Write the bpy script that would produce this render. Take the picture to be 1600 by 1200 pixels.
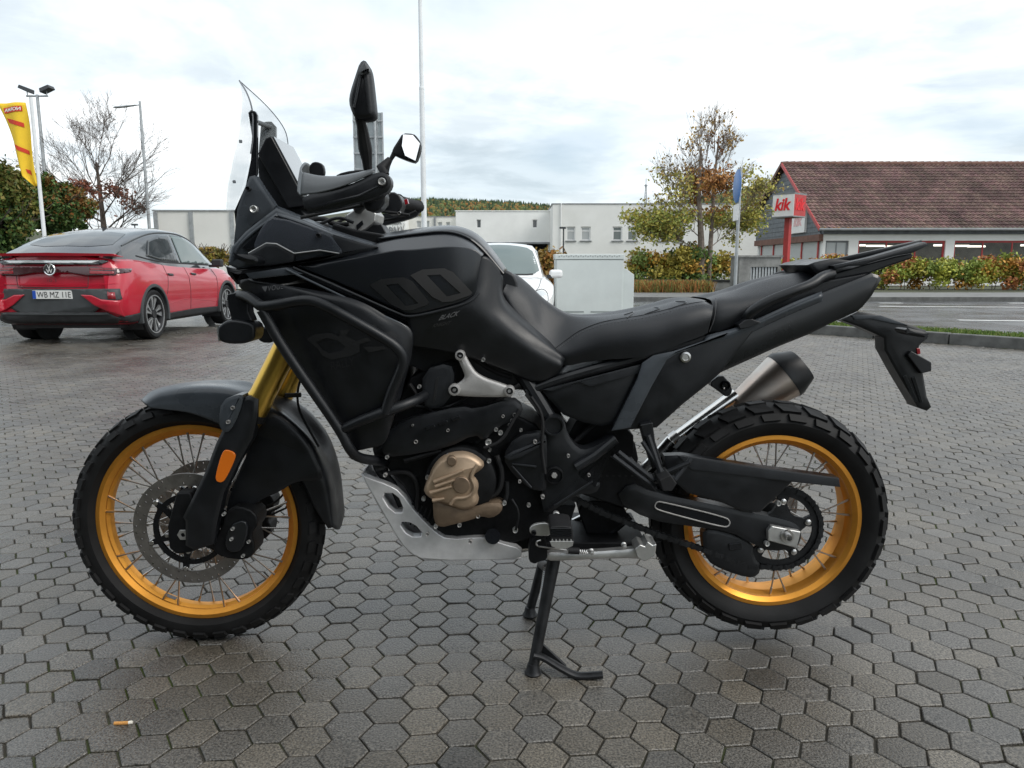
import bpy, bmesh, math, random
import numpy as np
from mathutils import Vector, Matrix
from mathutils.bvhtree import BVHTree
R = math.radians
random.seed(7)
for o in list(bpy.data.objects):
    bpy.data.objects.remove(o, do_unlink=True)
scene = bpy.context.scene
col = scene.collection

# ---------------------------------------------------------------- camera
FPX, PITCH, CAM = 1150.0, R(9.09), Vector((0.0, -1.936, 1.027))
cd = bpy.data.cameras.new('camera')
cam = bpy.data.objects.new('camera', cd); col.objects.link(cam)
cd.sensor_width = 36.0; cd.lens = FPX / 1600 * 36.0
cd.clip_start = 0.05; cd.clip_end = 5000
cam.location = CAM; cam.rotation_euler = (math.pi / 2 - PITCH, 0, 0)
scene.camera = cam

# ---------------------------------------------------------------- sky, sun, exposure
SUN_EL, SUN_AZ = R(42), R(118)          # azimuth measured from +Y towards +X
world = bpy.data.worlds.new('World'); scene.world = world
world.use_nodes = True
nt = world.node_tree; nt.nodes.clear()
def wn(t, **k):
    n = nt.nodes.new(t)
    for a, v in k.items(): setattr(n, a, v)
    return n
L = nt.links.new
wout = wn('ShaderNodeOutputWorld'); wbg = wn('ShaderNodeBackground')
wbg.inputs['Strength'].default_value = 0.12
sky = wn('ShaderNodeTexSky', sky_type='NISHITA', sun_disc=False)
sky.sun_elevation = SUN_EL; sky.sun_rotation = SUN_AZ
sky.air_density = 1.0; sky.dust_density = 2.0; sky.ozone_density = 1.5
tc = wn('ShaderNodeTexCoord'); sep = wn('ShaderNodeSeparateXYZ')
L(tc.outputs['Generated'], sep.inputs[0])
zz = wn('ShaderNodeMath', operation='MAXIMUM'); L(sep.outputs['Z'], zz.inputs[0]); zz.inputs[1].default_value = 0.0
za = wn('ShaderNodeMath', operation='ADD'); L(zz.outputs[0], za.inputs[0]); za.inputs[1].default_value = 0.16
dx = wn('ShaderNodeMath', operation='DIVIDE'); L(sep.outputs['X'], dx.inputs[0]); L(za.outputs[0], dx.inputs[1])
dy = wn('ShaderNodeMath', operation='DIVIDE'); L(sep.outputs['Y'], dy.inputs[0]); L(za.outputs[0], dy.inputs[1])
cmb = wn('ShaderNodeCombineXYZ'); L(dx.outputs[0], cmb.inputs[0]); L(dy.outputs[0], cmb.inputs[1])
def wnoise(scale, detail, rough, dist, off):
    mp = wn('ShaderNodeMapping'); mp.inputs['Location'].default_value = off
    L(cmb.outputs[0], mp.inputs['Vector'])
    n = wn('ShaderNodeTexNoise'); n.inputs['Scale'].default_value = scale; n.inputs['Detail'].default_value = detail
    n.inputs['Roughness'].default_value = rough; n.inputs['Distortion'].default_value = dist
    L(mp.outputs[0], n.inputs['Vector']); return n
n1 = wnoise(0.55, 7, 0.55, 0.25, (3.1, 7.4, 0))
n2 = wnoise(1.5, 8, 0.6, 0.35, (11.3, 2.2, 0))
def wramp(n, stops):
    r = wn('ShaderNodeValToRGB'); r.color_ramp.interpolation = 'EASE'
    e = r.color_ramp.elements
    while len(e) < len(stops): e.new(0.5)
    for q, (p, c) in zip(e, stops): q.position = p; q.color = (*c, 1)
    L(n.outputs['Fac'], r.inputs[0]); return r
# cloud deck: white sheets with grey undersides
r1 = wramp(n1, [(0.38, (0.52, 0.59, 0.635)), (0.49, (0.68, 0.735, 0.765)), (0.61, (0.98, 1.0, 1.0))])
r2 = wramp(n2, [(0.36, (0.76, 0.785, 0.80)), (0.58, (1.04, 1.04, 1.04))])
mm = wn('ShaderNodeMix', data_type='RGBA', blend_type='MULTIPLY'); mm.inputs[0].default_value = 0.8
L(r1.outputs[0], mm.inputs[6]); L(r2.outputs[0], mm.inputs[7])
gain = wn('ShaderNodeMix', data_type='RGBA', blend_type='MULTIPLY'); gain.inputs[0].default_value = 1
gain.inputs[7].default_value = (9.1, 9.1, 9.1, 1); gain.clamp_result = False
L(mm.outputs[2], gain.inputs[6])
# thin places let a little blue sky through
r3 = wramp(wnoise(0.9, 5, 0.5, 0.2, (5.0, 1.0, 3.0)), [(0.30, (0.55, 0.55, 0.55)), (0.46, (0.9, 0.9, 0.9))])
wm = wn('ShaderNodeMix', data_type='RGBA')
L(r3.outputs[0], wm.inputs[0]); L(sky.outputs[0], wm.inputs[6]); L(gain.outputs[2], wm.inputs[7])
L(wm.outputs[2], wbg.inputs['Color']); L(wbg.outputs[0], wout.inputs['Surface'])

sd = bpy.data.lights.new('sun', 'SUN'); sd.energy = 1.3; sd.angle = R(30); sd.color = (1.0, 0.96, 0.9)
sun = bpy.data.objects.new('sun', sd); col.objects.link(sun)
sdir = Vector((math.sin(SUN_AZ) * math.cos(SUN_EL), math.cos(SUN_AZ) * math.cos(SUN_EL), math.sin(SUN_EL)))
sun.rotation_euler = sdir.to_track_quat('Z', 'Y').to_euler(); sun.location = (-6, 4, 12)
vs = scene.view_settings
vs.view_transform = 'Standard'; vs.look = 'None'; vs.gamma = 1; vs.exposure = 0.5
vs.use_curve_mapping = False
scene.render.resolution_x = 1024; scene.render.resolution_y = 768

# ---------------------------------------------------------------- picking points in the place
FWD = Vector((0, math.cos(PITCH), -math.sin(PITCH))); UP = Vector((0, math.sin(PITCH), math.cos(PITCH)))
def ray(px, py):
    return FWD + Vector((1, 0, 0)) * ((px - 800) / FPX) - UP * ((py - 600) / FPX)
def P(px, py, Y=0.0):                      # point in the upright plane y = Y
    d = ray(px, py); return CAM + d * ((Y - CAM.y) / d.y)
def G(px, py, z=0.0):                      # point on the level z
    d = ray(px, py); return CAM + d * ((z - CAM.z) / d.z)

# ---------------------------------------------------------------- materials
MATS = {}
def mat(name, c, rough=0.5, metal=0.0, var=0.0, vscale=8.0, bump=0.0, bscale=60.0, coat=0.0, spec=0.5,
        trans=0.0, ior=1.45, alpha=1.0, emit=None, estr=0.0, rvar=0.0, c2=None, vdetail=4.0, thr=(0.35, 0.65)):
    m = bpy.data.materials.new(name); m.use_nodes = True
    t = m.node_tree; b = t.nodes['Principled BSDF']
    b.inputs['Base Color'].default_value = (*c, 1); b.inputs['Roughness'].default_value = rough
    b.inputs['Metallic'].default_value = metal; b.inputs['IOR'].default_value = ior
    b.inputs['Specular IOR Level'].default_value = spec
    b.inputs['Coat Weight'].default_value = coat; b.inputs['Coat Roughness'].default_value = 0.06
    b.inputs['Transmission Weight'].default_value = trans; b.inputs['Alpha'].default_value = alpha
    if emit: b.inputs['Emission Color'].default_value = (*emit, 1); b.inputs['Emission Strength'].default_value = estr
    if var or bump or rvar or c2:
        tcn = t.nodes.new('ShaderNodeTexCoord')
        if var or c2 or rvar:
            n = t.nodes.new('ShaderNodeTexNoise'); n.inputs['Scale'].default_value = vscale
            n.inputs['Detail'].default_value = vdetail; n.inputs['Roughness'].default_value = 0.6
            t.links.new(tcn.outputs['Object'], n.inputs['Vector'])
            r = t.nodes.new('ShaderNodeMapRange'); r.inputs[1].default_value = thr[0]; r.inputs[2].default_value = thr[1]
            t.links.new(n.outputs['Fac'], r.inputs[0])
            if var or c2:
                mx = t.nodes.new('ShaderNodeMix'); mx.data_type = 'RGBA'
                lo = c2 if c2 else tuple(x * (1 - var) for x in c)
                hi = c if c2 else tuple(min(1, x * (1 + var)) for x in c)
                mx.inputs[6].default_value = (*lo, 1); mx.inputs[7].default_value = (*hi, 1)
                t.links.new(r.outputs[0], mx.inputs[0]); t.links.new(mx.outputs[2], b.inputs['Base Color'])
            if rvar:
                r2_ = t.nodes.new('ShaderNodeMapRange'); r2_.inputs[3].default_value = max(0.02, rough - rvar); r2_.inputs[4].default_value = rough + rvar
                t.links.new(r.outputs[0], r2_.inputs[0]); t.links.new(r2_.outputs[0], b.inputs['Roughness'])
        if bump:
            n = t.nodes.new('ShaderNodeTexNoise'); n.inputs['Scale'].default_value = bscale; n.inputs['Detail'].default_value = 3
            t.links.new(tcn.outputs['Object'], n.inputs['Vector'])
            bp = t.nodes.new('ShaderNodeBump'); bp.inputs['Strength'].default_value = bump; bp.inputs['Distance'].default_value = 0.002
            t.links.new(n.outputs['Fac'], bp.inputs['Height']); t.links.new(bp.outputs[0], b.inputs['Normal'])
    MATS[name] = m; return m

# ---------------------------------------------------------------- mesh collecting
class MB:
    def __init__(s): s.v = []; s.f = []
    def add(s, vs, fs):
        n = len(s.v); s.v += [tuple(p) for p in vs]; s.f += [tuple(i + n for i in f) for f in fs]; return s
    def box(s, c, h, M=None):
        vs = [Vector((x * h[0], y * h[1], z * h[2])) for x in (-1, 1) for y in (-1, 1) for z in (-1, 1)]
        if M: vs = [M @ p for p in vs]
        c = Vector(c); vs = [p + c for p in vs]
        return s.add(vs, [(0, 1, 3, 2), (4, 6, 7, 5), (0, 4, 5, 1), (2, 3, 7, 6), (0, 2, 6, 4), (1, 5, 7, 3)])
    def tube(s, pts, r, n=10, cap=True, flat=1.0):
        pts = [Vector(p) for p in pts]; m = len(pts)
        rs = r if isinstance(r, (list, tuple)) else [r] * m
        rings = []; up = None
        for i, p in enumerate(pts):
            t = (pts[min(i + 1, m - 1)] - pts[max(i - 1, 0)]).normalized()
            if up is None:
                a = Vector((0, 0, 1)) if abs(t.z) < 0.9 else Vector((1, 0, 0))
                up = (a - t * a.dot(t)).normalized()
            else:
                up = (up - t * up.dot(t)).normalized()
            sd_ = t.cross(up)
            rings.append([p + (up * math.cos(2 * math.pi * k / n) * flat + sd_ * math.sin(2 * math.pi * k / n)) * rs[i] for k in range(n)])
        fs = [(i * n + k, i * n + (k + 1) % n, (i + 1) * n + (k + 1) % n, (i + 1) * n + k) for i in range(m - 1) for k in range(n)]
        if cap: fs += [tuple(range(n - 1, -1, -1)), tuple((m - 1) * n + k for k in range(n))]
        return s.add([p for rg in rings for p in rg], fs)
    def lathe(s, c, prof, n=48, axis='Y', closed=False, a0=0.0, a1=2 * math.pi):
        # prof: (radius, along axis)
        c = Vector(c); full = abs(a1 - a0 - 2 * math.pi) < 1e-6; vs = []
        k_ = n if full else n + 1
        for i in range(k_):
            a = a0 + (a1 - a0) * i / n
            for r, h in prof:
                if axis == 'Y': vs.append(c + Vector((r * math.cos(a), h, r * math.sin(a))))
                elif axis == 'Z': vs.append(c + Vector((r * math.cos(a), r * math.sin(a), h)))
                else: vs.append(c + Vector((h, r * math.cos(a), r * math.sin(a))))
        m = len(prof); fs = []
        mm_ = m if closed else m - 1
        for i in range(n):
            j = (i + 1) % k_ if full else i + 1
            for q in range(mm_):
                fs.append((i * m + q, j * m + q, j * m + (q + 1) % m, i * m + (q + 1) % m))
        return s.add(vs, fs)
    def prism(s, poly, off):                # poly: list of Vector, off: Vector
        n = len(poly); a = [Vector(p) for p in poly]; b = [p + Vector(off) for p in a]
        return s.add(a + b, [tuple(range(n)), tuple(range(2 * n - 1, n - 1, -1))] + [(i, n + i, n + (i + 1) % n, (i + 1) % n) for i in range(n)])
    def grid(s, rows, closed_u=False, closed_v=False):
        m = len(rows); n = len(rows[0])
        fs = []
        for i in range(m if closed_u else m - 1):
            for k in range(n if closed_v else n - 1):
                fs.append((i * n + k, i * n + (k + 1) % n, ((i + 1) % m) * n + (k + 1) % n, ((i + 1) % m) * n + k))
        return s.add([p for r in rows for p in r], fs)
    def mesh(s, name, smooth=True, ang=35):
        me = bpy.data.meshes.new(name); me.from_pydata(s.v, [], s.f)
        bm = bmesh.new(); bm.from_mesh(me); bmesh.ops.recalc_face_normals(bm, faces=bm.faces); bm.to_mesh(me); bm.free()
        if smooth:
            me.polygons.foreach_set('use_smooth', [True] * len(me.polygons)); me.set_sharp_from_angle(angle=R(ang))
        me.update(); return me

def link(name, me, m, parent=None, loc=None):
    o = bpy.data.objects.new(name, me); col.objects.link(o)
    if m is not None and not me.materials: me.materials.append(MATS[m] if isinstance(m, str) else m)
    if parent is not None: o.parent = parent
    if loc is not None: o.location = loc
    return o
def obj(name, mb, m, parent=None, bevel=0.0, smooth=True, ang=35, loc=None, segs=2):
    o = link(name, mb.mesh(name, smooth, ang) if isinstance(mb, MB) else mb, m, parent, loc)
    if bevel:
        b = o.modifiers.new('bevel', 'BEVEL'); b.width = bevel; b.segments = segs; b.limit_method = 'ANGLE'; b.angle_limit = R(30); b.harden_normals = True
    return o
def tag(o, label, cat, group=None):
    o['label'] = label; o['category'] = cat
    if group: o['group'] = group
    return o
def struct(name, mb, m, **k):
    o = obj(name, mb, m, **k); o['kind'] = 'structure'; return o
def empty(name, loc=(0, 0, 0), rz=0.0):
    o = bpy.data.objects.new(name, None); col.objects.link(o); o.location = loc; o.rotation_euler = (0, 0, rz)
    o.empty_display_size = 0.1; return o
def mirrored(o):                             # the same part on the other side of the machine
    c = o.copy(); col.objects.link(c); c.scale = (c.scale.x, -c.scale.y, c.scale.z)
    l = c.location; c.location = (l.x, -l.y, l.z); return c
def chaikin(p, it=1, closed=True):
    p = [Vector(q) for q in p]
    for _ in range(it):
        q = []
        n = len(p)
        for i in range(n if closed else n - 1):
            a, b = p[i], p[(i + 1) % n]
            q += [a * 0.75 + b * 0.25, a * 0.25 + b * 0.75]
        if not closed: q = [p[0]] + q + [p[-1]]
        p = q
    return p
def catmull(p, n):
    p = [Vector(q) for q in p]; m = len(p)
    if m < 3: return [p[0].lerp(p[-1], i / (n - 1)) for i in range(n)]
    out = []
    for i in range(n):
        t = i / (n - 1) * (m - 1); k = min(int(t), m - 2); u = t - k
        p0 = p[k - 1] if k > 0 else p[0] * 2 - p[1]
        p1, p2 = p[k], p[k + 1]
        p3 = p[k + 2] if k + 2 < m else p[m - 1] * 2 - p[m - 2]
        out.append(0.5 * ((2 * p1) + (p2 - p0) * u + (2 * p0 - 5 * p1 + 4 * p2 - p3) * u * u + (3 * p1 - p0 - 3 * p2 + p3) * u ** 3))
    return out
def dense(rows, nu, nv):                     # smooth sheet through rows of points
    rows = [catmull(r, nv) for r in rows]
    cols = [catmull([r[k] for r in rows], nu) for k in range(nv)]
    return [[cols[k][i] for k in range(nv)] for i in range(nu)]
def thick(o, t, off=-1):
    s = o.modifiers.new('solid', 'SOLIDIFY'); s.thickness = t; s.offset = off; s.use_even_offset = False; return o

TEXTS = {}
def text_mesh(body, size=1.0, shear=0.0, space=1.0, bold=0.0):
    c = bpy.data.curves.new('t', 'FONT'); c.body = body; c.size = size; c.shear = shear; c.space_character = space; c.offset = bold
    c.resolution_u = 4; c.align_x = 'CENTER'; c.align_y = 'CENTER'
    o = bpy.data.objects.new('t', c); col.objects.link(o)
    dg = bpy.context.evaluated_depsgraph_get()
    me = bpy.data.meshes.new_from_object(o.evaluated_get(dg))
    bpy.data.objects.remove(o, do_unlink=True)
    vs = [Vector(v.co) for v in me.vertices]; fs = [tuple(p.vertices) for p in me.polygons]
    bpy.data.meshes.remove(me); return vs, fs
for key, a in {'VOGE': ('VOGE', 1, 0, 1.15, 0.0), 'ZERO': ('0', 1, 0, 1, 0.0), 'BLACK': ('BLACK', 1, 0.35, 1, 0.02), 'KNIGHT': ('KNIGHT', 1, 0.35, 1, 0.02),
               'DS': ('DS', 1, 0, 1, 0.05), 'NINE': ('900', 1, -0.3, 1.0, 0.05), 'RALLY': ('RALLY', 1, 0.1, 1, 0.0), 'kik': ('kik', 1, 0.2, 1.0, 0.03), 'NORMA': ('NORMA', 1, 0, 1, 0.03),
               'BAU': ('METALLBAU', 1, 0, 1.05, 0.02), 'KER': ('GER', 1, 0, 1.05, 0.02), 'PLATE': ('WB MZ 11E', 1, 0, 1.0, 0.0),
               'VW1': ('V', 1, 0, 1, 0.0), 'VW2': ('W', 1, 0, 1, 0.0), 'ID5': ('ID.5', 1, 0, 1.3, 0.0)}.items():
    TEXTS[key] = text_mesh(*a)

def conform(vs, fs, fn, bvh, direc, lift, cut=0.0):
    """lay flat shapes on a surface: fn maps 2D points to ray starts, the shape lands where the rays hit"""
    bm = bmesh.new(); bv = [bm.verts.new((v.x, v.y, 0)) for v in vs]
    for f in fs:
        try: bm.faces.new([bv[i] for i in f])
        except ValueError: pass
    if cut:
        bmesh.ops.triangulate(bm, faces=bm.faces)
        for _ in range(7):
            es = [e for e in bm.edges if e.calc_length() > cut]
            if not es: break
            bmesh.ops.subdivide_edges(bm, edges=es, cuts=1); bmesh.ops.triangulate(bm, faces=bm.faces)
    out = MB(); pos = []; ok = []
    bm.verts.ensure_lookup_table(); bm.verts.index_update()
    for v in bm.verts:
        s0 = fn(v.co.x, v.co.y); h = bvh.ray_cast(s0, direc)
        ok.append(h[0] is not None); pos.append((h[0] - direc * lift) if h[0] is not None else s0)
    out.v = [tuple(p) for p in pos]
    out.f = [tuple(v.index for v in f.verts) for f in bm.faces if all(ok[v.index] for v in f.verts)]
    bm.free(); return out
def bvh_of(mbs):
    v = []; f = []
    for m in (mbs if isinstance(mbs, list) else [mbs]):
        n = len(v); v += [Vector(p) for p in m.v]; f += [tuple(i + n for i in q) for q in m.f]
    return BVHTree.FromPolygons(v, f)
# ================================================================ ground
def attr_mat(name, rough, attr='tone', spec=0.4, bump=0.0, bscale=80, speck=0.0, sscale=300, mulvar=0.0, mscale=1.5, trans=0.0, rvar=0.0):
    m = bpy.data.materials.new(name); m.use_nodes = True; t = m.node_tree; b = t.nodes['Principled BSDF']
    b.inputs['Roughness'].default_value = rough; b.inputs['Specular IOR Level'].default_value = spec
    a = t.nodes.new('ShaderNodeAttribute'); a.attribute_name = attr; outc = a.outputs['Color']
    geo = t.nodes.new('ShaderNodeNewGeometry')
    def mult(fac_sock, lo, hi, outc, scale_lo=0.35, scale_hi=0.65):
        r = t.nodes.new('ShaderNodeMapRange'); r.inputs[1].default_value = scale_lo; r.inputs[2].default_value = scale_hi
        r.inputs[3].default_value = lo; r.inputs[4].default_value = hi; t.links.new(fac_sock, r.inputs[0])
        mx = t.nodes.new('ShaderNodeVectorMath'); mx.operation = 'SCALE'; t.links.new(outc, mx.inputs[0]); t.links.new(r.outputs[0], mx.inputs['Scale'])
        return mx.outputs[0]
    def noise(sc, det=4):
        n = t.nodes.new('ShaderNodeTexNoise'); n.inputs['Scale'].default_value = sc; n.inputs['Detail'].default_value = det
        t.links.new(geo.outputs['Position'], n.inputs['Vector']); return n
    if speck: outc = mult(noise(sscale, 2).outputs['Fac'], 1 - speck, 1 + speck, outc)
    if mulvar:
        n = noise(mscale, 5); outc = mult(n.outputs['Fac'], 1 - mulvar, 1 + mulvar, outc)
        if rvar:
            r = t.nodes.new('ShaderNodeMapRange'); r.inputs[1].default_value = 0.35; r.inputs[2].default_value = 0.65
            r.inputs[3].default_value = rough - rvar; r.inputs[4].default_value = rough + rvar
            t.links.new(n.outputs['Fac'], r.inputs[0]); t.links.new(r.outputs[0], b.inputs['Roughness'])
    t.links.new(outc, b.inputs['Base Color'])
    if trans:
        b.inputs['Transmission Weight'].default_value = 0.0; b.inputs['Subsurface Weight'].default_value = 0.0
    if bump:
        bp = t.nodes.new('ShaderNodeBump'); bp.inputs['Strength'].default_value = bump; bp.inputs['Distance'].default_value = 0.003
        t.links.new(noise(bscale, 4).outputs['Fac'], bp.inputs['Height']); t.links.new(bp.outputs[0], b.inputs['Normal'])
    MATS[name] = m; return m
attr_mat('paver', 0.33, spec=0.8, bump=1.0, bscale=190, speck=0.62, sscale=210, mulvar=0.26, mscale=1.4, rvar=0.10)
mat('joint_sand', (0.05, 0.046, 0.038), 0.85, spec=0.2, c2=(0.055, 0.075, 0.018), vscale=1.6, bump=0.6, bscale=120, vdetail=6, thr=(0.38, 0.5))
mat('asphalt', (0.10, 0.105, 0.108), 0.24, var=0.25, vscale=0.6, bump=0.35, bscale=160, rvar=0.08, vdetail=7)
mat('footway', (0.17, 0.17, 0.165), 0.55, var=0.2, vscale=1.2, bump=0.3, bscale=60, vdetail=6)
mat('kerb_stone', (0.105, 0.105, 0.10), 0.6, var=0.35, vscale=5, bump=0.5, bscale=60, vdetail=6)
mat('road_paint', (0.72, 0.72, 0.70), 0.5, var=0.15, vscale=3)
mat('soil', (0.07, 0.075, 0.045), 0.9, var=0.4, vscale=0.4, vdetail=6)
mat('moss', (0.09, 0.13, 0.03), 0.9, var=0.4, vscale=80)

struct('ground', MB().add([(-900, -30, -0.03), (900, -30, -0.03), (900, 2500, -0.03), (-900, 2500, -0.03)], [(0, 1, 2, 3)]), 'soil')
K0, K1 = G(1262, 521), G(1600, 546)
kd = (K1 - K0).normalized(); kn = Vector((-kd.y, kd.x, 0))
if kn.y < 0: kn = -kn                      # towards the road
KL, KR = K0 - kd * 16, K1 + kd * 14
FARK = 20.2                                # far kerb of the road (y)
struct('road', MB().add([(-60, -12, -0.016), (60, -12, -0.016), (60, FARK, -0.016), (-60, FARK, -0.016)], [(0, 1, 2, 3)]), 'asphalt')
bed = struct('paving_bed', MB().add([(-14, -8, -0.0065), (KR.x, -8, -0.0065), (KR.x, KR.y, -0.0065), (K0.x - kd.x * 2.2, K0.y - kd.y * 2.2, -0.0065), (-14, 10.4, -0.0065)], [(0, 1, 2, 3, 4)]), 'joint_sand')

# hexagonal concrete pavers, 98 mm centres, rows turned 25 degrees
SP = 0.0985; ANG = R(-25.0); C0 = G(1262, 1075)
e1 = Vector((math.cos(ANG), math.sin(ANG), 0)) * SP; e2 = Vector((math.cos(ANG + R(60)), math.sin(ANG + R(60)), 0)) * SP
RAD = (SP - 0.0034) / math.sqrt(3)
hexa = [Vector((math.cos(ANG + R(30 + 60 * k)), math.sin(ANG + R(30 + 60 * k)), 0)) for k in range(6)]
rng = np.random.default_rng(4)
cent = []
for a in range(-300, 301):
    for b in range(-300, 301):
        c = C0 + e1 * a + e2 * b; d = c.y - CAM.y
        if d < 0.95 or d > 12.6 or abs(c.x) > 0.70 * d + 0.7: continue
        if (c - K0).dot(kn) > -0.06: continue
        if c.x < -4.5 and c.y > 10.4 + (c.x + 14) / 9.5 * 0.8 - 0.1: continue
        cent.append((d * d + c.x * c.x * 0.15, c.x, c.y))
cent.sort()
def tone():
    g = 0.080 * (1 + rng.normal(0, 0.13)); w = rng.uniform(0, 1)
    return (g * (1.07 + 0.10 * w), g * (1.0 + 0.02 * w), g * (0.90 - 0.10 * w))
def paver_geo(cx, cy, z, tilt, full, jit):
    vs_ = []
    rings = ((0.84, 0.0), (0.96, -0.0007), (1.0, -0.0028), (1.0, -0.016)) if full else ((0.95, 0.0), (1.0, -0.004), (1.0, -0.016))
    for s, dz in rings:
        for k in range(6):
            h = hexa[k]; q = RAD * s * jit[k]
            vs_.append((cx + h.x * q, cy + h.y * q, z + dz + (h.x * tilt[0] + h.y * tilt[1])))
    fs_ = [(0, 1, 2, 3, 4, 5)]
    for r in range(len(rings) - 1):
        for k in range(6): fs_.append((r * 6 + (k + 1) % 6, r * 6 + k, (r + 1) * 6 + k, (r + 1) * 6 + (k + 1) % 6))
    return vs_, fs_
def rnd(): return rng.normal(0, 0.0007), (rng.normal(0, 0.0008), rng.normal(0, 0.0008)), 1 + rng.uniform(-0.035, 0.006, 6)
def tone_mesh(name, vs_, fs_, tones, per):
    me = bpy.data.meshes.new(name); me.from_pydata(vs_, [], fs_)
    at_ = me.attributes.new('tone', 'FLOAT_COLOR', 'POINT')
    arr = np.repeat(np.array([(*t, 1.0) for t in tones], dtype=np.float32), per, axis=0)
    at_.data.foreach_set('color', arr.ravel()); me.materials.append(MATS['paver'])
    me.polygons.foreach_set('use_smooth', [True] * len(me.polygons)); me.set_sharp_from_angle(angle=R(30)); me.update(); return me
variants = []
for i in range(40):
    z, tl, jt = rnd(); v_, f_ = paver_geo(0, 0, z, tl, True, jt); variants.append(tone_mesh('paver', v_, f_, [tone()], len(v_)))
# the 300 that show largest: the nearest in frame
near = [c for c in cent if abs(c[1]) < 0.70 * (c[2] - CAM.y) + 0.02 and (c[2] - CAM.y) > 1.3][:300]
nearset = set((c[1], c[2]) for c in near)
for i, (_, x, y) in enumerate(near):
    o = bpy.data.objects.new('paver', variants[int(rng.integers(40))]); col.objects.link(o); o.parent = bed; o.location = (x, y, 0)
for full, sel in ((True, [c for c in cent if (c[1], c[2]) not in nearset and c[2] - CAM.y < 5.5]), (False, [c for c in cent if (c[1], c[2]) not in nearset and c[2] - CAM.y >= 5.5])):
    V, F, T = [], [], []; per = 24 if full else 18
    for _, x, y in sel:
        z, tl, jt = rnd(); v_, f_ = paver_geo(x, y, z, tl, full, jt); n = len(V); V += v_; F += [tuple(k + n for k in f) for f in f_]; T.append(tone())
    o = link('paver_field', tone_mesh('paver_field', V, F, T, per), None, bed); o['kind'] = 'stuff'

# kerb stones along the lot, grass verge behind them
kerb = struct('kerb', MB().prism([KL + Vector((0, 0, -0.1)), KR + Vector((0, 0, -0.1)), KR + kn * 0.10 + Vector((0, 0, -0.1)), KL + kn * 0.10 + Vector((0, 0, -0.1))], (0, 0, 0.085)), 'kerb_stone')
nk = int((KR - KL).length / 1.0)
km = MB().prism([Vector((0.006, 0, 0)), Vector((0.994, 0, 0)), Vector((0.994, 0.12, 0)), Vector((0.006, 0.12, 0))], (0, 0, 0.155)).mesh('kerb_stone')
ka = math.atan2(kd.y, kd.x)
for i in range(nk):
    q = KL + kd * i; o = link('kerb_stone', km, 'kerb_stone', kerb, (q.x, q.y, -0.016 + random.uniform(-0.004, 0.004)))
    o.rotation_euler = (0, 0, ka)
    bq = o.modifiers.new('bevel', 'BEVEL'); bq.width = 0.012; bq.segments = 2
V0, V1 = KL + kn * 0.12, KR + kn * 0.12
vg = struct('verge', MB().prism([V0 + Vector((0, 0, -0.1)), V1 + Vector((0, 0, -0.1)), V1 + kn * 0.75 + Vector((0, 0, -0.1)), V0 + kn * 0.75 + Vector((0, 0, -0.1))], (0, 0, 0.215)), 'moss')

def quads_mesh(name, cs, dirs_u, dirs_v, cols, m):
    n = len(cs)
    V = np.empty((n, 4, 3), dtype=np.float32)
    V[:, 0] = cs - dirs_u - dirs_v; V[:, 1] = cs + dirs_u - dirs_v; V[:, 2] = cs + dirs_u + dirs_v; V[:, 3] = cs - dirs_u + dirs_v
    me = bpy.data.meshes.new(name); me.vertices.add(n * 4); me.vertices.foreach_set('co', V.ravel())
    me.loops.add(n * 4); me.loops.foreach_set('vertex_index', np.arange(n * 4, dtype=np.int32))
    me.polygons.add(n); me.polygons.foreach_set('loop_start', np.arange(0, n * 4, 4, dtype=np.int32))
    at_ = me.attributes.new('tone', 'FLOAT_COLOR', 'POINT')
    cc_ = np.concatenate([cols, np.ones((n, 1))], axis=1).astype(np.float32)
    at_.data.foreach_set('color', np.repeat(cc_, 4, axis=0).ravel()); me.materials.append(MATS[m]); me.update(calc_edges=True); return me
attr_mat('leaf', 0.55, spec=0.3)
attr_mat('grass', 0.6, spec=0.2)
def rand_dirs(n):
    u = rng.normal(size=(n, 3)); u /= np.linalg.norm(u, axis=1)[:, None]
    w = rng.normal(size=(n, 3)); v = np.cross(u, w); v /= np.linalg.norm(v, axis=1)[:, None]; return u, v
def pick(cols, n, jit=0.25):
    c = np.array(cols)[rng.integers(0, len(cols), n)] * (1 + rng.uniform(-jit, jit, (n, 1))); return c
def leaf_mesh(name, pts, size, cols, m='leaf', asp=0.6):
    n = len(pts); u, v = rand_dirs(n); s = (size * rng.uniform(0.6, 1.25, n))[:, None]
    return quads_mesh(name, pts, u * s, v * s * asp, cols, m)
def grass_blades(name, pts, h, w, cols, lean=0.35):
    n = len(pts); a = rng.uniform(0, 2 * np.pi, n); u = np.stack([np.cos(a), np.sin(a), np.zeros(n)], 1) * w
    hh = (h * rng.uniform(0.5, 1.2, n))[:, None]
    up = np.stack([rng.normal(0, lean, n), rng.normal(0, lean, n), np.ones(n)], 1); up /= np.linalg.norm(up, axis=1)[:, None]
    return quads_mesh(name, pts + up * hh / 2, u, up * hh / 2, cols, 'grass')
n = 26000; s_ = rng.uniform(10, (KR - KL).length - 8, n); t_ = rng.uniform(0.13, 0.86, n)
pts = np.array([KL.x, KL.y, 0.113]) + s_[:, None] * np.array([kd.x, kd.y, 0]) + t_[:, None] * np.array([kn.x, kn.y, 0])
g = link('grass', grass_blades('grass', pts, 0.045, 0.004, pick([(0.10, 0.17, 0.03), (0.14, 0.2, 0.04), (0.18, 0.2, 0.06), (0.07, 0.13, 0.03)], n)), None); g['kind'] = 'stuff'
g['label'] = 'short green grass on the verge behind the kerb'; g['category'] = 'grass'

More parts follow.
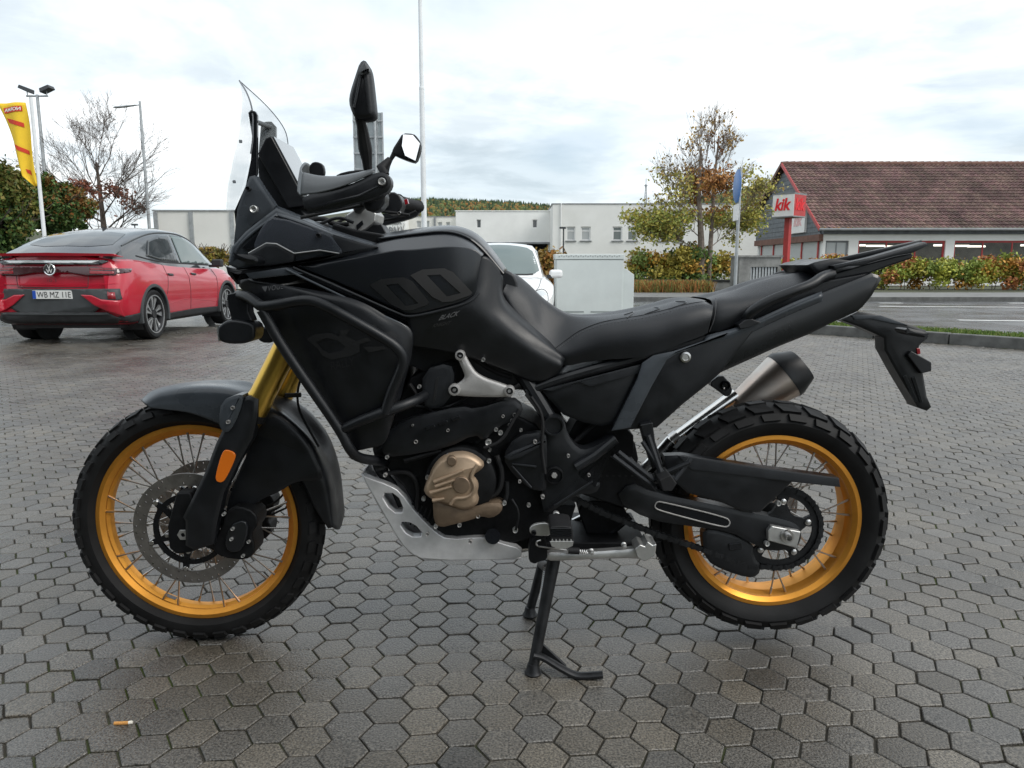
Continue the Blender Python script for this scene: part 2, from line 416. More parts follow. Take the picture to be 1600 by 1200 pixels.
# far side of the road: kerb, footway
fk = struct('far_kerb', MB().box((15, FARK + 0.08, 0.04), (75, 0.08, 0.075)), 'kerb_stone')
struct('footway', MB().box((15, FARK + 2.2, 0.035), (75, 2.04, 0.07)), 'footway')
def stripe(a, b, w, name='road_marking'):
    a, b = Vector(a), Vector(b); d = (b - a).normalized(); nn = Vector((-d.y, d.x, 0)) * w / 2
    o = struct(name, MB().add([a - nn, b - nn, b + nn, a + nn], [(0, 1, 2, 3)]), 'road_paint'); return o
for a, b, w in ((G(1374, 478.5, -0.011), G(1900, 482, -0.011), 0.22), (G(1497, 500, -0.011), G(1740, 503, -0.011), 0.20), (G(1576, 473.5, -0.011), G(1800, 475, -0.011), 0.25), (G(1374, 473.5, -0.011), G(1410, 473.6, -0.011), 0.2)):
    stripe(a, b, w)
stripe(G(-160, 545, -0.008), G(110, 514.5, -0.008), 0.11)

# cigarette end on the paving
c_ = G(192, 1129, 0.006)
cb_ = empty('cigarette_butt', (c_.x, c_.y, 0.0), R(4)); tag(cb_, 'orange cigarette butt lying on the paving', 'cigarette butt')
mat('cig_filter', (0.55, 0.26, 0.07), 0.8, var=0.2, vscale=300); mat('cig_paper', (0.7, 0.66, 0.58), 0.8, var=0.15, vscale=300)
obj('filter', MB().tube([(-0.019, 0, 0.0048), (0.012, 0, 0.0048)], 0.0039, 10), 'cig_filter', cb_)
obj('paper', MB().tube([(0.012, 0, 0.0048), (0.018, 0.001, 0.005), (0.021, 0.001, 0.0045)], [0.0038, 0.004, 0.003], 10), 'cig_paper', cb_)
# ================================================================ buildings, trees, street furniture beyond the lot
def at_d(px, py, d): return P(px, py, CAM.y + d)
def XZ(px, py, d):
    p = at_d(px, py, d); return p.x, p.z
mat('white_render', (0.80, 0.80, 0.78), 0.85, var=0.06, vscale=0.5, bump=0.15, bscale=20, vdetail=7)
mat('stained_render', (0.80, 0.80, 0.775), 0.85, c2=(0.70, 0.70, 0.67), vscale=0.35, vdetail=8, bump=0.15, bscale=20)
mat('cream_render', (0.72, 0.71, 0.66), 0.85, var=0.08, vscale=0.6, vdetail=6)
mat('panel_white', (0.82, 0.81, 0.77), 0.6, var=0.05, vscale=0.5)
mat('window_glass', (0.06, 0.07, 0.075), 0.06, spec=0.8)
mat('curtain_glass', (0.42, 0.44, 0.44), 0.2)
mat('blind_glass', (0.16, 0.185, 0.18), 0.15)
mat('shop_glass', (0.06, 0.075, 0.07), 0.05, spec=0.8, alpha=0.22)
mat('white_frame', (0.78, 0.78, 0.77), 0.5)
mat('grey_trim', (0.22, 0.23, 0.24), 0.6, var=0.15, vscale=2)
mat('dark_void', (0.03, 0.03, 0.03), 0.8, var=0.3, vscale=2)
mat('brown_door', (0.30, 0.2, 0.15), 0.6, var=0.15, vscale=3)
mat('slate', (0.135, 0.15, 0.165), 0.6, var=0.2, vscale=4, bump=0.3, bscale=20)
mat('bargeboard', (0.16, 0.08, 0.06), 0.7, var=0.2, vscale=3)
mat('red_paint', (0.42, 0.045, 0.045), 0.45, var=0.12, vscale=3)
mat('sign_red', (0.75, 0.015, 0.025), 0.45)
mat('sign_white', (0.78, 0.77, 0.76), 0.4, var=0.04, vscale=4)
mat('sign_pink', (0.72, 0.45, 0.45), 0.45, var=0.05, vscale=4)
mat('galvanised', (0.40, 0.42, 0.43), 0.5, metal=0.4, var=0.15, vscale=6)
mat('aluminium', (0.36, 0.40, 0.41), 0.5, metal=0.25, var=0.12, vscale=5)
mat('pole_white', (0.74, 0.76, 0.77), 0.45, var=0.06, vscale=4)
mat('lamp_dark', (0.05, 0.055, 0.06), 0.5)
mat('cabinet_grey', (0.60, 0.645, 0.635), 0.5, var=0.04, vscale=3)
mat('cabinet_slot', (0.28, 0.31, 0.305), 0.6)
mat('concrete_old', (0.26, 0.26, 0.25), 0.85, c2=(0.10, 0.10, 0.095), vscale=2.2, vdetail=8, bump=0.5, bscale=25, thr=(0.3, 0.6))
mat('bark', (0.095, 0.075, 0.062), 0.9, var=0.3, vscale=6, bump=0.6, bscale=30)
mat('bark_pale', (0.19, 0.155, 0.13), 0.9, var=0.3, vscale=6)
mat('flag_yellow', (0.85, 0.56, 0.03), 0.7, var=0.06, vscale=2)
mat('flag_red', (0.62, 0.05, 0.02), 0.7)
mat('flag_white', (0.8, 0.76, 0.7), 0.7)
mat('sign_blue', (0.05, 0.17, 0.45), 0.4, var=0.1, vscale=4)
mat('lit_tube', (0.9, 0.9, 0.85), 0.5, emit=(1, 0.93, 0.8), estr=2.2)
mat('shop_inside', (0.30, 0.29, 0.27), 0.8, var=0.4, vscale=0.8)
mat('mast_grey', (0.30, 0.32, 0.34), 0.7)

def wall_box(mb, x0, x1, y0, y1, z0, z1): return mb.box(((x0 + x1) / 2, (y0 + y1) / 2, (z0 + z1) / 2), ((x1 - x0) / 2, (y1 - y0) / 2, (z1 - z0) / 2))
def facade(mb, x0, x1, z0, z1, y, th, holes):
    """wall slab with real openings: split into cells around the holes"""
    xs = sorted(set([x0, x1] + [h[0] for h in holes] + [h[1] for h in holes])); zs = sorted(set([z0, z1] + [h[2] for h in holes] + [h[3] for h in holes]))
    for i in range(len(xs) - 1):
        run = None
        for k in range(len(zs) - 1):
            cx, cz = (xs[i] + xs[i + 1]) / 2, (zs[k] + zs[k + 1]) / 2
            if any(h[0] < cx < h[1] and h[2] < cz < h[3] for h in holes):
                if run is not None: wall_box(mb, xs[i], xs[i + 1], y, y + th, run, zs[k]); run = None
            elif run is None: run = zs[k]
        if run is not None: wall_box(mb, xs[i], xs[i + 1], y, y + th, run, zs[-1])
    return mb
def window(parent, x0, x1, z0, z1, y, oy, split=True, glass='window_glass', frame='white_frame', sill=True, bars=0):
    """frame and pane set into the opening; y is the wall face, local to the parent"""
    f = min(0.10, 0.12 * (x1 - x0)); fm = MB(); sill = sill and (x1 - x0) > 0.5
    for a in ((x0, x0 + f, z0, z1), (x1 - f, x1, z0, z1), (x0 + f, x1 - f, z0, z0 + f), (x0 + f, x1 - f, z1 - f, z1)): wall_box(fm, a[0], a[1], y + oy, y + oy + 0.06, a[2], a[3])
    if split: wall_box(fm, x0 + f, x1 - f, y + oy + 0.003, y + oy + 0.057, z0 + (z1 - z0) * 0.66, z0 + (z1 - z0) * 0.66 + 0.06)
    for b in range(bars):
        xx = x0 + (x1 - x0) * (b + 1) / (bars + 1); wall_box(fm, xx - 0.03, xx + 0.03, y + oy + 0.004, y + oy + 0.056, z0 + f, z1 - f)
    w = obj('window', fm, frame, parent, smooth=False)
    obj('pane', wall_box(MB(), x0 + f * 0.5, x1 - f * 0.5, y + oy + 0.025, y + oy + 0.035, z0 + f * 0.5, z1 - f * 0.5), glass, w, smooth=False)
    if sill: obj('sill', wall_box(MB(), x0 - 0.08, x1 + 0.08, y - 0.1, y + oy, z0 - 0.07, z0), 'grey_trim', w, smooth=False)
    return w
def building(name, label, px0, px1, ptop, d, depth, holes_px, m, roof_m='grey_trim', base=0.0, cat='building', rz=0.0, bars=0):
    """flat-roofed block: facade at distance d, openings given in the facade plane"""
    x0, zt = XZ(px0, ptop, d); x1, _ = XZ(px1, ptop, d); y = CAM.y + d
    b = empty(name, ((x0 + x1) / 2, y, 0), rz); cx = (x0 + x1) / 2
    tag(b, label, cat)
    hs = []
    for h in holes_px:
        a, zb = XZ(h[0], h[3], d); c, zt2 = XZ(h[1], h[2], d); hs.append((a - cx, c - cx, zb, zt2, h[4] if len(h) > 4 else 'window_glass'))
    mb = facade(MB(), x0 - cx, x1 - cx, base, zt, 0, 0.3, [h[:4] for h in hs])
    wall_box(mb, x0 - cx, x0 - cx + 0.3, 0.3, depth, base, zt); wall_box(mb, x1 - cx - 0.3, x1 - cx, 0.3, depth, base, zt); wall_box(mb, x0 - cx, x1 - cx, depth, depth + 0.3, base, zt)
    obj('wall', mb, m, b, smooth=False)
    obj('roof', wall_box(MB(), x0 - cx - 0.06, x1 - cx + 0.06, -0.05, depth + 0.36, zt, zt + 0.06), roof_m, b, smooth=False)
    for h in hs:
        if h[4] == 'void': continue
        window(b, h[0], h[1], h[2], h[3], 0, 0.1, split=(h[3] - h[2]) > 0.8, glass=h[4], bars=bars, sill=True)
    obj('back_room', wall_box(MB(), x0 - cx + 0.31, x1 - cx - 0.31, 1.4, 1.6, base, zt - 0.02), 'dark_void', b, smooth=False)
    return b, cx
# white blocks across the road
bC, cx = building('office_block', 'white two storey office block with four framed windows beside the tree', 864, 1203, 319, 54, 9, [(885, 899, 354, 376, 'curtain_glass'), (907.5, 923, 354, 376, 'curtain_glass'), (957, 972.5, 354, 376, 'blind_glass'), (980, 996, 354, 376, 'blind_glass'), (1030, 1044, 355, 376, 'blind_glass'), (1054, 1068, 355, 376, 'blind_glass'), (979, 995, 407, 433, 'brown_door')], 'stained_render')
obj('drainpipe', MB().tube([Vector((XZ(876.5, 357, 54)[0] - cx, -0.08, XZ(876, 318, 54)[1])), Vector((XZ(876.5, 357, 54)[0] - cx, -0.08, 0))], 0.05, 8), 'white_frame', bC)
bB, cx = building('workshop_hall', 'long white workshop hall with two small upper windows over an open bay', 712, 863.5, 330, 58, 8, roof_m='white_render', holes_px=[(745, 751.5, 343, 356), (832, 839.5, 343, 356), (762, 792, 380, 388, 'void'), (823, 863, 381, 405, 'void')], m='white_render')
x0, z0 = XZ(712, 380, 58); x1, _ = XZ(863.5, 380, 58)
obj('ledge', wall_box(MB(), x0 - cx, x1 - cx, -0.12, 0.0, z0 - 0.05, z0 + 0.08), 'grey_trim', bB, smooth=False)
xw, zw = XZ(828, 402, 58); xe, _ = XZ(860, 402, 58)
obj('bay_shutter', wall_box(MB(), xw - cx, xe - cx, 0.6, 0.7, 0, zw + 0.5), 'cabinet_slot', bB, smooth=False)
bA, cx = building('low_annexe', 'low cream annexe with small paired windows next to the workshop hall', 634, 718, 339, 62, 7, [(651, 658, 345, 356, 'curtain_glass'), (664, 671, 345, 356, 'curtain_glass'), (684, 691, 347, 355, 'curtain_glass'), (697, 703, 347, 355, 'curtain_glass')], 'cream_render')
obj('drainpipe', MB().tube([Vector((XZ(679.5, 340, 62)[0] - cx, -0.08, 5.0)), Vector((XZ(679.5, 340, 62)[0] - cx, -0.08, 0))], 0.09, 8), 'grey_trim', bA)
bM, cx = building('metalwork_shop', 'white building with grey METALLBAU lettering on its wall', 540, 633, 337, 60, 7, [], 'white_render')
def wall_text(key, xl, xr, zb, zt, y, m, parent, name='lettering', t=0.04, mirror=False):
    vs_, fs_ = TEXTS[key]; a0 = min(v.x for v in vs_); a1 = max(v.x for v in vs_); b0 = min(v.y for v in vs_); b1 = max(v.y for v in vs_)
    mb = MB().add([Vector(((xr - (xr - xl) * (v.x - a0) / (a1 - a0)) if mirror else (xl + (xr - xl) * (v.x - a0) / (a1 - a0)), y, zb + (zt - zb) * (v.y - b0) / (b1 - b0))) for v in vs_], fs_)
    o = obj(name, mb, m, parent, smooth=False); thick(o, t, 0); return o
a, zb = XZ(569, 366, 60); c, zt = XZ(628, 354, 60); wall_text('BAU', a - cx, c - cx, zb, zt, -0.05, 'grey_trim', bM)
a, zb = XZ(606, 350.5, 60); c, zt = XZ(628, 342, 60); wall_text('KER', a - cx, c - cx, zb, zt, -0.05, 'grey_trim', bM)
# panelled white hall on the left
bW, cx = building('panel_hall', 'windowless white hall of tall wall panels behind the red car', 240, 425, 330, 34, 10, [], 'panel_white', roof_m='galvanised')
for px in (243, 298, 362):
    xx, _ = XZ(px, 330, 34); obj('panel_post', wall_box(MB(), xx - cx - 0.09, xx - cx + 0.09, -0.08, 0.0, 0, XZ(px, 331, 34)[1]), 'galvanised', bW, smooth=False)

# unseen building front, added behind the camera to shade the paving and the machine
mat('unseen_showroom_glass', (0.02, 0.022, 0.024), 0.08, spec=0.6); mat('unseen_showroom_wall', (0.10, 0.10, 0.10), 0.8, var=0.15, vscale=1)
sr = empty('unseen_showroom', (-8, -6.0, 0)); tag(sr, 'unseen dark glazed front added to shade the paved lot', 'building')
obj('wall', wall_box(MB(), -9.5, 9.2, -8, 0, 0, 0.5), 'unseen_showroom_wall', sr, smooth=False)
obj('parapet', wall_box(MB(), -9.5, 9.2, -8, 0.05, 3.4, 4.9), 'unseen_showroom_wall', sr, smooth=False)
obj('canopy', wall_box(MB(), -9.5, 9.2, 0.05, 1.4, 3.42, 3.66), 'unseen_showroom_wall', sr, smooth=False)
for i in range(6):
    obj('glass_panel', wall_box(MB(), -9.4 + i * 3.1, -6.4 + i * 3.1, -0.06, -0.03, 0.5, 3.4), 'unseen_showroom_glass', sr, smooth=False)
    obj('mullion', wall_box(MB(), -9.5 + i * 3.1, -9.4 + i * 3.1, -0.1, 0.02, 0.5, 3.4), 'lamp_dark', sr, smooth=False)
obj('back_wall', wall_box(MB(), -9.5, 9.2, -7.9, -7.7, 0.5, 3.4), 'unseen_showroom_wall', sr, smooth=False)

# ---------------------------------------------------------------- shop with the tiled roof
SY = CAM.y + 40.0; SX0 = XZ(1283, 357, 40)[0]; SX1 = SX0 + 26; ez = XZ(1283, 357, 40)[1]; RY = SY + 5.6; rzz = XZ(1216, 256, 45.6)[1]; BY = SY + 10.6; bz = 4.3
shop = empty('discount_shop', (SX0, SY, 0)); tag(shop, 'low shop with red-brown tiled gable roof and grey slate gable', 'building')
def lx(px, d=40): return XZ(px, 400, d)[0] - SX0
wz0, wz1 = 0.75, XZ(1400, 376, 40)[1]; lin = XZ(1400, 366, 40)[1]
ho = [(lx(1340), lx(1476), wz0, wz1), (lx(1490), lx(1628), wz0, wz1), (lx(1642), lx(1780), wz0, wz1), (lx(1289), lx(1325), 0.3, wz1)]
mb = facade(MB(), 0.15, 26, 0, lin, 0, 0.3, ho); wall_box(mb, 25.7, 26, 0.3, 10.6, 0, lin); wall_box(mb, 0.15, 26, 10.3, 10.6, 0, lin)
obj('wall', mb, 'white_render', shop, smooth=False)
obj('fascia', wall_box(MB(), 0.1, 26, -0.12, 0.2, lin, ez - 0.05), 'slate', shop, smooth=False)
obj('floor_slab', wall_box(MB(), 0.2, 25.6, 0.31, 10.2, 0.0, 0.06), 'footway', shop, smooth=False)
obj('ceiling', wall_box(MB(), 0.2, 25.6, 0.31, 10.2, lin - 0.08, lin - 0.02), 'white_render', shop, smooth=False)
obj('shop_interior', wall_box(MB(), 0.5, 25.5, 5.0, 5.2, 0.06, lin - 0.09), 'shop_inside', shop, smooth=False)
for i in range(14):
    yy = 1.2 + (i % 3) * 1.1; xx = 2.0 + i * 1.6
    obj('ceiling_lamp', wall_box(MB(), xx, xx + 1.0, yy, yy + 0.12, wz1 - 0.26, wz1 - 0.16), 'lit_tube', shop, smooth=False)
for i in range(12):
    xx = 2.2 + i * 1.7; hh = random.uniform(0.9, 1.5)
    obj('clothes_rail', wall_box(MB(), xx, xx + 1.1, 1.6 + (i % 2), 2.0 + (i % 2), 0.06, hh), ('curtain_glass', 'grey_trim', 'red_paint', 'panel_white')[i % 4], shop, smooth=False)
for h in ho[:3]:
    w = window(shop, h[0], h[1], h[2], h[3], 0, 0.1, split=False, glass='shop_glass' if 'shop_glass' in MATS else 'window_glass', frame='red_paint', sill=False, bars=2)
w = window(shop, *ho[3], 0, 0.1, split=False, glass='curtain_glass', frame='grey_trim', sill=False, bars=1)
# gable wall facing the street corner: slate above, glazing below
gp_ = [Vector((0, 0, lin)), Vector((0, RY - SY, rzz - 0.25)), Vector((0, 10.6, bz - 0.25)), Vector((0, 10.6, lin - 0.35))]
obj('gable', MB().prism(gp_, (0.15, 0, 0)), 'slate', shop, smooth=False)
for k in range(16):
    z_ = lin + 0.15 + k * 0.27
    y0_ = 0 + (z_ - lin) / (rzz - lin) * 5.6 + 0.1
    y1_ = 10.55 if z_ < bz - 0.3 else 10.6 - (z_ - bz + 0.3) / (rzz - bz) * 5.0
    if y1_ > y0_ + 0.3: obj('slate_course', wall_box(MB(), -0.025, 0.0, y0_, y1_, z_ - 0.01, z_ + 0.2), 'slate', shop, smooth=False)
obj('gable_wall', wall_box(MB(), 0.1, 0.3, 0.3, 10.3, 0, 0.8), 'cream_render', shop, smooth=False)
for k in range(5):
    obj('glazing_post', wall_box(MB(), 0.1, 0.25, 0.5 + k * 2.3, 0.62 + k * 2.3, 0.8, lin), 'red_paint', shop, smooth=False)
obj('gable_glazing', wall_box(MB(), 0.16, 0.19, 0.3, 10.2, 0.8, lin - 0.36), 'curtain_glass', shop, smooth=False)
obj('gable_beam', wall_box(MB(), -0.1, 0.12, -0.05, 10.6, lin - 0.35, lin), 'bargeboard', shop, smooth=False)
# tiled roof: rows of overlapping pantiles with real steps
attr_mat('roof_tile', 0.62, spec=0.35, mulvar=0.3, mscale=0.7, speck=0.25, sscale=9)
def tiled(p00, p01, p10, nrow, ncol, name):
    """p00 eave start, p01 eave end, p10 ridge start"""
    p00, p01, p10 = Vector(p00), Vector(p01), Vector(p10); du = (p01 - p00); dv = (p10 - p00); nn = du.cross(dv).normalized()
    if nn.z < 0: nn = -nn
    K = 6; V = []; F = []; T = []; nc = ncol * K + 1
    cols_ = [tone_r() for _ in range(nrow * ncol)]
    for r in range(nrow):
        for e, lift in ((0.0, 0.055), (1.06, 0.012)):
            for c in range(nc):
                wv_ = 0.028 * math.sin(2 * math.pi * (c % K) / K) + 0.012 * math.sin(4 * math.pi * (c % K) / K)
                V.append(p00 + du * (c / (nc - 1)) + dv * ((r + e) / nrow) + nn * (lift + wv_)); T.append(cols_[r * ncol + min(c // K, ncol - 1)])
        b_ = r * 2 * nc
        for c in range(nc - 1): F.append((b_ + c, b_ + c + 1, b_ + nc + c + 1, b_ + nc + c))
        if r:
            for c in range(nc - 1): F.append((b_ + c, b_ + c + 1, b_ - nc + c + 1, b_ - nc + c))
    me = bpy.data.meshes.new(name); me.from_pydata([tuple(v) for v in V], [], F)
    at_ = me.attributes.new('tone', 'FLOAT_COLOR', 'POINT'); at_.data.foreach_set('color', np.array([(*t, 1) for t in T], dtype=np.float32).ravel())
    me.materials.append(MATS['roof_tile']); return me
def tone_r():
    g = random.uniform(0.75, 1.25); return (0.15 * g, 0.092 * g * random.uniform(0.9, 1.1), 0.08 * g)
rf = obj('roof', tiled((-0.35, -0.55, ez - 0.02), (26.4, -0.55, ez - 0.02), (-0.35, RY - SY, rzz), 22, 110, 'roof'), 'roof_tile', shop)
obj('roof', tiled((26.4, 11.1, bz - 0.15), (-0.35, 11.1, bz - 0.15), (26.4, RY - SY, rzz), 16, 110, 'roof'), 'roof_tile', shop)
rt = MB()
for i in range(66): rt.tube([(-0.35 + i * 0.405, RY - SY, rzz + 0.0), (-0.35 + i * 0.405 + 0.42, RY - SY, rzz + 0.02)], [0.13, 0.145], 10)
obj('ridge_tiles', rt, 'bargeboard', shop)
obj('gutter', MB().tube([(-0.35, -0.65, ez - 0.08), (26.4, -0.65, ez - 0.08)], 0.07, 8), 'grey_trim', shop)
obj('bargeboard', MB().prism([Vector((-0.36, -0.6, ez - 0.16)), Vector((-0.36, RY - SY, rzz - 0.12)), Vector((-0.36, RY - SY, rzz + 0.1)), Vector((-0.36, -0.6, ez + 0.06))], (0.05, 0, 0)), 'red_paint', shop)
obj('bargeboard', MB().prism([Vector((-0.36, 11.1, bz - 0.3)), Vector((-0.36, RY - SY, rzz - 0.12)), Vector((-0.36, RY - SY, rzz + 0.1)), Vector((-0.36, 11.1, bz - 0.08))], (0.05, 0, 0)), 'bargeboard', shop)
gs = obj('gable_sign', wall_box(MB(), -0.16, -0.03, 1.9, 4.0, 2.9, 4.3), 'sign_white', shop, smooth=False)
vs_, fs_ = TEXTS['kik']; o = obj('sign_letters', MB().add([Vector((-0.17, 2.95 - v.x * 0.95, 3.6 + v.y * 0.95)) for v in vs_], fs_), 'sign_pink', gs, smooth=False); thick(o, 0.02, 0)
# sign cube on a red post
sx, sz = XZ(1233, 322, 34)
sg = empty('shop_sign', (sx, CAM.y + 34, 0), R(-50)); tag(sg, 'white cube sign lettered kik in red on a red post', 'sign')
sb = obj('sign_box', wall_box(MB(), -0.52, 0.52, -0.52, 0.52, sz - 0.5, sz + 0.5), 'sign_white', sg, bevel=0.02)
for zz_ in (sz - 0.52, sz + 0.48): obj('sign_frame', wall_box(MB(), -0.54, 0.54, -0.54, 0.54, zz_, zz_ + 0.05), 'grey_trim', sb, smooth=False)
vs_, fs_ = TEXTS['kik']
for q in range(4):
    M_ = Matrix.Rotation(R(90 * q), 4, 'Z')
    if q == 1: obj('sign_face', MB().add([M_ @ Vector(p) for p in ((-0.5, -0.525, sz - 0.46), (0.5, -0.525, sz - 0.46), (0.5, -0.525, sz + 0.46), (-0.5, -0.525, sz + 0.46))], [(0, 1, 2, 3)]), 'red_paint', sb)
    o = obj('sign_letters', MB().add([M_ @ Vector((v.x * 0.60 - 0.05, -0.535, sz + 0.02 + v.y * 0.72)) for v in vs_], fs_), 'sign_red', sb, smooth=False); thick(o, 0.012, 0)
obj('post', MB().box((0.0, 0.0, (sz - 0.52) / 2), (0.115, 0.115, (sz - 0.52) / 2)), 'red_paint', sg)

# ---------------------------------------------------------------- vegetation
def branch_tree(mb, p, d, r, L, depth, tips, spread=0.55, droop=0.0, nseg=3, ratio=0.72, kids=(2, 4), up=0.15):
    pts = [Vector(p)]; dd = Vector(d).normalized(); rs = [r]
    for i in range(nseg):
        dd = (dd + Vector((random.gauss(0, 0.13), random.gauss(0, 0.13), random.gauss(0, 0.08) + up * 0.25 - droop))).normalized()
        pts.append(pts[-1] + dd * L / nseg); rs.append(r * (1 - 0.45 * (i + 1) / nseg))
    mb.tube(pts, rs, 6 if depth > 2 else (4 if depth > 0 else 3), cap=False)
    if depth == 0: tips.append(pts[-1]); tips.append(pts[-2]); return
    if depth <= 2: tips.append(pts[-1])
    for k in range(random.randint(*kids)):
        q = pts[random.randint(1, nseg)]
        nd = (dd + Vector((random.gauss(0, spread), random.gauss(0, spread), random.gauss(0, spread * 0.6) + up))).normalized()
        branch_tree(mb, q, nd, max(r * 0.5, 0.0045), L * ratio * random.uniform(0.75, 1.15), depth - 1, tips, spread, droop, nseg, ratio, kids, up)
    branch_tree(mb, pts[-1], dd, max(r * 0.55, 0.0045), L * ratio, depth - 1, tips, spread, droop, nseg, ratio, kids, up)
def tree_root(name, label, px, d, cat='tree', group=None):
    x = XZ(px, 416, d)[0]; t = empty(name, (x, CAM.y + d, 0)); return tag(t, label, cat, group)
# bare tree behind the red car
random.seed(21)
t1 = tree_root('bare_tree', 'leafless tree with wide thin branches behind the red car', 168, 31)
tm = MB(); tips = []
tm.tube([(0, 0, 0), (0.02, 0, 1.2), (0, 0, 2.4), (-0.05, 0, 4.2), (-0.1, 0, 5.6)], [0.2, 0.17, 0.14, 0.09, 0.05], 8, cap=False)
for z, dx_, dz_, L0, r0 in ((2.0, 1, 0.75, 1.9, 0.07), (2.1, -1, 0.75, 1.6, 0.07), (2.6, 0.8, 0.9, 1.9, 0.075), (3.0, -1, 0.5, 2.0, 0.07), (3.3, 1, 0.35, 1.8, 0.06), (3.6, -0.9, 0.6, 2.0, 0.065), (4.0, 1, 0.6, 1.7, 0.06), (4.5, -0.6, 0.9, 1.6, 0.055), (5.0, 0.5, 1, 1.4, 0.045), (5.4, -0.2, 1, 1.3, 0.04), (3.0, 0.1, 0.6, 1.7, 0.05), (4.2, -0.2, 0.6, 1.5, 0.05)):
    branch_tree(tm, (0, 0, z), (dx_, random.uniform(-0.6, 0.6), dz_), r0 * 0.62, L0, 4, tips, spread=0.5, ratio=0.68, kids=(3, 4), up=0.08)
obj('trunk', tm, 'bark', t1); t1.scale = (0.9, 0.9, 0.93)
pts = []
for q in tips:
    if 0.15 < q.x < 1.6 and 3.0 < q.z < 4.6 and random.random() < 0.6:
        for _ in range(5): pts.append(q + Vector((random.gauss(0, 0.1), random.gauss(0, 0.1), random.gauss(0, 0.1))))
pts = [p for p in pts if abs((p.z - 4.4) + (p.x - 0.3) * 0.9) < 0.35 and p.x < 1.4]
rr_ = random.Random(5)
for _ in range(420):
    k = rr_.random(); pts.append(Vector((0.35 + k * 0.95 + rr_.gauss(0, 0.16), rr_.gauss(0, 0.25), 4.65 - k * 0.75 + rr_.gauss(0, 0.14))))
link('crown', leaf_mesh('crown', np.array([tuple(p) for p in pts]), 0.055, pick([(0.17, 0.05, 0.03), (0.12, 0.05, 0.03), (0.22, 0.08, 0.04)], len(pts))), None, t1)
# round green trees on the left
def globe(name, label, px, py, rx, rz, d, cols, cols2, n=27000, group=None):
    t = tree_root(name, label, px, d); x, z = XZ(px, py, d); k = FPX / d; a, c = rx / k, rz / k
    tr_ = MB(); tps = []
    tr_.tube([(0, 0, 0), (0.03, 0, z * 0.5), (0, 0, z - c * 0.3)], [0.13, 0.11, 0.08], 8, cap=False)
    for q in range(9):
        an = q * 0.7; branch_tree(tr_, (0, 0, z - c * 0.7), (math.cos(an), math.sin(an), 0.7), 0.05, a * 0.8, 2, tps, kids=(1, 2))
    obj('trunk', tr_, 'bark', t)
    # leaves sit in clumps spread over and through the crown
    cl_ = rng.normal(size=(170, 3)); cl_ /= np.linalg.norm(cl_, axis=1)[:, None]; cl_ *= (rng.uniform(0.25, 1.0, 170) ** 0.4)[:, None] * rng.uniform(0.88, 1.07, 170)[:, None]
    ids = rng.integers(0, 170, n); q = cl_[ids] + rng.normal(0, 0.085, (n, 3))
    p = q * np.array([a, a, c]) + np.array([0, 0, z])
    cc_ = pick(cols, n, 0.35); mask = (cl_[ids][:, 0] * 0.8 + cl_[ids][:, 2] * 0.6 + rng.normal(0, 0.25, n)) > 0.55
    if cols2: cc_[mask] = pick(cols2, int(mask.sum()), 0.3)
    link('crown', leaf_mesh('crown', p, 0.052, cc_), None, t)
greens = [(0.05, 0.105, 0.025), (0.07, 0.125, 0.03), (0.04, 0.085, 0.022), (0.10, 0.14, 0.035)]
globe('round_tree', 'dense round green tree beside the yellow flag', -4, 326, 60, 76, 23, greens, [(0.13, 0.15, 0.03), (0.16, 0.13, 0.03)])
globe('round_tree', 'round tree turning orange on one side behind the flagpole', 94, 322, 50, 42, 26, greens, [(0.2, 0.11, 0.03), (0.16, 0.12, 0.03), (0.22, 0.09, 0.025)])
globe('shrub', 'small yellowing shrub in front of the white panel hall', 333, 402, 24, 15, 28, [(0.2, 0.17, 0.03), (0.14, 0.13, 0.03), (0.24, 0.15, 0.04)], None, 2600)
globe('shrub', 'yellowing shrub behind the red car roof', 22, 372, 18, 12, 34, [(0.2, 0.17, 0.03), (0.14, 0.13, 0.03), (0.24, 0.15, 0.04)], None, 1200)
globe('shrub', 'small green shrub under the METALLBAU lettering', 612, 374, 22, 9, 48, [(0.09, 0.11, 0.03), (0.12, 0.12, 0.03)], None, 1500)
# autumn tree between office block and shop
random.seed(33)
t2 = tree_root('autumn_tree', 'half bare autumn tree with orange and yellow leaves by the low wall', 1096, 31)
tm = MB(); tips = []
tm.tube([(0, 0, 0), (0.0, 0, 1.4), (-0.1, 0, 2.6), (-0.25, 0, 4.2), (-0.2, 0, 5.8)], [0.17, 0.15, 0.12, 0.08, 0.04], 8, cap=False)
tm.tube([(0.35, 0.1, 0), (0.36, 0.1, 1.6), (0.4, 0.1, 3.2), (0.42, 0.1, 4.6), (0.5, 0.1, 5.9)], [0.11, 0.10, 0.08, 0.06, 0.03], 8, cap=False)
for z, dx_, dz_, L0 in ((1.6, -1, 0.35, 1.7), (1.8, 1, 0.35, 1.5), (2.1, -1, 0.45, 1.7), (2.3, 1, 0.5, 1.5), (2.6, -0.9, 0.6, 1.6), (3.0, 0.9, 0.7, 1.4), (3.3, -1, 0.7, 1.3), (3.6, -0.6, 0.9, 1.4), (3.9, 0.8, 0.9, 1.3), (4.4, -0.5, 1.0, 1.3), (4.8, 0.5, 1.0, 1.2), (5.2, -0.3, 1, 1.1), (5.6, 0.2, 1, 0.9), (5.0, 0.9, 1, 0.9)):
    branch_tree(tm, (0.0 if dx_ < 0 else 0.35, 0, z), (dx_ * (0.85 if z < 3 else 0.6), random.uniform(-0.7, 0.7), dz_ + 0.15), 0.024, L0 * 0.86, 4, tips, spread=0.5, ratio=0.68, kids=((3, 5) if z < 3.5 else (2, 4)), up=(0.14 if z < 3.5 else 0.3))
obj('trunk', tm, 'bark_pale', t2)
lp, lc = [], []
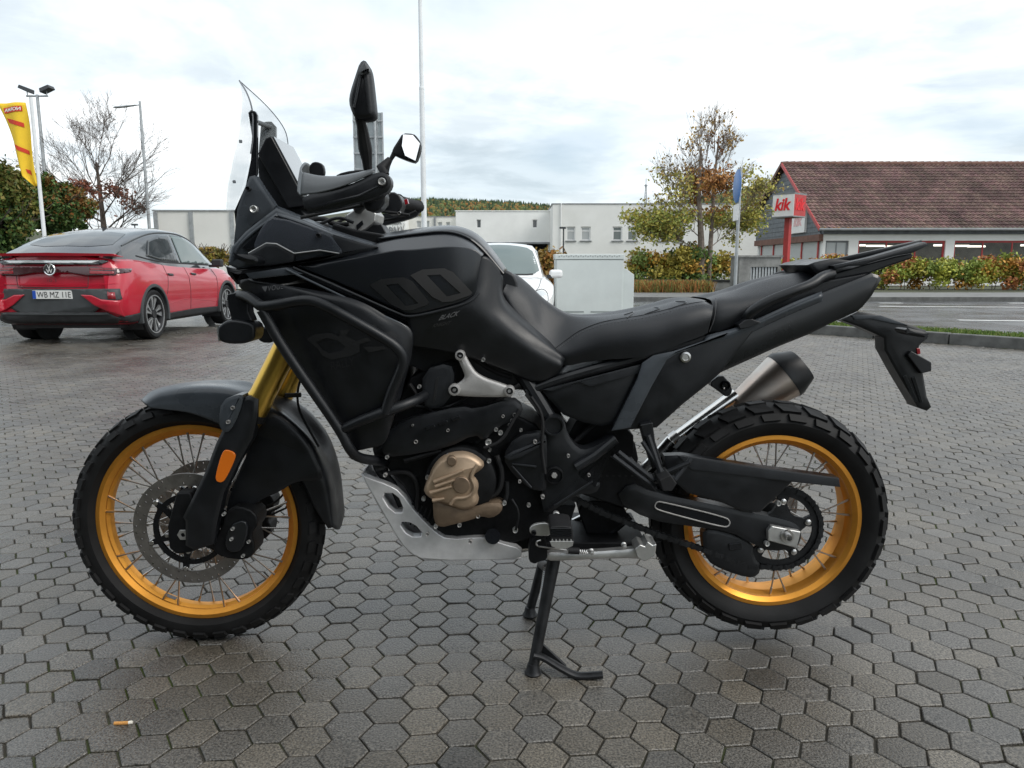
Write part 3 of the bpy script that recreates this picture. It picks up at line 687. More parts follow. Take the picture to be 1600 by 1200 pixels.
for q in tips:
    h = q.z
    if h < 3.2: k, cs_ = (3 if random.random() < 0.7 else 0), [(0.46, 0.43, 0.10), (0.38, 0.40, 0.10), (0.50, 0.40, 0.08), (0.27, 0.32, 0.08)]
    elif h < 5.0 and -0.5 < q.x < 0.7: k, cs_ = (2 if random.random() < 0.6 else 0), [(0.40, 0.17, 0.05), (0.33, 0.15, 0.05), (0.46, 0.24, 0.07)]
    elif h < 6.3 and 0.0 < q.x < 0.7: k, cs_ = (1 if random.random() < 0.2 else 0), [(0.28, 0.12, 0.04)]
    elif h < 4.8 and random.random() < 0.55: k, cs_ = 1, [(0.44, 0.38, 0.09), (0.36, 0.36, 0.09)]
    elif h < 7.0 and random.random() < 0.12: k, cs_ = 1, [(0.42, 0.27, 0.08)]
    else: k, cs_ = 0, [(0.3, 0.2, 0.05)]
    for _ in range(k):
        lp.append(tuple(q + Vector((random.gauss(0, 0.12), random.gauss(0, 0.12), random.gauss(0, 0.12))))); g_ = random.uniform(0.75, 1.25)
        c_ = random.choice(cs_); lc.append(tuple(x * g_ for x in c_))
link('crown', leaf_mesh('crown', np.array(lp), 0.052, np.array(lc)), None, t2)
autumn = [(0.42, 0.33, 0.05), (0.46, 0.24, 0.05), (0.36, 0.36, 0.06), (0.25, 0.31, 0.06), (0.40, 0.16, 0.06), (0.20, 0.26, 0.05), (0.40, 0.36, 0.06), (0.30, 0.33, 0.06)]
def hedge(name, label, px0, px1, d, h, depth, cols, n, cat='hedge', size=0.06, clump=60):
    x0, x1 = XZ(px0, 416, d)[0], XZ(px1, 416, d)[0]
    t = empty(name, ((x0 + x1) / 2, CAM.y + d, 0)); tag(t, label, cat); w = (x1 - x0) / 2
    nc = clump; cx_ = rng.uniform(-w, w, nc); cz = h * rng.uniform(0.12, 1.0, nc) ** 0.7 * (0.86 + 0.14 * np.sin(cx_ * 2.1 + 1) * np.cos(cx_ * 0.7)); cyy = rng.uniform(-depth / 2, depth / 2, nc)
    ccol = pick(cols, nc, 0.2); ids = rng.integers(0, nc, n)
    p = np.stack([cx_[ids], cyy[ids], cz[ids]], 1) + rng.normal(0, 1, (n, 3)) * np.array([0.2, 0.13, 0.14]); p[:, 2] = np.maximum(p[:, 2], 0.03)
    c = ccol[ids] * (1 + rng.uniform(-0.35, 0.35, (n, 1)))
    link('foliage', leaf_mesh('foliage', p, size, c), None, t)
    sm = MB()
    for k in range(int(w * 3)):
        x = random.uniform(-w, w); sm.tube([(x, 0, 0), (x + random.uniform(-0.2, 0.2), random.uniform(-0.3, 0.3), h * 0.8)], [0.02, 0.008], 4, cap=False)
    obj('stems', sm, 'bark', t)
hedge('hedge', 'long autumn hedge of yellow green and orange below the shop windows', 1372, 1720, 33.5, 1.42, 1.3, autumn, 24000, clump=150)
hedge('hedge', 'short orange hedge beside the red sign post', 1226, 1374, 35, 1.35, 1.0, autumn[:2] + autumn[4:5] + autumn, 8000, clump=60)
hedge('hedge', 'green and yellow hedge behind the low stone wall', 992, 1150, 31.5, 1.75, 1.4, [(0.42, 0.36, 0.07), (0.46, 0.27, 0.05), (0.2, 0.26, 0.07), (0.14, 0.22, 0.06), (0.45, 0.37, 0.08)], 12000, clump=80)
hedge('hedge', 'brown autumn hedge beside the grey cabinet and white car', 836, 872, 24, 1.35, 0.8, [(0.22, 0.14, 0.03), (0.16, 0.14, 0.03), (0.26, 0.12, 0.03)], 3500, clump=30)
x0, x1 = XZ(985, 416, 30)[0], XZ(1165, 416, 30)[0]
lw = empty('low_wall', ((x0 + x1) / 2, CAM.y + 29.6, 0)); tag(lw, 'low dark stone wall in front of the green and yellow hedge', 'wall')
obj('masonry', wall_box(MB(), -(x1 - x0) / 2, (x1 - x0) / 2, 0, 0.25, 0, 0.42), 'concrete_old', lw, bevel=0.01)
obj('coping', wall_box(MB(), -(x1 - x0) / 2, (x1 - x0) / 2, -0.04, 0.29, 0.42, 0.5), 'dark_void', lw, bevel=0.01)
x0, x1 = XZ(990, 416, 27)[0], XZ(1110, 416, 27)[0]; n = 5000
pts = np.stack([rng.uniform(x0, x1, n), CAM.y + rng.uniform(26.2, 28.4, n), np.full(n, 0.06)], 1)
og = link('ornamental_grass', grass_blades('ornamental_grass', pts, 0.42, 0.012, pick([(0.3, 0.17, 0.05), (0.25, 0.2, 0.06), (0.14, 0.17, 0.05), (0.33, 0.14, 0.05)], n), 0.3), None)
og['kind'] = 'stuff'; og['label'] = 'orange ornamental grass in front of the low wall'; og['category'] = 'grass'
# weathered concrete box by the footway
x0, zt = XZ(1156, 402, 27.5); x1, _ = XZ(1221, 402, 27.5)
cb2 = empty('concrete_shelter', ((x0 + x1) / 2, CAM.y + 27.5, 0)); tag(cb2, 'weathered grey concrete box beside the footway behind the seat', 'utility box'); w = (x1 - x0) / 2
mb = facade(MB(), -w, w, 0, zt, 0, 0.12, [(-w * 0.45, w * 0.85, 0.15, zt - 0.35)]); wall_box(mb, -w, -w + 0.12, 0.12, 1.0, 0, zt); wall_box(mb, w - 0.12, w, 0.12, 1.0, 0, zt); wall_box(mb, -w, w, 1.0, 1.1, 0, zt)
obj('shell', mb, 'concrete_old', cb2, smooth=False); obj('lid', wall_box(MB(), -w - 0.05, w + 0.05, -0.05, 1.15, zt, zt + 0.07), 'concrete_old', cb2, smooth=False)
for k in range(9): obj('slat', wall_box(MB(), -w * 0.45 + k * w * 1.3 / 9, -w * 0.45 + k * w * 1.3 / 9 + 0.07, 0.06, 0.1, 0.15, zt - 0.36), 'galvanised', cb2, smooth=False)
obj('door_backing', wall_box(MB(), -w * 0.45, w * 0.85, 0.101, 0.115, 0.15, zt - 0.36), 'dark_void', cb2, smooth=False)

# ---------------------------------------------------------------- cabinet, poles, signs
CD = 12.4; x0, zt = XZ(868, 397, CD); x1, _ = XZ(975, 397, CD); x2, zs = XZ(992, 420, CD)
cab = empty('utility_cabinet', ((x0 + x1) / 2, CAM.y + CD, 0)); tag(cab, 'pale grey utility cabinet with vented top behind the motorcycle seat', 'utility cabinet'); w = (x1 - x0) / 2
bd = obj('housing', wall_box(MB(), -w, w, 0, 0.42, 0.0, zt - 0.09), 'cabinet_grey', cab, bevel=0.008)
obj('lid', wall_box(MB(), -w - 0.012, w + 0.012, -0.02, 0.44, zt - 0.088, zt), 'cabinet_grey', cab, bevel=0.01)
dm = wall_box(MB(), -w + 0.02, w - 0.02, -0.012, 0.0, 0.12, zt - 0.10); obj('door', dm, 'cabinet_grey', cab, bevel=0.004)
for k in range(26):
    obj('vent_hole', wall_box(MB(), -w + 0.05 + k * (2 * w - 0.1) / 26, -w + 0.05 + k * (2 * w - 0.1) / 26 + 0.022, -0.0235, -0.02, zt - 0.05 + (k % 2) * 0.012, zt - 0.035 + (k % 2) * 0.012), 'cabinet_slot', cab, smooth=False)
for a, b in ((-w * 0.85, -w * 0.15), (w * 0.05, w * 0.75)): obj('slot', wall_box(MB(), a, b, -0.016, -0.012, 0.26, 0.285), 'cabinet_slot', cab, smooth=False)
sd_ = obj('side_housing', MB().prism([Vector((w + 0.002, 0.05, 0)), Vector((w + x2 - x1, 0.05, 0)), Vector((w + x2 - x1, 0.05, zs - 0.1)), Vector((w + 0.05, 0.05, zs)), Vector((w + 0.002, 0.05, zs))], (0, 0.35, 0)), 'cabinet_grey', cab, bevel=0.008)
def pole(name, label, px, d, ptop, r, m, cat='pole', r1=None, group=None):
    x = XZ(px, 416, d)[0]; z = XZ(px, ptop, d)[1]; t = empty(name, (x, CAM.y + d, 0)); tag(t, label, cat, group)
    return t, z
t, z = pole('flagpole', 'tall plain pale pole behind the handlebar', 664, 20, -110, 0.07, 'pole_white')
zm = XZ(660, 137, 20)[1]
obj('mast', MB().tube([(0, 0, 0), (0, 0, zm)], [0.075, 0.066], 16), 'pole_white', t)
obj('mast_top', MB().tube([(0, 0, zm - 0.02), (0, 0, z)], [0.054, 0.045], 16), 'pole_white', t)
obj('mast_collar', MB().tube([(0, 0, zm - 0.04), (0, 0, zm + 0.02)], [0.072, 0.066], 16), 'pole_white', t)
# traffic sign edge-on
t, z = pole('traffic_sign', 'round blue traffic sign seen edge on with a small white plate on a grey pole', 1150, 14.4, 262, 0.03, 'galvanised', 'traffic sign')
obj('post', MB().tube([(0, 0, 0), (0, 0, z)], 0.032, 12), 'galvanised', t)
M_ = Matrix.Rotation(R(-93), 4, 'Z')
def turned(mb, M_): mb.v = [tuple(M_ @ Vector(v)) for v in mb.v]; return mb
obj('sign_disc', turned(MB().lathe((0, -0.05, z - 0.34), [(0, -0.006), (0.30, -0.006), (0.31, 0.0), (0.30, 0.006), (0, 0.006)], 40), M_), 'sign_blue', t)
obj('sub_plate', turned(wall_box(MB(), -0.2, 0.2, -0.056, -0.048, z - 0.98, z - 0.68), M_), 'sign_white', t)
for zz_ in (z - 0.15, z - 0.5, z - 0.75): obj('clamp', MB().lathe((0, 0, zz_), [(0.033, -0.02), (0.042, -0.02), (0.042, 0.02), (0.033, 0.02)], 12, axis='Z'), 'galvanised', t)
# back of a large sign board
SD = 17.0; x0, zt = XZ(551, 176, SD); x1, _ = XZ(598, 176, SD); _, zb = XZ(575, 300, SD)
t = empty('sign_board', ((x0 + x1) / 2, CAM.y + SD, 0)); tag(t, 'grey ribbed back of a tall road sign board behind the mirror', 'road sign'); w = (x1 - x0) / 2
obj('panel', wall_box(MB(), -w, w, 0, 0.02, zb, zt), 'aluminium', t, smooth=False)
for xx in (-w + 0.015, -w * 0.48, -0.02, w * 0.42, w * 0.62, w - 0.015): obj('rib', wall_box(MB(), xx - 0.014, xx + 0.014, -0.035, 0.0, zb, zt), 'galvanised', t, smooth=False)
for k, zz_ in enumerate(np.linspace(zb + 0.15, zt - 0.18, 5)): obj('rail', wall_box(MB(), -w, w, -0.05, -0.036, zz_ - 0.016, zz_ + 0.016), 'galvanised', t, smooth=False)
for xx in (-w * 0.25, w * 0.5): obj('post', MB().tube([(xx, -0.08, 0), (xx, -0.08, zt - 0.1)], 0.03, 10), 'galvanised', t)
# floodlight mast, street lamp, small lamp
t, z = pole('floodlight_mast', 'tall mast with two dark floodlights by the yellow flag', 84, 30, 148, 0.06, 'galvanised', 'lamp')
obj('mast', MB().tube([(0, 0, 0), (0, 0, z)], [0.085, 0.055], 12), 'galvanised', t)
obj('crossbar', MB().tube([(-0.42, 0, z - 0.05), (0.42, 0, z - 0.05)], 0.035, 8), 'galvanised', t)
for s in (-1, 1):
    h = obj('floodlight', MB().prism([Vector((s * 0.22, -0.2, z + 0.04)), Vector((s * 0.62, -0.2, z + 0.22)), Vector((s * 0.56, -0.2, z + 0.34)), Vector((s * 0.2, -0.2, z + 0.2))], (0, 0.4, 0)), 'lamp_dark', t, bevel=0.02)
    obj('bracket', MB().tube([(s * 0.38, 0, z - 0.04), (s * 0.38, 0, z + 0.12)], 0.02, 6), 'galvanised', t)
t, z = pole('street_lamp', 'street lamp with a single flat arm above the bare tree', 238, 30, 158, 0.05, 'galvanised', 'street lamp')
obj('mast', MB().tube([(0, 0, 0), (0, 0, z)], [0.07, 0.045], 12), 'galvanised', t)
obj('lamp_head', MB().tube([(-0.02, 0, z - 0.14), (-0.25, 0, z - 0.16), (-0.6, 0, z - 0.2), (-0.95, 0, z - 0.23), (-1.05, 0, z - 0.23)], [0.03, 0.06, 0.085, 0.08, 0.03], 10, flat=0.5), 'galvanised', t)
t, z = pole('lamp_post', 'small thin lamp post before the white office block', 880, 48, 356, 0.04, 'lamp_dark', 'lamp')
obj('mast', MB().tube([(0, 0, 0), (0, 0, z)], 0.045, 8), 'lamp_dark', t); obj('lamp_head', MB().box((-0.06, 0, z), (0.2, 0.12, 0.06)), 'lamp_dark', t)
t, z = pole('lamp_post', 'far small lamp post seen above the red car roof', 215.5, 52, 351, 0.04, 'lamp_dark', 'lamp')
obj('mast', MB().tube([(0, 0, 0), (0, 0, z)], 0.04, 8), 'lamp_dark', t); obj('lamp_head', MB().box((0.0, 0, z), (0.18, 0.12, 0.06)), 'lamp_dark', t)
# banner flag seen from behind
t, z = pole('banner_flag', 'yellow advertising banner with red lettering on a white pole', 74, 22, 152, 0.05, 'pole_white', 'flag')
obj('pole', MB().tube([(0, 0, 0), (0, 0, z)], [0.06, 0.045], 12), 'pole_white', t)
k = 22 / FPX
pf_ = [(40, 160), (40, 165), (62, 292), (56, 293), (38, 240), (22, 206), (8, 180), (2, 168), (-3, 161)]
def fp(px, py): q = at_d(px, py, 22); return Vector((q.x - t.location.x, 0, q.z))
nu_, nv_ = 26, 12; rows_f = []
for i in range(nu_):
    v = i / (nu_ - 1); py = 160 + v * 130; xr = 41 + v * 20.5; xl = np.interp(v, [0, 0.06, 0.2, 0.45, 0.7, 0.88, 1.0], [-3, 1, 9, 22, 32, 38, 56])
    rows_f.append([fp(xl + (xr - xl) * j / (nv_ - 1), py + (nv_ - 1 - j) * (0.1)) + Vector((-0.03, 0.06 * math.sin(j * 0.6 + v * 6), 0)) for j in range(nv_)])
fm_ = MB().grid(rows_f); fo_ = obj('banner', fm_, 'flag_yellow', t); thick(fo_, 0.006, 0)
bvf = bvh_of(fm_)
def flag_patch(name, mbv, mbf, m):
    out = MB(); ok = []
    for v in mbv:
        q = fp(v[0], v[1]); h = bvf.ray_cast(q + Vector((0, -2, 0)), Vector((0, 1, 0))); ok.append(h[0] is not None); out.v.append(tuple((h[0] + Vector((0, -v[2], 0))) if h[0] is not None else q))
    out.f = [f for f in mbf if all(ok[i] for i in f)]; return obj(name, out, m, fo_, smooth=False)
def gridpatch(quad, n=8, m=3):
    V_ = []; (a, b, c, d_) = [Vector((*q, 0.02)) for q in quad]
    for i in range(n + 1):
        for j in range(m + 1):
            V_.append(tuple((a.lerp(b, i / n)).lerp(d_.lerp(c, i / n), j / m)))
    return V_, [(i * (m + 1) + j, (i + 1) * (m + 1) + j, (i + 1) * (m + 1) + j + 1, i * (m + 1) + j + 1) for i in range(n) for j in range(m)]
flag_patch('red_strip', *gridpatch([(4, 168.5), (35, 165.5), (36, 174), (6, 177)]), 'flag_red')
vs_, fs_ = TEXTS['NORMA']; a0 = min(v.x for v in vs_); a1 = max(v.x for v in vs_); b0 = min(v.y for v in vs_); b1 = max(v.y for v in vs_)
flag_patch('lettering', [(34 - 28 * (v.x - a0) / (a1 - a0), 175.5 - 1.0 * (34 - 28 * (v.x - a0) / (a1 - a0)) / 12 - 5.5 * (v.y - b0) / (b1 - b0), 0.03) for v in vs_], fs_, 'flag_white')
for q in (((9, 184), (37, 192), (38, 199), (14, 192)), ((23, 225), (44, 235), (46, 242), (28, 234)), ((40, 264), (47, 266), (52, 275), (42, 270))):
    flag_patch('red_lettering', *gridpatch(q), 'flag_red')

# ---------------------------------------------------------------- wooded hills and mast
HD = 1150.0
def ridge(px): return np.interp(px, [-400, 200, 500, 600, 670, 740, 800, 860, 940, 1000, 1060, 1120, 1180, 1230, 1320, 1500, 2000], [360, 350, 328, 312, 309, 312, 314, 320, 322, 320, 314, 300, 288, 282, 284, 300, 330])
hm = MB(); rows_h = []
pxs = np.linspace(-400, 2000, 121)
for fr_, dd_ in ((0.0, HD * 0.62), (0.55, HD * 0.82), (0.94, HD), (0.5, HD * 1.4)):
    rows_h.append([Vector((XZ(p_, 416, dd_)[0], CAM.y + dd_, (XZ(p_, ridge(p_) + 7, HD)[1] * fr_) - 0.5)) for p_ in pxs])
hl = struct('hill', hm.grid(dense(rows_h, 30, 121)), 'soil')
def lowcone(V, F, T, x, y, z, r, h, c, conifer):
    n0 = len(V); k = 6
    if conifer:
        for i in range(k): a = 2 * math.pi * i / k; V.append((x + r * math.cos(a), y + r * math.sin(a), z + h * 0.12))
        V.append((x, y, z + h)); F += [(n0 + i, n0 + (i + 1) % k, n0 + k) for i in range(k)]; T += [c] * (k + 1)
    else:
        for s, hh in ((0.7, 0.1), (1.0, 0.45), (0.75, 0.8)):
            for i in range(k): a = 2 * math.pi * i / k + s; q = r * s * random.uniform(0.85, 1.15); V.append((x + q * math.cos(a), y + q * math.sin(a), z + h * hh))
        V.append((x, y, z + h))
        for r_ in range(2): F += [(n0 + r_ * k + i, n0 + r_ * k + (i + 1) % k, n0 + (r_ + 1) * k + (i + 1) % k, n0 + (r_ + 1) * k + i) for i in range(k)]
        F += [(n0 + 2 * k + i, n0 + 2 * k + (i + 1) % k, n0 + 3 * k) for i in range(k)]; T += [c] * (3 * k + 1)
attr_mat('forest', 0.9, spec=0.1)
V, F, T = [], [], []; hb_ = bvh_of(hm)
random.seed(9)
for i in range(9000):
    px = random.uniform(560, 1330); f_ = random.random() ** 0.6; dd_ = HD * (0.72 + 0.29 * f_); x = XZ(px, 416, dd_)[0]; y = CAM.y + dd_
    h = hb_.ray_cast(Vector((x, y, 500)), Vector((0, 0, -1)))
    if h[0] is None: continue
    con = random.random() < (0.75 if f_ > 0.8 else 0.35); g_ = random.uniform(0.7, 1.25)
    c = random.choice([(0.06, 0.09, 0.05), (0.075, 0.105, 0.055)]) if con else random.choice([(0.17, 0.14, 0.05), (0.25, 0.13, 0.045), (0.12, 0.14, 0.05), (0.21, 0.13, 0.05), (0.13, 0.15, 0.06)])
    lowcone(V, F, T, x, y, h[0].z, random.uniform(2.2, 3.6) if con else random.uniform(3.0, 5.0), random.uniform(8, 13) if con else random.uniform(6, 9), tuple(q * g_ for q in c), con)
me = bpy.data.meshes.new('forest'); me.from_pydata(V, [], F); at_ = me.attributes.new('tone', 'FLOAT_COLOR', 'POINT'); at_.data.foreach_set('color', np.array([(*t_, 1) for t_ in T], dtype=np.float32).ravel()); me.materials.append(MATS['forest'])
fo = link('forest', me, None); fo['kind'] = 'stuff'; fo['label'] = 'mixed autumn forest covering the far hill'; fo['category'] = 'forest'
xm, zm0 = XZ(1008.5, 318, 1180); _, zm1 = XZ(1008.5, 279, 1180)
t = empty('radio_mast', (xm, CAM.y + 1180, zm0 - 6)); tag(t, 'far lattice radio mast on the wooded hill', 'mast'); H_ = zm1 - zm0 + 6
mm_ = MB()
for i in range(4):
    a = math.pi / 4 + i * math.pi / 2; mm_.tube([(2.2 * math.cos(a), 2.2 * math.sin(a), 0), (0.9 * math.cos(a), 0.9 * math.sin(a), H_ * 0.8)], 0.45, 4)
for k in range(8):
    z_ = H_ * 0.8 * k / 8; q = 2.2 - 1.3 * k / 8; mm_.box((0, 0, z_), (q * 0.75, q * 0.75, 0.2))
obj('lattice', mm_, 'mast_grey', t); obj('platform', MB().lathe((0, 0, H_ * 0.74), [(0, 0), (2.6, 0), (2.6, 1.2), (0, 1.2)], 10, axis='Z'), 'mast_grey', t); obj('antenna', MB().tube([(0, 0, H_ * 0.74), (0, 0, H_)], 0.5, 5), 'mast_grey', t)
# ================================================================ motorcycle
mat('plastic', (0.0085, 0.0095, 0.0115), 0.37, spec=0.5, var=0.25, vscale=14, bump=0.12, bscale=700, rvar=0.08)
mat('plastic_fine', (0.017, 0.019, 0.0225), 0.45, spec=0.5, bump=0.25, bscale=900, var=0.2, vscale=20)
mat('grey_plastic', (0.055, 0.063, 0.073), 0.30, var=0.15, vscale=10, rvar=0.08)
mat('satin_black', (0.008, 0.009, 0.011), 0.28, spec=0.6, var=0.2, vscale=6, rvar=0.06, coat=0.15)
mat('tank_paint', (0.011, 0.013, 0.0165), 0.27, spec=0.75)
mat('guard_grey', (0.10, 0.108, 0.115), 0.42)
mat('gloss_black', (0.008, 0.009, 0.011), 0.12)
mat('dark_metal', (0.025, 0.026, 0.028), 0.45, metal=0.6, var=0.3, vscale=25, bump=0.15, bscale=400)
mat('cast_black', (0.008, 0.0085, 0.0095), 0.5, spec=0.3, metal=0.3, var=0.35, vscale=30, bump=0.35, bscale=500)
mat('rubber', (0.008, 0.008, 0.009), 0.68, var=0.3, vscale=20, bump=0.2, bscale=300)
mat('tyre_rubber', (0.0085, 0.0085, 0.009), 0.62, spec=0.35, var=0.45, vscale=9, bump=0.15, bscale=250)
mat('vinyl', (0.010, 0.0112, 0.014), 0.40, spec=0.6, var=0.15, vscale=9, bump=0.35, bscale=650)
mat('gold_tube', (0.66, 0.42, 0.09), 0.3, metal=1.0, var=0.1, vscale=12)
mat('gold_rim', (0.80, 0.35, 0.055), 0.40, metal=0.8, var=0.1, vscale=10)
mat('alloy', (0.55, 0.55, 0.54), 0.42, metal=0.85, var=0.12, vscale=30, bump=0.1, bscale=500)
mat('skid_alloy', (0.66, 0.66, 0.67), 0.45, metal=0.5, var=0.12, vscale=18, bump=0.15, bscale=350)
mat('bracket_alloy', (0.44, 0.43, 0.42), 0.5, metal=0.6, var=0.1, vscale=30, bump=0.25, bscale=700)
mat('steel', (0.62, 0.61, 0.60), 0.28, metal=1.0, var=0.1, vscale=30)
mat('muffler_steel', (0.60, 0.55, 0.50), 0.34, metal=1.0, var=0.12, vscale=8, c2=(0.52, 0.42, 0.36))
mat('pipe_steel', (0.78, 0.77, 0.75), 0.2, metal=1.0)
mat('disc_steel', (0.34, 0.32, 0.305), 0.42, metal=0.9, var=0.2, vscale=25)
mat('spoke_steel', (0.5, 0.48, 0.46), 0.3, metal=1.0)
mat('bronze', (0.42, 0.31, 0.215), 0.46, metal=0.55, var=0.1, vscale=20, bump=0.12, bscale=500)
mat('bronze_dark', (0.20, 0.145, 0.10), 0.5, metal=0.5, var=0.2, vscale=25, bump=0.15, bscale=500)
mat('amber', (0.75, 0.17, 0.01), 0.2, coat=0.5)
mat('red_lens', (0.25, 0.01, 0.015), 0.15, coat=0.5)
mat('screen_clear', (0.62, 0.67, 0.70), 0.05, alpha=0.24, spec=1.0)
mat('screen_rim', (0.10, 0.105, 0.115), 0.3)
mat('smoke_clear', (0.08, 0.09, 0.11), 0.04, alpha=0.42, spec=1.0)
mat('mirror_glass', (0.9, 0.92, 0.93), 0.02, metal=1.0)
mat('display', (0.05, 0.055, 0.06), 0.14, coat=1.0, spec=1.0)
mat('print_grey', (0.038, 0.0375, 0.0385), 0.45)
mat('print_dim', (0.018, 0.0185, 0.02), 0.5)
mat('print_light', (0.14, 0.14, 0.145), 0.45)
mat('seam', (0.09, 0.09, 0.095), 0.6)

bike = empty('motorcycle')
tag(bike, 'black adventure motorcycle with golden wire-spoke wheels raised on its centre stand', 'motorcycle')

def poly3(pts, Y): return [P(p[0], p[1], p[2] if len(p) > 2 else Y) for p in pts]
def panel(name, pts, Y, depth, m, parent=bike, it=1, inset=0.006, rise=0.004, mirror=False, holes=None, steps=2):
    """a moulded cover: traced outline with rounded lip on the near face and real depth behind"""
    w = chaikin(poly3(pts, Y), it) if it else poly3(pts, Y)
    bm = bmesh.new(); vsf = [bm.verts.new(p) for p in w]; f = bm.faces.new(vsf); f.normal_update()
    if f.normal.y > 0: f.normal_flip()
    n = len(vsf); back = [bm.verts.new(Vector(p) + Vector((0, depth, 0))) for p in w]
    for i in range(n):
        bm.faces.new((vsf[i], vsf[(i + 1) % n], back[(i + 1) % n], back[i]))
    bm.faces.new(back)
    for s in range(steps if inset else 0):
        k = (1.0, 0.6)[s]
        bmesh.ops.inset_individual(bm, faces=[f], thickness=inset * k, depth=rise * (0.75, 0.25)[s], use_even_offset=True)
    bmesh.ops.recalc_face_normals(bm, faces=bm.faces)
    me = bpy.data.meshes.new(name); bm.to_mesh(me); bm.free()
    me.polygons.foreach_set('use_smooth', [True] * len(me.polygons)); me.set_sharp_from_angle(angle=R(50))
    o = link(name, me, m, parent)
    if mirror: mirrored(o)
    return o
def block(name, pts, Y0, Y1, m, parent=bike, it=0, bevel=0.003, mirror=False):
    w = poly3(pts, Y0)
    if it: w = chaikin(w, it)
    o = obj(name, MB().prism(w, (0, Y1 - Y0, 0)), m, parent, bevel=bevel, ang=40)
    if mirror: mirrored(o)
    return o
def pipe(name, pts, r, m, Y=0.0, parent=bike, n=10, it=2, mirror=False):
    w = poly3(pts, Y)
    if it: w = chaikin(w, it, closed=False)
    if isinstance(r, (list, tuple)):
        k = len(w); m_ = len(r); r = [r[0] + 0 * i if m_ == 1 else np.interp(i / (k - 1), np.linspace(0, 1, m_), r) for i in range(k)]
    o = obj(name, MB().tube(w, r, n), m, parent)
    if mirror: mirrored(o)
    return o
def bolt(px, py, Y, r, m='steel', parent=bike, h=0.006, name='bolt'):
    return obj(name, MB().lathe(P(px, py, Y), [(0, 0.0), (r * 0.45, 0.0), (r * 0.5, -h * 0.5), (r * 0.85, -h), (r, -h * 0.7), (r, h)], 14), m, parent)
def sheet(name, rows, nu, nv, m, parent=bike, t=0.004, mirror=False, mir_rows=False):
    g = [[P(*p) for p in r] for r in rows]
    if mir_rows: g = g + [[Vector((p.x, -p.y, p.z)) for p in r] for r in reversed(g[:-1])]
    mb = MB().grid(dense(g, nu, nv)); o = obj(name, mb, m, parent, ang=60)
    if t: thick(o, t, 0)
    if mirror: mirrored(o)
    return o, mb

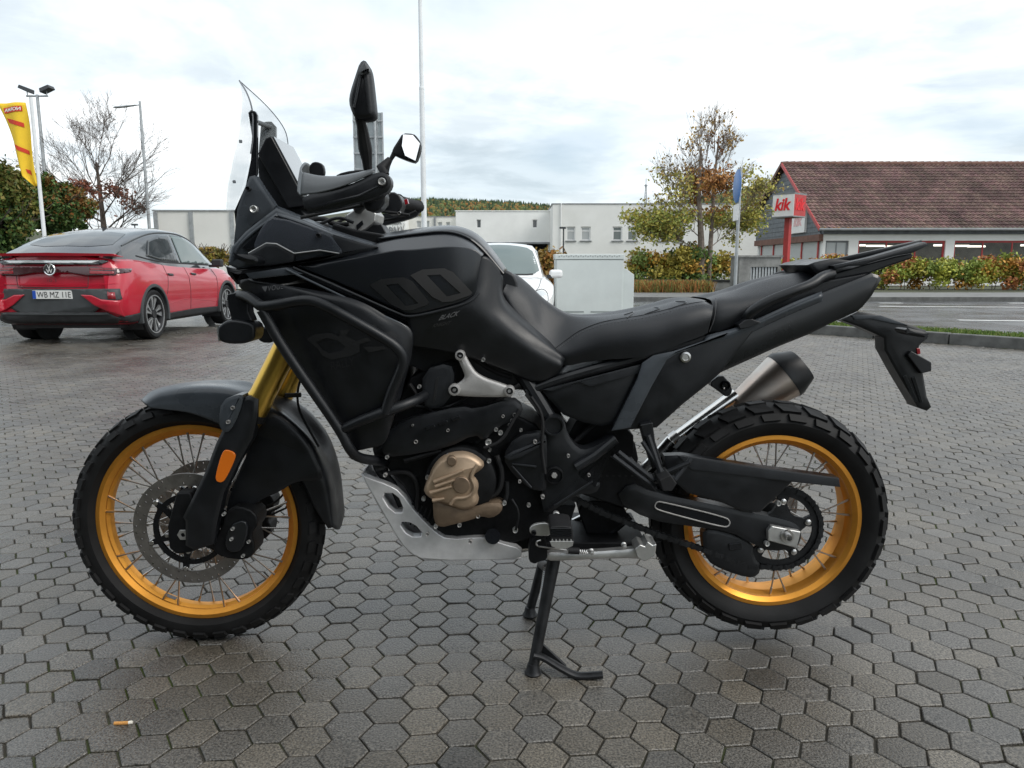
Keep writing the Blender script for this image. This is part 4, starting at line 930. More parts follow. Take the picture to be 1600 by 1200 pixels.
# ---------------------------------------------------------------- wheels
def wheel_set(c, Rt, Wt, Rf, Wr, nsp, nblk, label, rows, blk_h):
    hub = obj('wheel', MB().lathe((0, 0, 0), [(0.0, -0.062), (0.024, -0.062), (0.026, -0.05), (0.05, -0.046), (0.052, -0.036), (0.03, -0.03), (0.026, 0.0),
              (0.03, 0.03), (0.052, 0.036), (0.05, 0.046), (0.026, 0.05), (0.024, 0.062), (0, 0.062)], 40), 'dark_metal', bike, loc=c)
    hub['label'] = label
    h = Wt / 2; hr = Rt - Rf
    obj('tyre', MB().lathe((0, 0, 0), [(Rf - 0.012, -Wr * 0.86), (Rf + 0.004, -Wr * 1.0), (Rf + hr * 0.25, -h * 0.95), (Rf + hr * 0.48, -h), (Rf + hr * 0.68, -h * 0.9),
              (Rf + hr * 0.84, -h * 0.66), (Rf + hr * 0.93, -h * 0.34), (Rf + hr * 0.955, 0), (Rf + hr * 0.93, h * 0.34), (Rf + hr * 0.84, h * 0.66), (Rf + hr * 0.68, h * 0.9),
              (Rf + hr * 0.48, h), (Rf + hr * 0.25, h * 0.95), (Rf + 0.004, Wr * 1.0), (Rf - 0.012, Wr * 0.86)], 96), 'tyre_rubber', hub)
    prof = catmull([Vector((Rf + hr * a, h * b, 0)) for a, b in ((0.55, -1.0), (0.68, -0.93), (0.84, -0.68), (0.93, -0.35), (0.955, 0), (0.93, 0.35), (0.84, 0.68), (0.68, 0.93), (0.55, 1.0))], 161)
    def pp(s): return prof[max(0, min(160, int((s + 1) * 80)))]
    tr = MB()
    for i in range(nblk):
        for (s0, s1, ph, ln, sk) in rows:
            vsb = []
            for lift in (-0.004, blk_h):
                kk = 1.0 if lift < 0 else 0.9
                sm = (s0 + s1) / 2; sw = (s1 - s0) / 2 * kk
                for s in (sm - sw, sm + sw):
                    q = pp(s); q2 = (pp(min(1, s + 0.03)) - pp(max(-1, s - 0.03))).normalized()
                    nx, ny = -q2.y * -1, -q2.x      # outward normal in (r, y)
                    nr, nyy = q2.y, -q2.x
                    if nr < 0: nr, nyy = -nr, -nyy
                    r_ = q.x + nr * lift; y_ = q.y + nyy * lift
                    for e in (-1, 1):
                        a = 2 * math.pi * (i + ph + e * ln * kk / 2 + sk * s) / nblk
                        vsb.append(Vector((r_ * math.cos(a), y_, r_ * math.sin(a))))
            tr.add(vsb, [(0, 1, 3, 2), (4, 6, 7, 5), (0, 4, 5, 1), (2, 3, 7, 6), (0, 2, 6, 4), (1, 5, 7, 3)])
    obj('tread', tr, 'tyre_rubber', hub, ang=25)
    w = Wr
    obj('rim', MB().lathe((0, 0, 0), [(Rf + 0.003, -w - 0.002), (Rf + 0.004, -w + 0.003), (Rf - 0.012, -w + 0.008), (Rf - 0.015, -w * 0.55), (Rf - 0.022, -w * 0.35), (Rf - 0.024, w * 0.35), (Rf - 0.015, w * 0.55),
             (Rf - 0.012, w - 0.008), (Rf + 0.004, w - 0.003), (Rf + 0.003, w + 0.002), (Rf - 0.008, w + 0.003), (Rf - 0.019, w - 0.006), (Rf - 0.020, w * 0.6), (Rf - 0.027, w * 0.38), (Rf - 0.028, 0),
             (Rf - 0.027, -w * 0.38), (Rf - 0.020, -w * 0.6), (Rf - 0.019, -w + 0.006), (Rf - 0.008, -w - 0.003)], 120, closed=True), 'gold_rim', hub, ang=28)
    for par, (side, sgn) in enumerate(((-1, 1), (-1, -1), (1, 1), (1, -1))):
        a1 = sgn * R(42)
        p0 = Vector((0.047 * math.cos(a1), side * 0.041, 0.047 * math.sin(a1)))
        p1 = Vector((Rf - 0.022, -side * 0 + side * w * 0.62, 0))
        d = (p1 - p0).normalized()
        sm = MB().tube([p0, p1], 0.0023, 6).tube([p1 - d * 0.018, p1 + d * 0.003], 0.0033, 6).mesh('spoke')
        for i in range(nsp // 4):
            s = link('spoke', sm, 'spoke_steel', hub)
            s.rotation_euler = (0, -2 * math.pi * (i * 4 + par + 0.3) / nsp, 0)
    return hub
def drilled_disc(name, ro, ri, y, parent, nh=48):
    na, nr = nh * 4, 7; mb = MB()
    keep = []
    for i in range(na):
        for k in range(nr):
            hole = (i % 4 == 2) and ((k == 1 and (i // 4) % 3 == 0) or (k == 3 and (i // 4) % 3 == 1) or (k == 5 and (i // 4) % 3 == 2) or (k == 5 and (i // 4) % 3 == 0))
            if not hole: keep.append((i, k))
    def v(i, k, s): 
        r = ri + (ro - ri) * k / nr; a = 2 * math.pi * i / na
        return Vector((r * math.cos(a), y + s * 0.0022, r * math.sin(a)))
    for s in (-1, 1):
        mb.add([v(i, k, s) for i in range(na) for k in range(nr + 1)],
               [(i * (nr + 1) + k, ((i + 1) % na) * (nr + 1) + k, ((i + 1) % na) * (nr + 1) + k + 1, i * (nr + 1) + k + 1) for i, k in keep])
    n0 = na * (nr + 1)
    for k in (0, nr):
        mb.f += [(i * (nr + 1) + k, ((i + 1) % na) * (nr + 1) + k, n0 + ((i + 1) % na) * (nr + 1) + k, n0 + i * (nr + 1) + k) for i in range(na)]
    return obj(name, mb, 'disc_steel', parent, smooth=False)
def carrier(name, ro, ri, y, arms, rh, parent, m='gloss_black'):
    mb = MB().lathe((0, y, 0), [(ri, -0.003), (ro, -0.003), (ro, 0.003), (ri, 0.003)], 60, closed=True)
    for i in range(arms):
        a = 2 * math.pi * i / arms + 0.35
        d = Vector((math.cos(a), 0, math.sin(a))); t = Vector((-math.sin(a), 0, math.cos(a)))
        for (r0, r1, w0, w1) in ((rh, ri + 0.002, 0.012, 0.007), (ro - 0.002, ro + 0.02, 0.009, 0.006)):
            pl = [d * r0 + t * w0, d * r1 + t * w1, d * r1 - t * w1, d * r0 - t * w0]
            mb.prism([p + Vector((0, y - 0.0035, 0)) for p in pl], (0, 0.007, 0))
    return obj(name, mb, m, parent, ang=30)

FW = P(314, 808, 0.0); FW.z = 0.339
RW = P(1196.5, 805, 0.0)
front = wheel_set(FW, 0.339, 0.090, 0.270, 0.027, 36, 36, 'spoked wheel with golden rim and drilled brake discs at the fork',
                  [(-0.98, -0.62, 0.1, 0.62, 0.25), (-0.5, -0.06, 0.55, 0.6, -0.4), (0.02, 0.46, 0.05, 0.6, 0.4), (0.58, 0.96, 0.5, 0.62, -0.25)], 0.006)
rear = wheel_set(RW, 0.317, 0.148, 0.234, 0.053, 32, 26, 'broad spoked wheel with golden rim and chain sprocket',
                 [(-0.97, -0.66, 0.0, 0.7, 0.15), (-0.6, -0.22, 0.35, 0.72, 0.5), (-0.16, 0.16, 0.1, 0.6, 0.2), (0.22, 0.6, 0.55, 0.72, -0.5), (0.66, 0.97, 0.2, 0.7, -0.15)], 0.0065)
for s in (-1, 1):
    drilled_disc('brake_disc', 0.152, 0.118, s * 0.066, front)
    carrier('disc_carrier', 0.098, 0.084, s * 0.068, 6, 0.05, front)
    for i in range(6):
        a = 2 * math.pi * i / 6 + 0.35
        obj('rotor_button', MB().lathe((0.112 * math.cos(a), s * 0.066, 0.112 * math.sin(a)), [(0, -0.006), (0.006, -0.006), (0.008, -0.004), (0.008, 0.004), (0.006, 0.006), (0, 0.006)], 12), 'steel', front)
for i, a in enumerate((0.9, 2.2, 3.4, 4.6, 5.8)):
    obj('hub_bolt', MB().lathe((0.062 * math.cos(a), -0.074, 0.062 * math.sin(a)), [(0, -0.004), (0.005, -0.004), (0.006, 0), (0.006, 0.006)], 8), 'steel', front)
obj('valve_sticker', MB().lathe((0, 0, 0), [(0.2412, -0.012), (0.2412, 0.004)], 4, a0=R(-118), a1=R(-110)), 'print_light', front)
# rear sprocket and disc
SPY = -0.10
sp = MB().lathe((0, SPY, 0), [(0.087, -0.003), (0.104, -0.003), (0.104, 0.003), (0.087, 0.003)], 84, closed=True)
for i in range(42):
    a = 2 * math.pi * i / 42
    d = Vector((math.cos(a), 0, math.sin(a))); t = Vector((-math.sin(a), 0, math.cos(a)))
    sp.prism([d * 0.103 + t * 0.005 + Vector((0, SPY - 0.003, 0)), d * 0.111 + t * 0.002 + Vector((0, SPY - 0.003, 0)), d * 0.111 - t * 0.002 + Vector((0, SPY - 0.003, 0)), d * 0.103 - t * 0.005 + Vector((0, SPY - 0.003, 0))], (0, 0.006, 0))
for i in range(5):
    a = 2 * math.pi * i / 5 + 0.25
    d = Vector((math.cos(a), 0, math.sin(a))); t = Vector((-math.sin(a), 0, math.cos(a))); b_ = Vector((0, SPY - 0.005, 0))
    sp.prism([d * 0.04 + t * 0.026 + b_, d * 0.068 + t * 0.011 + b_, d * 0.089 + t * 0.016 + b_, d * 0.089 - t * 0.016 + b_, d * 0.068 - t * 0.011 + b_, d * 0.04 - t * 0.026 + b_], (0, 0.01, 0))
    obj('sprocket_bolt', MB().lathe((0.074 * math.cos(a), SPY - 0.006, 0.074 * math.sin(a)), [(0, -0.006), (0.005, -0.006), (0.008, -0.004), (0.008, 0.004)], 12), 'steel', rear)
sp.lathe((0, SPY, 0), [(0.0, -0.006), (0.05, -0.006), (0.05, 0.006), (0.0, 0.006)], 40)
obj('sprocket', sp, 'dark_metal', rear, ang=30)
drilled_disc('brake_disc', 0.12, 0.088, 0.088, rear, 40)
carrier('disc_carrier', 0.09, 0.075, 0.088, 5, 0.04, rear)

# ---------------------------------------------------------------- fork and mudguard
for s in (-1, 1):
    Yf = s * 0.105
    ax = Vector((FW.x, Yf, FW.z)); top = P(545, 352, 0.0); up = (Vector((top.x, Yf, top.z)) - ax)
    L_ = up.length; u = up.normalized()
    fo = Vector((0.022, 0, 0.0))
    def at(k): return ax + fo + u * k
    obj('fork_tube', MB().tube([at(0.255), at(0.275), at(0.325), at(0.345), at(0.352), at(0.41), at(0.42), at(0.68)], [0.016, 0.019, 0.027, 0.031, 0.0335, 0.0335, 0.0315, 0.0315], 28), 'gold_tube', bike)
    obj('fork_seal', MB().tube([at(0.352), at(0.372)], [0.0345, 0.0345], 24), 'rubber', bike)
    obj('fork_slider', MB().tube([at(0.0), at(0.27)], [0.019, 0.0175], 20), 'steel', bike)
    lug = [(-0.03, -0.03), (-0.012, -0.046), (0.03, -0.04), (0.062, 0.0), (0.05, 0.07), (0.035, 0.12), (0.0, 0.12), (-0.03, 0.03)]
    o = obj('axle_clamp', MB().prism([ax + Vector((a, -0.022 * 1 - (0.006 if s < 0 else -0.006), b)) for a, b in lug], (0, 0.044, 0)), 'cast_black', bike, bevel=0.006, ang=40)
# fork guards (near side traced, other side the same moulding)
fg = panel('fork_guard', [(378, 622), (390, 618), (404, 624), (402, 652), (395, 684), (372, 724), (350, 770), (340, 812), (334, 850), (304, 860), (290, 852), (290, 814), (286, 808), (300, 780), (322, 735), (338, 692), (350, 668), (366, 650)], -0.142, 0.03, 'plastic', it=0, mirror=False, inset=0.007, rise=0.006)
g2 = mirrored(fg)
block('reflector', [(347, 704), (356, 703), (367, 708), (368, 716), (352, 750), (345, 755), (337, 752), (336, 743)], -0.152, -0.145, 'amber', fg, it=2, bevel=0.002)
panel('guard_wear_mark', [(334, 722), (344, 706), (336, 738), (326, 756), (318, 772), (312, 778), (318, 752)], -0.1455, 0.002, 'grey_plastic', fg, it=1, inset=0)
bolt(364, 637, -0.156, 0.005, 'bracket_alloy', fg); bolt(357, 659, -0.156, 0.005, 'bracket_alloy', fg)
obj('axle_nut', MB().lathe(P(287, 835, -0.130), [(0, 0.004), (0.005, 0.004), (0.0065, -0.006), (0.014, -0.006), (0.0155, -0.003), (0.0155, 0.0), (0.0215, 0.001), (0.0215, 0.012)], 6, ), 'alloy', bike, smooth=False)
obj('axle', MB().tube([FW + Vector((0, -0.125, 0)), FW + Vector((0, 0.13, 0))], 0.0125, 20), 'steel', bike)
# calipers
cal = block('brake_caliper', [(352, 800), (372, 790), (398, 800), (404, 818), (392, 836), (398, 852), (396, 868), (382, 876), (358, 874), (338, 868), (330, 852), (345, 825)], -0.128, -0.048, 'cast_black', it=1, bevel=0.006)
block('caliper_cover', [(360, 820), (382, 812), (388, 828), (378, 862), (356, 864), (350, 846)], -0.138, -0.126, 'satin_black', cal, it=1, bevel=0.004)
for q in ((364, 826), (362, 842), (380, 868), (389, 846), (350, 803)): bolt(q[0], q[1], -0.140 if q[0] < 370 else -0.130, 0.0045, 'alloy', cal)
block('brake_caliper', [(385, 790), (410, 770), (428, 778), (426, 800), (416, 812), (424, 822), (420, 840), (400, 846), (384, 830)], 0.06, 0.125, 'cast_black', it=1, bevel=0.006)
for k, (a, b) in enumerate((((418, 790), (452, 760)), ((420, 800), (460, 766)), ((422, 806), (452, 792)))):
    pipe('brake_hose', [a, ((a[0] + b[0]) / 2, a[1] - 8), b, (b[0] - 4, b[1] - 60)], 0.003, 'rubber', 0.06)
# mudguard: beak over the tyre, rear tail behind the fork
sheet('mudguard', [
    [(237, 637, -0.066), (262, 640, -0.072), (300, 646, -0.076), (346, 664, -0.08), (384, 690, -0.082)],
    [(232, 635, -0.064), (256, 629, -0.072), (300, 627, -0.076), (350, 627, -0.08), (392, 640, -0.08)],
    [(224, 629, -0.05), (250, 615, -0.062), (300, 608, -0.066), (352, 609, -0.068), (396, 621, -0.068)],
    [(223, 624, 0.0), (245, 608, 0), (290, 600, 0), (350, 600, 0), (398, 610, 0)]], 40, 30, 'grey_plastic', mir_rows=True, t=0.004)
sheet('mudguard_tail', [
    [(380, 690, -0.084), (420, 700, -0.084), (462, 735, -0.08), (490, 790, -0.074), (513, 825, -0.066)],
    [(400, 640, -0.082), (440, 652, -0.082), (483, 694, -0.08), (508, 752, -0.074), (520, 824, -0.066)],
    [(398, 612, 0.0), (448, 645, 0), (492, 690, 0), (521, 748, 0), (530, 826, 0)]], 30, 40, 'plastic', mir_rows=True, t=0.005)
panel('mudguard_skirt', [(398, 640), (438, 654), (482, 694), (507, 746), (492, 752), (461, 752), (438, 768), (408, 780), (372, 806), (352, 806), (360, 770), (390, 700)], -0.084, 0.012, 'plastic', it=1, mirror=True)
panel('mudguard_stay', [(346, 626), (372, 616), (381, 618), (374, 646), (360, 674), (348, 676), (341, 660)], -0.150, 0.05, 'grey_plastic', it=1, mirror=True)
pipe('brake_hose', [(474, 580), (464, 610), (466, 640), (482, 670), (498, 698)], 0.0032, 'rubber', -0.05)
pipe('hose_clip', [(446, 618), (470, 617)], 0.006, 'rubber', -0.09, it=0)

# ---------------------------------------------------------------- core of the machine: frame, radiator, engine
block('radiator_core', [(420, 480), (560, 470), (640, 530), (620, 650), (560, 690), (480, 580)], -0.13, 0.13, 'cast_black')
block('airbox', [(470, 420), (640, 395), (750, 410), (780, 470), (860, 560), (820, 610), (700, 600), (620, 560), (540, 480)], -0.12, 0.12, 'plastic')
block('headlamp_shell', [(366, 400), (420, 350), (520, 375), (580, 390), (470, 440), (395, 450), (372, 440)], -0.12, 0.12, 'plastic', it=1)
eng = block('engine_block', [(612, 660), (700, 640), (790, 640), (850, 670), (870, 720), (868, 800), (842, 840), (790, 852), (700, 848), (650, 820), (640, 770), (600, 730), (594, 690)], -0.115, 0.115, 'cast_black', it=1, bevel=0.008)
block('cylinder_head', [(640, 590), (706, 560), (760, 590), (800, 640), (720, 672), (612, 700), (606, 660)], -0.125, 0.11, 'cast_black', bevel=0.006)
hs = panel('heat_shield', [(596, 690), (616, 664), (654, 650), (722, 634), (742, 640), (800, 622), (818, 636), (812, 652), (776, 668), (756, 690), (742, 678), (700, 700), (620, 714), (598, 712)], -0.165, 0.04, 'plastic', it=1, inset=0.007)
for px in (672, 692, 712): block('vent_slot', [(px - 8, 668 - (px - 672) * 0.35), (px + 6, 663 - (px - 672) * 0.35), (px + 8, 667 - (px - 672) * 0.35), (px - 5, 673 - (px - 672) * 0.35)], -0.1745, -0.167, 'gloss_black', hs, bevel=0.001)
panel('throttle_cover', [(660, 578), (704, 566), (712, 592), (700, 630), (676, 640), (660, 632)], -0.15, 0.05, 'plastic_fine', it=1)
block('label_plate', [(681, 592), (686, 588), (680, 626), (676, 630)], -0.156, -0.153, 'print_dim', bevel=0)
for q in ((748, 590, 12, 5, 10), (742, 614, 8, 6, -20), (764, 622, 12, 2, -8), (770, 628, 14, 2, -8), (736, 622, 4, 8, 0)):
    block('connector', [(q[0], q[1]), (q[0] + q[2], q[1] + q[4] * 0.3), (q[0] + q[2], q[1] + q[3] + q[4] * 0.3), (q[0], q[1] + q[3])], -0.12, -0.08, 'print_light', bevel=0.001)
# silver triangular engine hanger
br = panel('frame_bracket', [(712, 552), (726, 552), (733, 568), (747, 588), (790, 602), (802, 608), (802, 616), (792, 621), (712, 619), (702, 613), (704, 603), (716, 600), (727, 590), (724, 580), (716, 562)], -0.178, 0.02, 'bracket_alloy', it=2, inset=0.004, rise=0.003)
panel('bracket_pocket', [(722, 606), (746, 594), (782, 606), (780, 612), (728, 612)], -0.1795, 0.006, 'bronze_dark', br, it=1, inset=0)
br.data.materials
for q in ((719, 555, 0.0125), (710, 609, 0.0145), (796, 611, 0.0135)):
    obj('bracket_eye', MB().lathe(P(q[0], q[1], -0.18), [(q[2] * 0.62, 0.004), (q[2] * 0.66, -0.007), (q[2] * 0.95, -0.006), (q[2], 0.0), (q[2], 0.012)], 24), 'bracket_alloy', br)
    obj('bracket_bolt', MB().lathe(P(q[0], q[1], -0.18), [(0, 0.0), (q[2] * 0.3, 0.0), (q[2] * 0.34, -0.003), (q[2] * 0.58, -0.002), (q[2] * 0.6, 0.01)], 12), 'dark_metal', br)
# clutch cover
cc = P(714, 752, -0.19)
def circ(c, a0, a1, n, r): return [c + Vector((r * math.cos(R(a)), 0, r * math.sin(R(a)))) for a in np.linspace(a0, a1, n)]
ring = obj('clutch_ring', MB().lathe(P(720, 752, -0.165), [(0.0, -0.008), (0.076, -0.008), (0.087, -0.002), (0.09, 0.02), (0.09, 0.07)], 48), 'cast_black', bike)
cov = panel('clutch_cover', [(664, 757), (670, 745), (674, 734), (681, 723), (690, 715), (701, 710), (712, 707.5), (725, 707), (736, 710), (747, 716), (758, 726), (751, 735), (736, 743), (745, 751), (748, 761), (745, 771), (749, 784), (738, 794), (721, 797), (700, 789), (674, 780), (662, 769)], -0.188, 0.06, 'bronze', it=1, inset=0.007, rise=0.011)
panel('cover_skirt', [(676, 778), (690, 786), (726, 796), (748, 790), (764, 786), (786, 786), (784, 800), (768, 810), (750, 806), (738, 812), (706, 820), (690, 824), (678, 818)], -0.178, 0.05, 'bronze_dark', cov, it=1)
obj('cover_cap', MB().lathe(P(721, 758, -0.203), [(0, -0.002), (0.019, -0.002), (0.021, 0.0), (0.022, 0.008)], 28), 'bronze_dark', cov)
for a, b in (((678, 753), (724, 735)), ((680, 760), (710, 750)), ((672, 770), (706, 760)), ((676, 782), (694, 779))):
    w0, w1 = P(*a, -0.201), P(*b, -0.203)
    obj('cover_rib', MB().tube([w0, w1], [0.0055, 0.003], 8), 'bronze', cov)
w = [P(704, 788, -0.199), P(711, 778, -0.2), P(728, 778, -0.2), P(740, 770, -0.2), P(742, 758, -0.2), P(735, 745, -0.2), P(746, 726, -0.198)]
obj('cover_ridge', MB().tube(chaikin(w, 2, closed=False), 0.005, 8), 'bronze', cov)
obj('oil_filler', MB().lathe(P(706, 720, -0.199), [(0, -0.006), (0.010, -0.006), (0.012, -0.004), (0.013, 0.006), (0.013, 0.02)], 20), 'bronze_dark', cov)
for q in ((668, 746), (662, 779), (764, 720), (788, 786), (747, 806), (718, 820), (681, 822), (700, 712)): bolt(q[0], q[1], -0.175, 0.0055, 'alloy', cov)
for q in ((763, 691, 0.008), (765, 703, 0.004), (804, 648, 0.005), (800, 657, 0.005), (796, 664, 0.004), (775, 671, 0.005), (782, 676, 0.006), (814, 672, 0.004), (655, 604, 0.005), (605, 714, 0.005), (645, 664, 0.003), (755, 562, 0.005)):
    bolt(q[0], q[1], -0.168, q[2], 'alloy', eng)
pipe('coolant_hose', [(600, 720), (588, 700), (600, 676), (640, 660)], 0.014, 'rubber', -0.1)
pipe('coolant_hose', [(586, 712), (592, 738), (612, 752), (628, 790)], 0.012, 'rubber', -0.09)
pipe('hose', [(756, 780), (780, 770), (786, 740), (776, 712)], 0.007, 'rubber', -0.15)
pipe('hose', [(770, 796), (792, 784), (792, 752)], 0.006, 'dark_metal', -0.15)
obj('oil_filter', MB().tube([P(770, 838, -0.15), P(770, 838, -0.08)], 0.02, 20), 'gloss_black', bike)
# exhaust headers, seen between the skid plate and the engine
pipe('exhaust_header', [(610, 690), (592, 730), (612, 790), (660, 850), (740, 862), (840, 850), (960, 790), (1010, 735), (1050, 690)], 0.021, 'pipe_steel', 0.06, n=14)

# skid plate
sk_out = [(564, 741), (573, 746), (605, 757), (625, 768), (651, 803), (681, 832), (699, 843), (755, 839), (768, 842), (779, 848), (816, 858), (814, 875), (664, 876), (640, 864), (625, 847), (592, 792)]
def skid_strip(name, quads, Y, parent=bike, **k): return panel(name, quads, Y, 0.05, 'skid_alloy', parent, it=1, inset=0.005, rise=0.004, **k)
# side wall with two windows: made of rails around the openings
skm = MB()
outer = [P(*p, -0.135) for p in sk_out]
h1 = [P(*p, -0.135) for p in ((594, 771), (620, 771), (633, 801), (612, 801))]
h2 = [P(*p, -0.135) for p in ((622, 815), (646, 817), (664, 838), (638, 839))]
def holed(outer, holes, depth):
    bm = bmesh.new(); edges = []
    for loop in [outer] + holes:
        vl = [bm.verts.new(p) for p in loop]
        edges += [bm.edges.new((vl[i], vl[(i + 1) % len(vl)])) for i in range(len(vl))]
    bmesh.ops.triangle_fill(bm, use_beauty=True, use_dissolve=False, edges=edges)
    r = bmesh.ops.extrude_face_region(bm, geom=list(bm.faces))
    bmesh.ops.translate(bm, verts=[g for g in r['geom'] if isinstance(g, bmesh.types.BMVert)], vec=(0, depth, 0))
    bmesh.ops.recalc_face_normals(bm, faces=bm.faces)
    bmesh.ops.dissolve_limit(bm, angle_limit=R(2), verts=bm.verts, edges=bm.edges)
    return bm
bm = holed(chaikin(outer, 1), [chaikin(h1, 1), chaikin(h2, 1)], 0.03)
me = bpy.data.meshes.new('skid_plate'); bm.to_mesh(me); bm.free()
me.polygons.foreach_set('use_smooth', [True] * len(me.polygons)); me.set_sharp_from_angle(angle=R(35))
sk = obj('skid_plate', me, 'skid_alloy', bike, bevel=0.006, segs=3)
mirrored(sk)
sheet('skid_base', [[(564, 742, -0.13), (592, 792, -0.13), (625, 846, -0.13), (642, 864, -0.13), (665, 875, -0.13), (740, 875, -0.13), (814, 874, -0.13)]], 2, 2, 'skid_alloy')[0] if False else None
bl = [P(*p, -0.12) for p in ((564, 741), (592, 792), (625, 847), (640, 864), (664, 876), (740, 875), (814, 874))]
o = obj('skid_floor', MB().grid([bl, [Vector((p.x, -p.y, p.z)) for p in bl]]), 'skid_alloy', bike); thick(o, 0.004)

# frame
pipe('frame_tube', [(800, 560), (826, 600), (862, 660)], 0.019, 'plastic', -0.125, mirror=True)
pipe('frame_tube', [(822, 612), (870, 594), (940, 574), (1010, 556), (1100, 528)], 0.0135, 'plastic', -0.128, mirror=True)
obj('frame_sticker', MB().prism(poly3([(822, 612), (846, 642), (843, 648), (820, 618)], -0.152), (0, 0.003, 0)), 'print_dim', bike)
pv = panel('pivot_plate', [(852, 655), (868, 650), (882, 656), (886, 676), (896, 694), (910, 704), (930, 698), (960, 680), (966, 692), (930, 716), (906, 734), (930, 752), (940, 756), (930, 772), (900, 772), (862, 800), (846, 800), (848, 740)], -0.15, 0.05, 'plastic', it=1, mirror=True, inset=0.008)
obj('pivot_ring', MB().lathe(P(865, 665, -0.16), [(0.0, 0.004), (0.0205, 0.004), (0.0215, -0.006), (0.0245, -0.006), (0.026, 0.004), (0.026, 0.02)], 32), 'plastic', pv)
obj('pivot_bolt', MB().lathe(P(866, 743, -0.16), [(0.0, -0.006), (0.007, -0.006), (0.009, -0.002), (0.009, 0.0), (0.018, 0.001), (0.02, -0.005), (0.023, -0.004), (0.023, 0.01)], 24), 'cast_black', pv)
obj('pivot_stud', MB().lathe(P(866, 743, -0.167), [(0, -0.002), (0.007, -0.002), (0.008, 0.002)], 6), 'bracket_alloy', pv)
panel('sprocket_cover', [(784, 714), (806, 681), (848, 675), (855, 684), (855, 762), (848, 768), (828, 764), (802, 742)], -0.158, 0.03, 'plastic', it=1, inset=0.006)
panel('cover_fin', [(784, 712), (852, 686), (854, 692), (800, 722)], -0.17, 0.01, 'plastic_fine', it=1, inset=0.003, rise=0.002)
for a, b in (((800, 725), (838, 729)), ((800, 728), (830, 762)), ((866, 790), (926, 752))):
    obj('cover_rib', MB().tube([P(*a, -0.166), P(*b, -0.168)], [0.002, 0.003], 6), 'plastic_fine', bike)
for q in ((826, 789, 0.005), (805, 828, 0.007)): bolt(q[0], q[1], -0.16, q[2], 'alloy')
block('stand_bracket', [(828, 848), (1010, 848), (1000, 852), (870, 872), (828, 872)], -0.12, 0.12, 'cast_black')
block('frame_cradle', [(740, 840), (850, 790), (900, 790), (880, 850), (830, 858), (760, 858)], -0.09, 0.09, 'cast_black')
block('linkage', [(900, 790), (935, 780), (990, 800), (960, 832), (940, 838), (940, 854), (925, 856), (915, 830)], -0.05, 0.06, 'cast_black', it=1, bevel=0.004)
pipe('linkage_rod', [(934, 848), (985, 806)], 0.011, 'dark_metal', -0.04, it=0)
bolt(937, 851, -0.06, 0.012, 'dark_metal')
# shock and hidden middle between frame and swingarm
block('rear_shock_mount', [(880, 660), (960, 650), (1000, 690), (960, 760), (900, 760)], -0.06, 0.06, 'cast_black', it=1)

# gear lever, foot peg, side stand
gl = block('gear_lever', [(827, 824), (838, 818), (856, 817), (862, 826), (862, 838), (836, 838), (828, 834)], -0.20, -0.188, 'alloy', it=1, bevel=0.003)
block('lever_arm', [(863, 802), (870, 799), (876, 804), (875, 830), (862, 830)], -0.20, -0.186, 'alloy', gl, it=1, bevel=0.003)
bolt(869, 807, -0.202, 0.0065, 'dark_metal', gl); bolt(834, 832, -0.202, 0.0065, 'dark_metal', gl)
pg = block('foot_peg', [(858, 826), (864, 822), (890, 822), (896, 828), (895, 852), (884, 857), (872, 857), (862, 852)], -0.30, -0.21, 'rubber', it=1, bevel=0.004)
cr = MB()
for i in range(6):
    x = 863 + i * 5.8
    cr.prism([P(x, 842, -0.302), P(x + 2.4, 847, -0.302), P(x - 2.4, 847, -0.302)], (0, 0.003, 0))
cr.prism([P(p[0], p[1], -0.303) for p in ((859, 846), (896, 846), (895, 853), (884, 858), (872, 858), (862, 854))], (0, 0.004, 0))
obj('peg_crown', cr, 'alloy', pg, bevel=0.0008)
for i in range(4):
    obj('peg_groove', MB().tube([P(861, 826 + i * 3.6, -0.3015), P(893, 826 + i * 3.6, -0.3015)], 0.0012, 6), 'gloss_black', pg)
ss = panel('side_stand', [(852, 862), (890, 864), (930, 862), (1000, 857), (1020, 850), (1025, 866), (1010, 877), (994, 872), (940, 873), (880, 876), (853, 876)], -0.185, 0.02, 'alloy', it=1, inset=0.004, rise=0.003)
block('stand_foot', [(992, 858), (1000, 851), (1008, 854), (1012, 846), (1020, 852), (1026, 850), (1024, 868), (1008, 878), (996, 872)], -0.21, -0.15, 'alloy', ss, bevel=0.003)
block('stand_hinge', [(832, 838), (850, 836), (856, 860), (855, 876), (842, 878), (836, 882), (826, 878), (826, 858)], -0.20, -0.15, 'cast_black', ss, it=1, bevel=0.003)
sprg = MB(); a_, b_ = P(886, 860, -0.2), P(918, 862, -0.2)
d_ = (b_ - a_)
sprg.tube([a_ + d_ * (k / 90) + Vector((0, math.cos(k * 0.7) * 0.006, math.sin(k * 0.7) * 0.006)) for k in range(91)], 0.0014, 5)
obj('stand_spring', sprg, 'steel', ss)
obj('spring_sleeve', MB().tube([P(888, 860, -0.2), P(905, 861, -0.2)], 0.0085, 12), 'rubber', ss)
pipe('spring_hook', [(845, 844), (838, 846), (838, 853), (850, 855), (888, 860)], 0.0022, 'steel', -0.2, ss)
for q in ((924, 862), (975, 852)): obj('stand_stud', MB().lathe(P(q[0], q[1], -0.19), [(0, -0.012), (0.005, -0.011), (0.006, -0.006), (0.004, 0.0), (0.007, 0.004)], 12), 'alloy', ss)

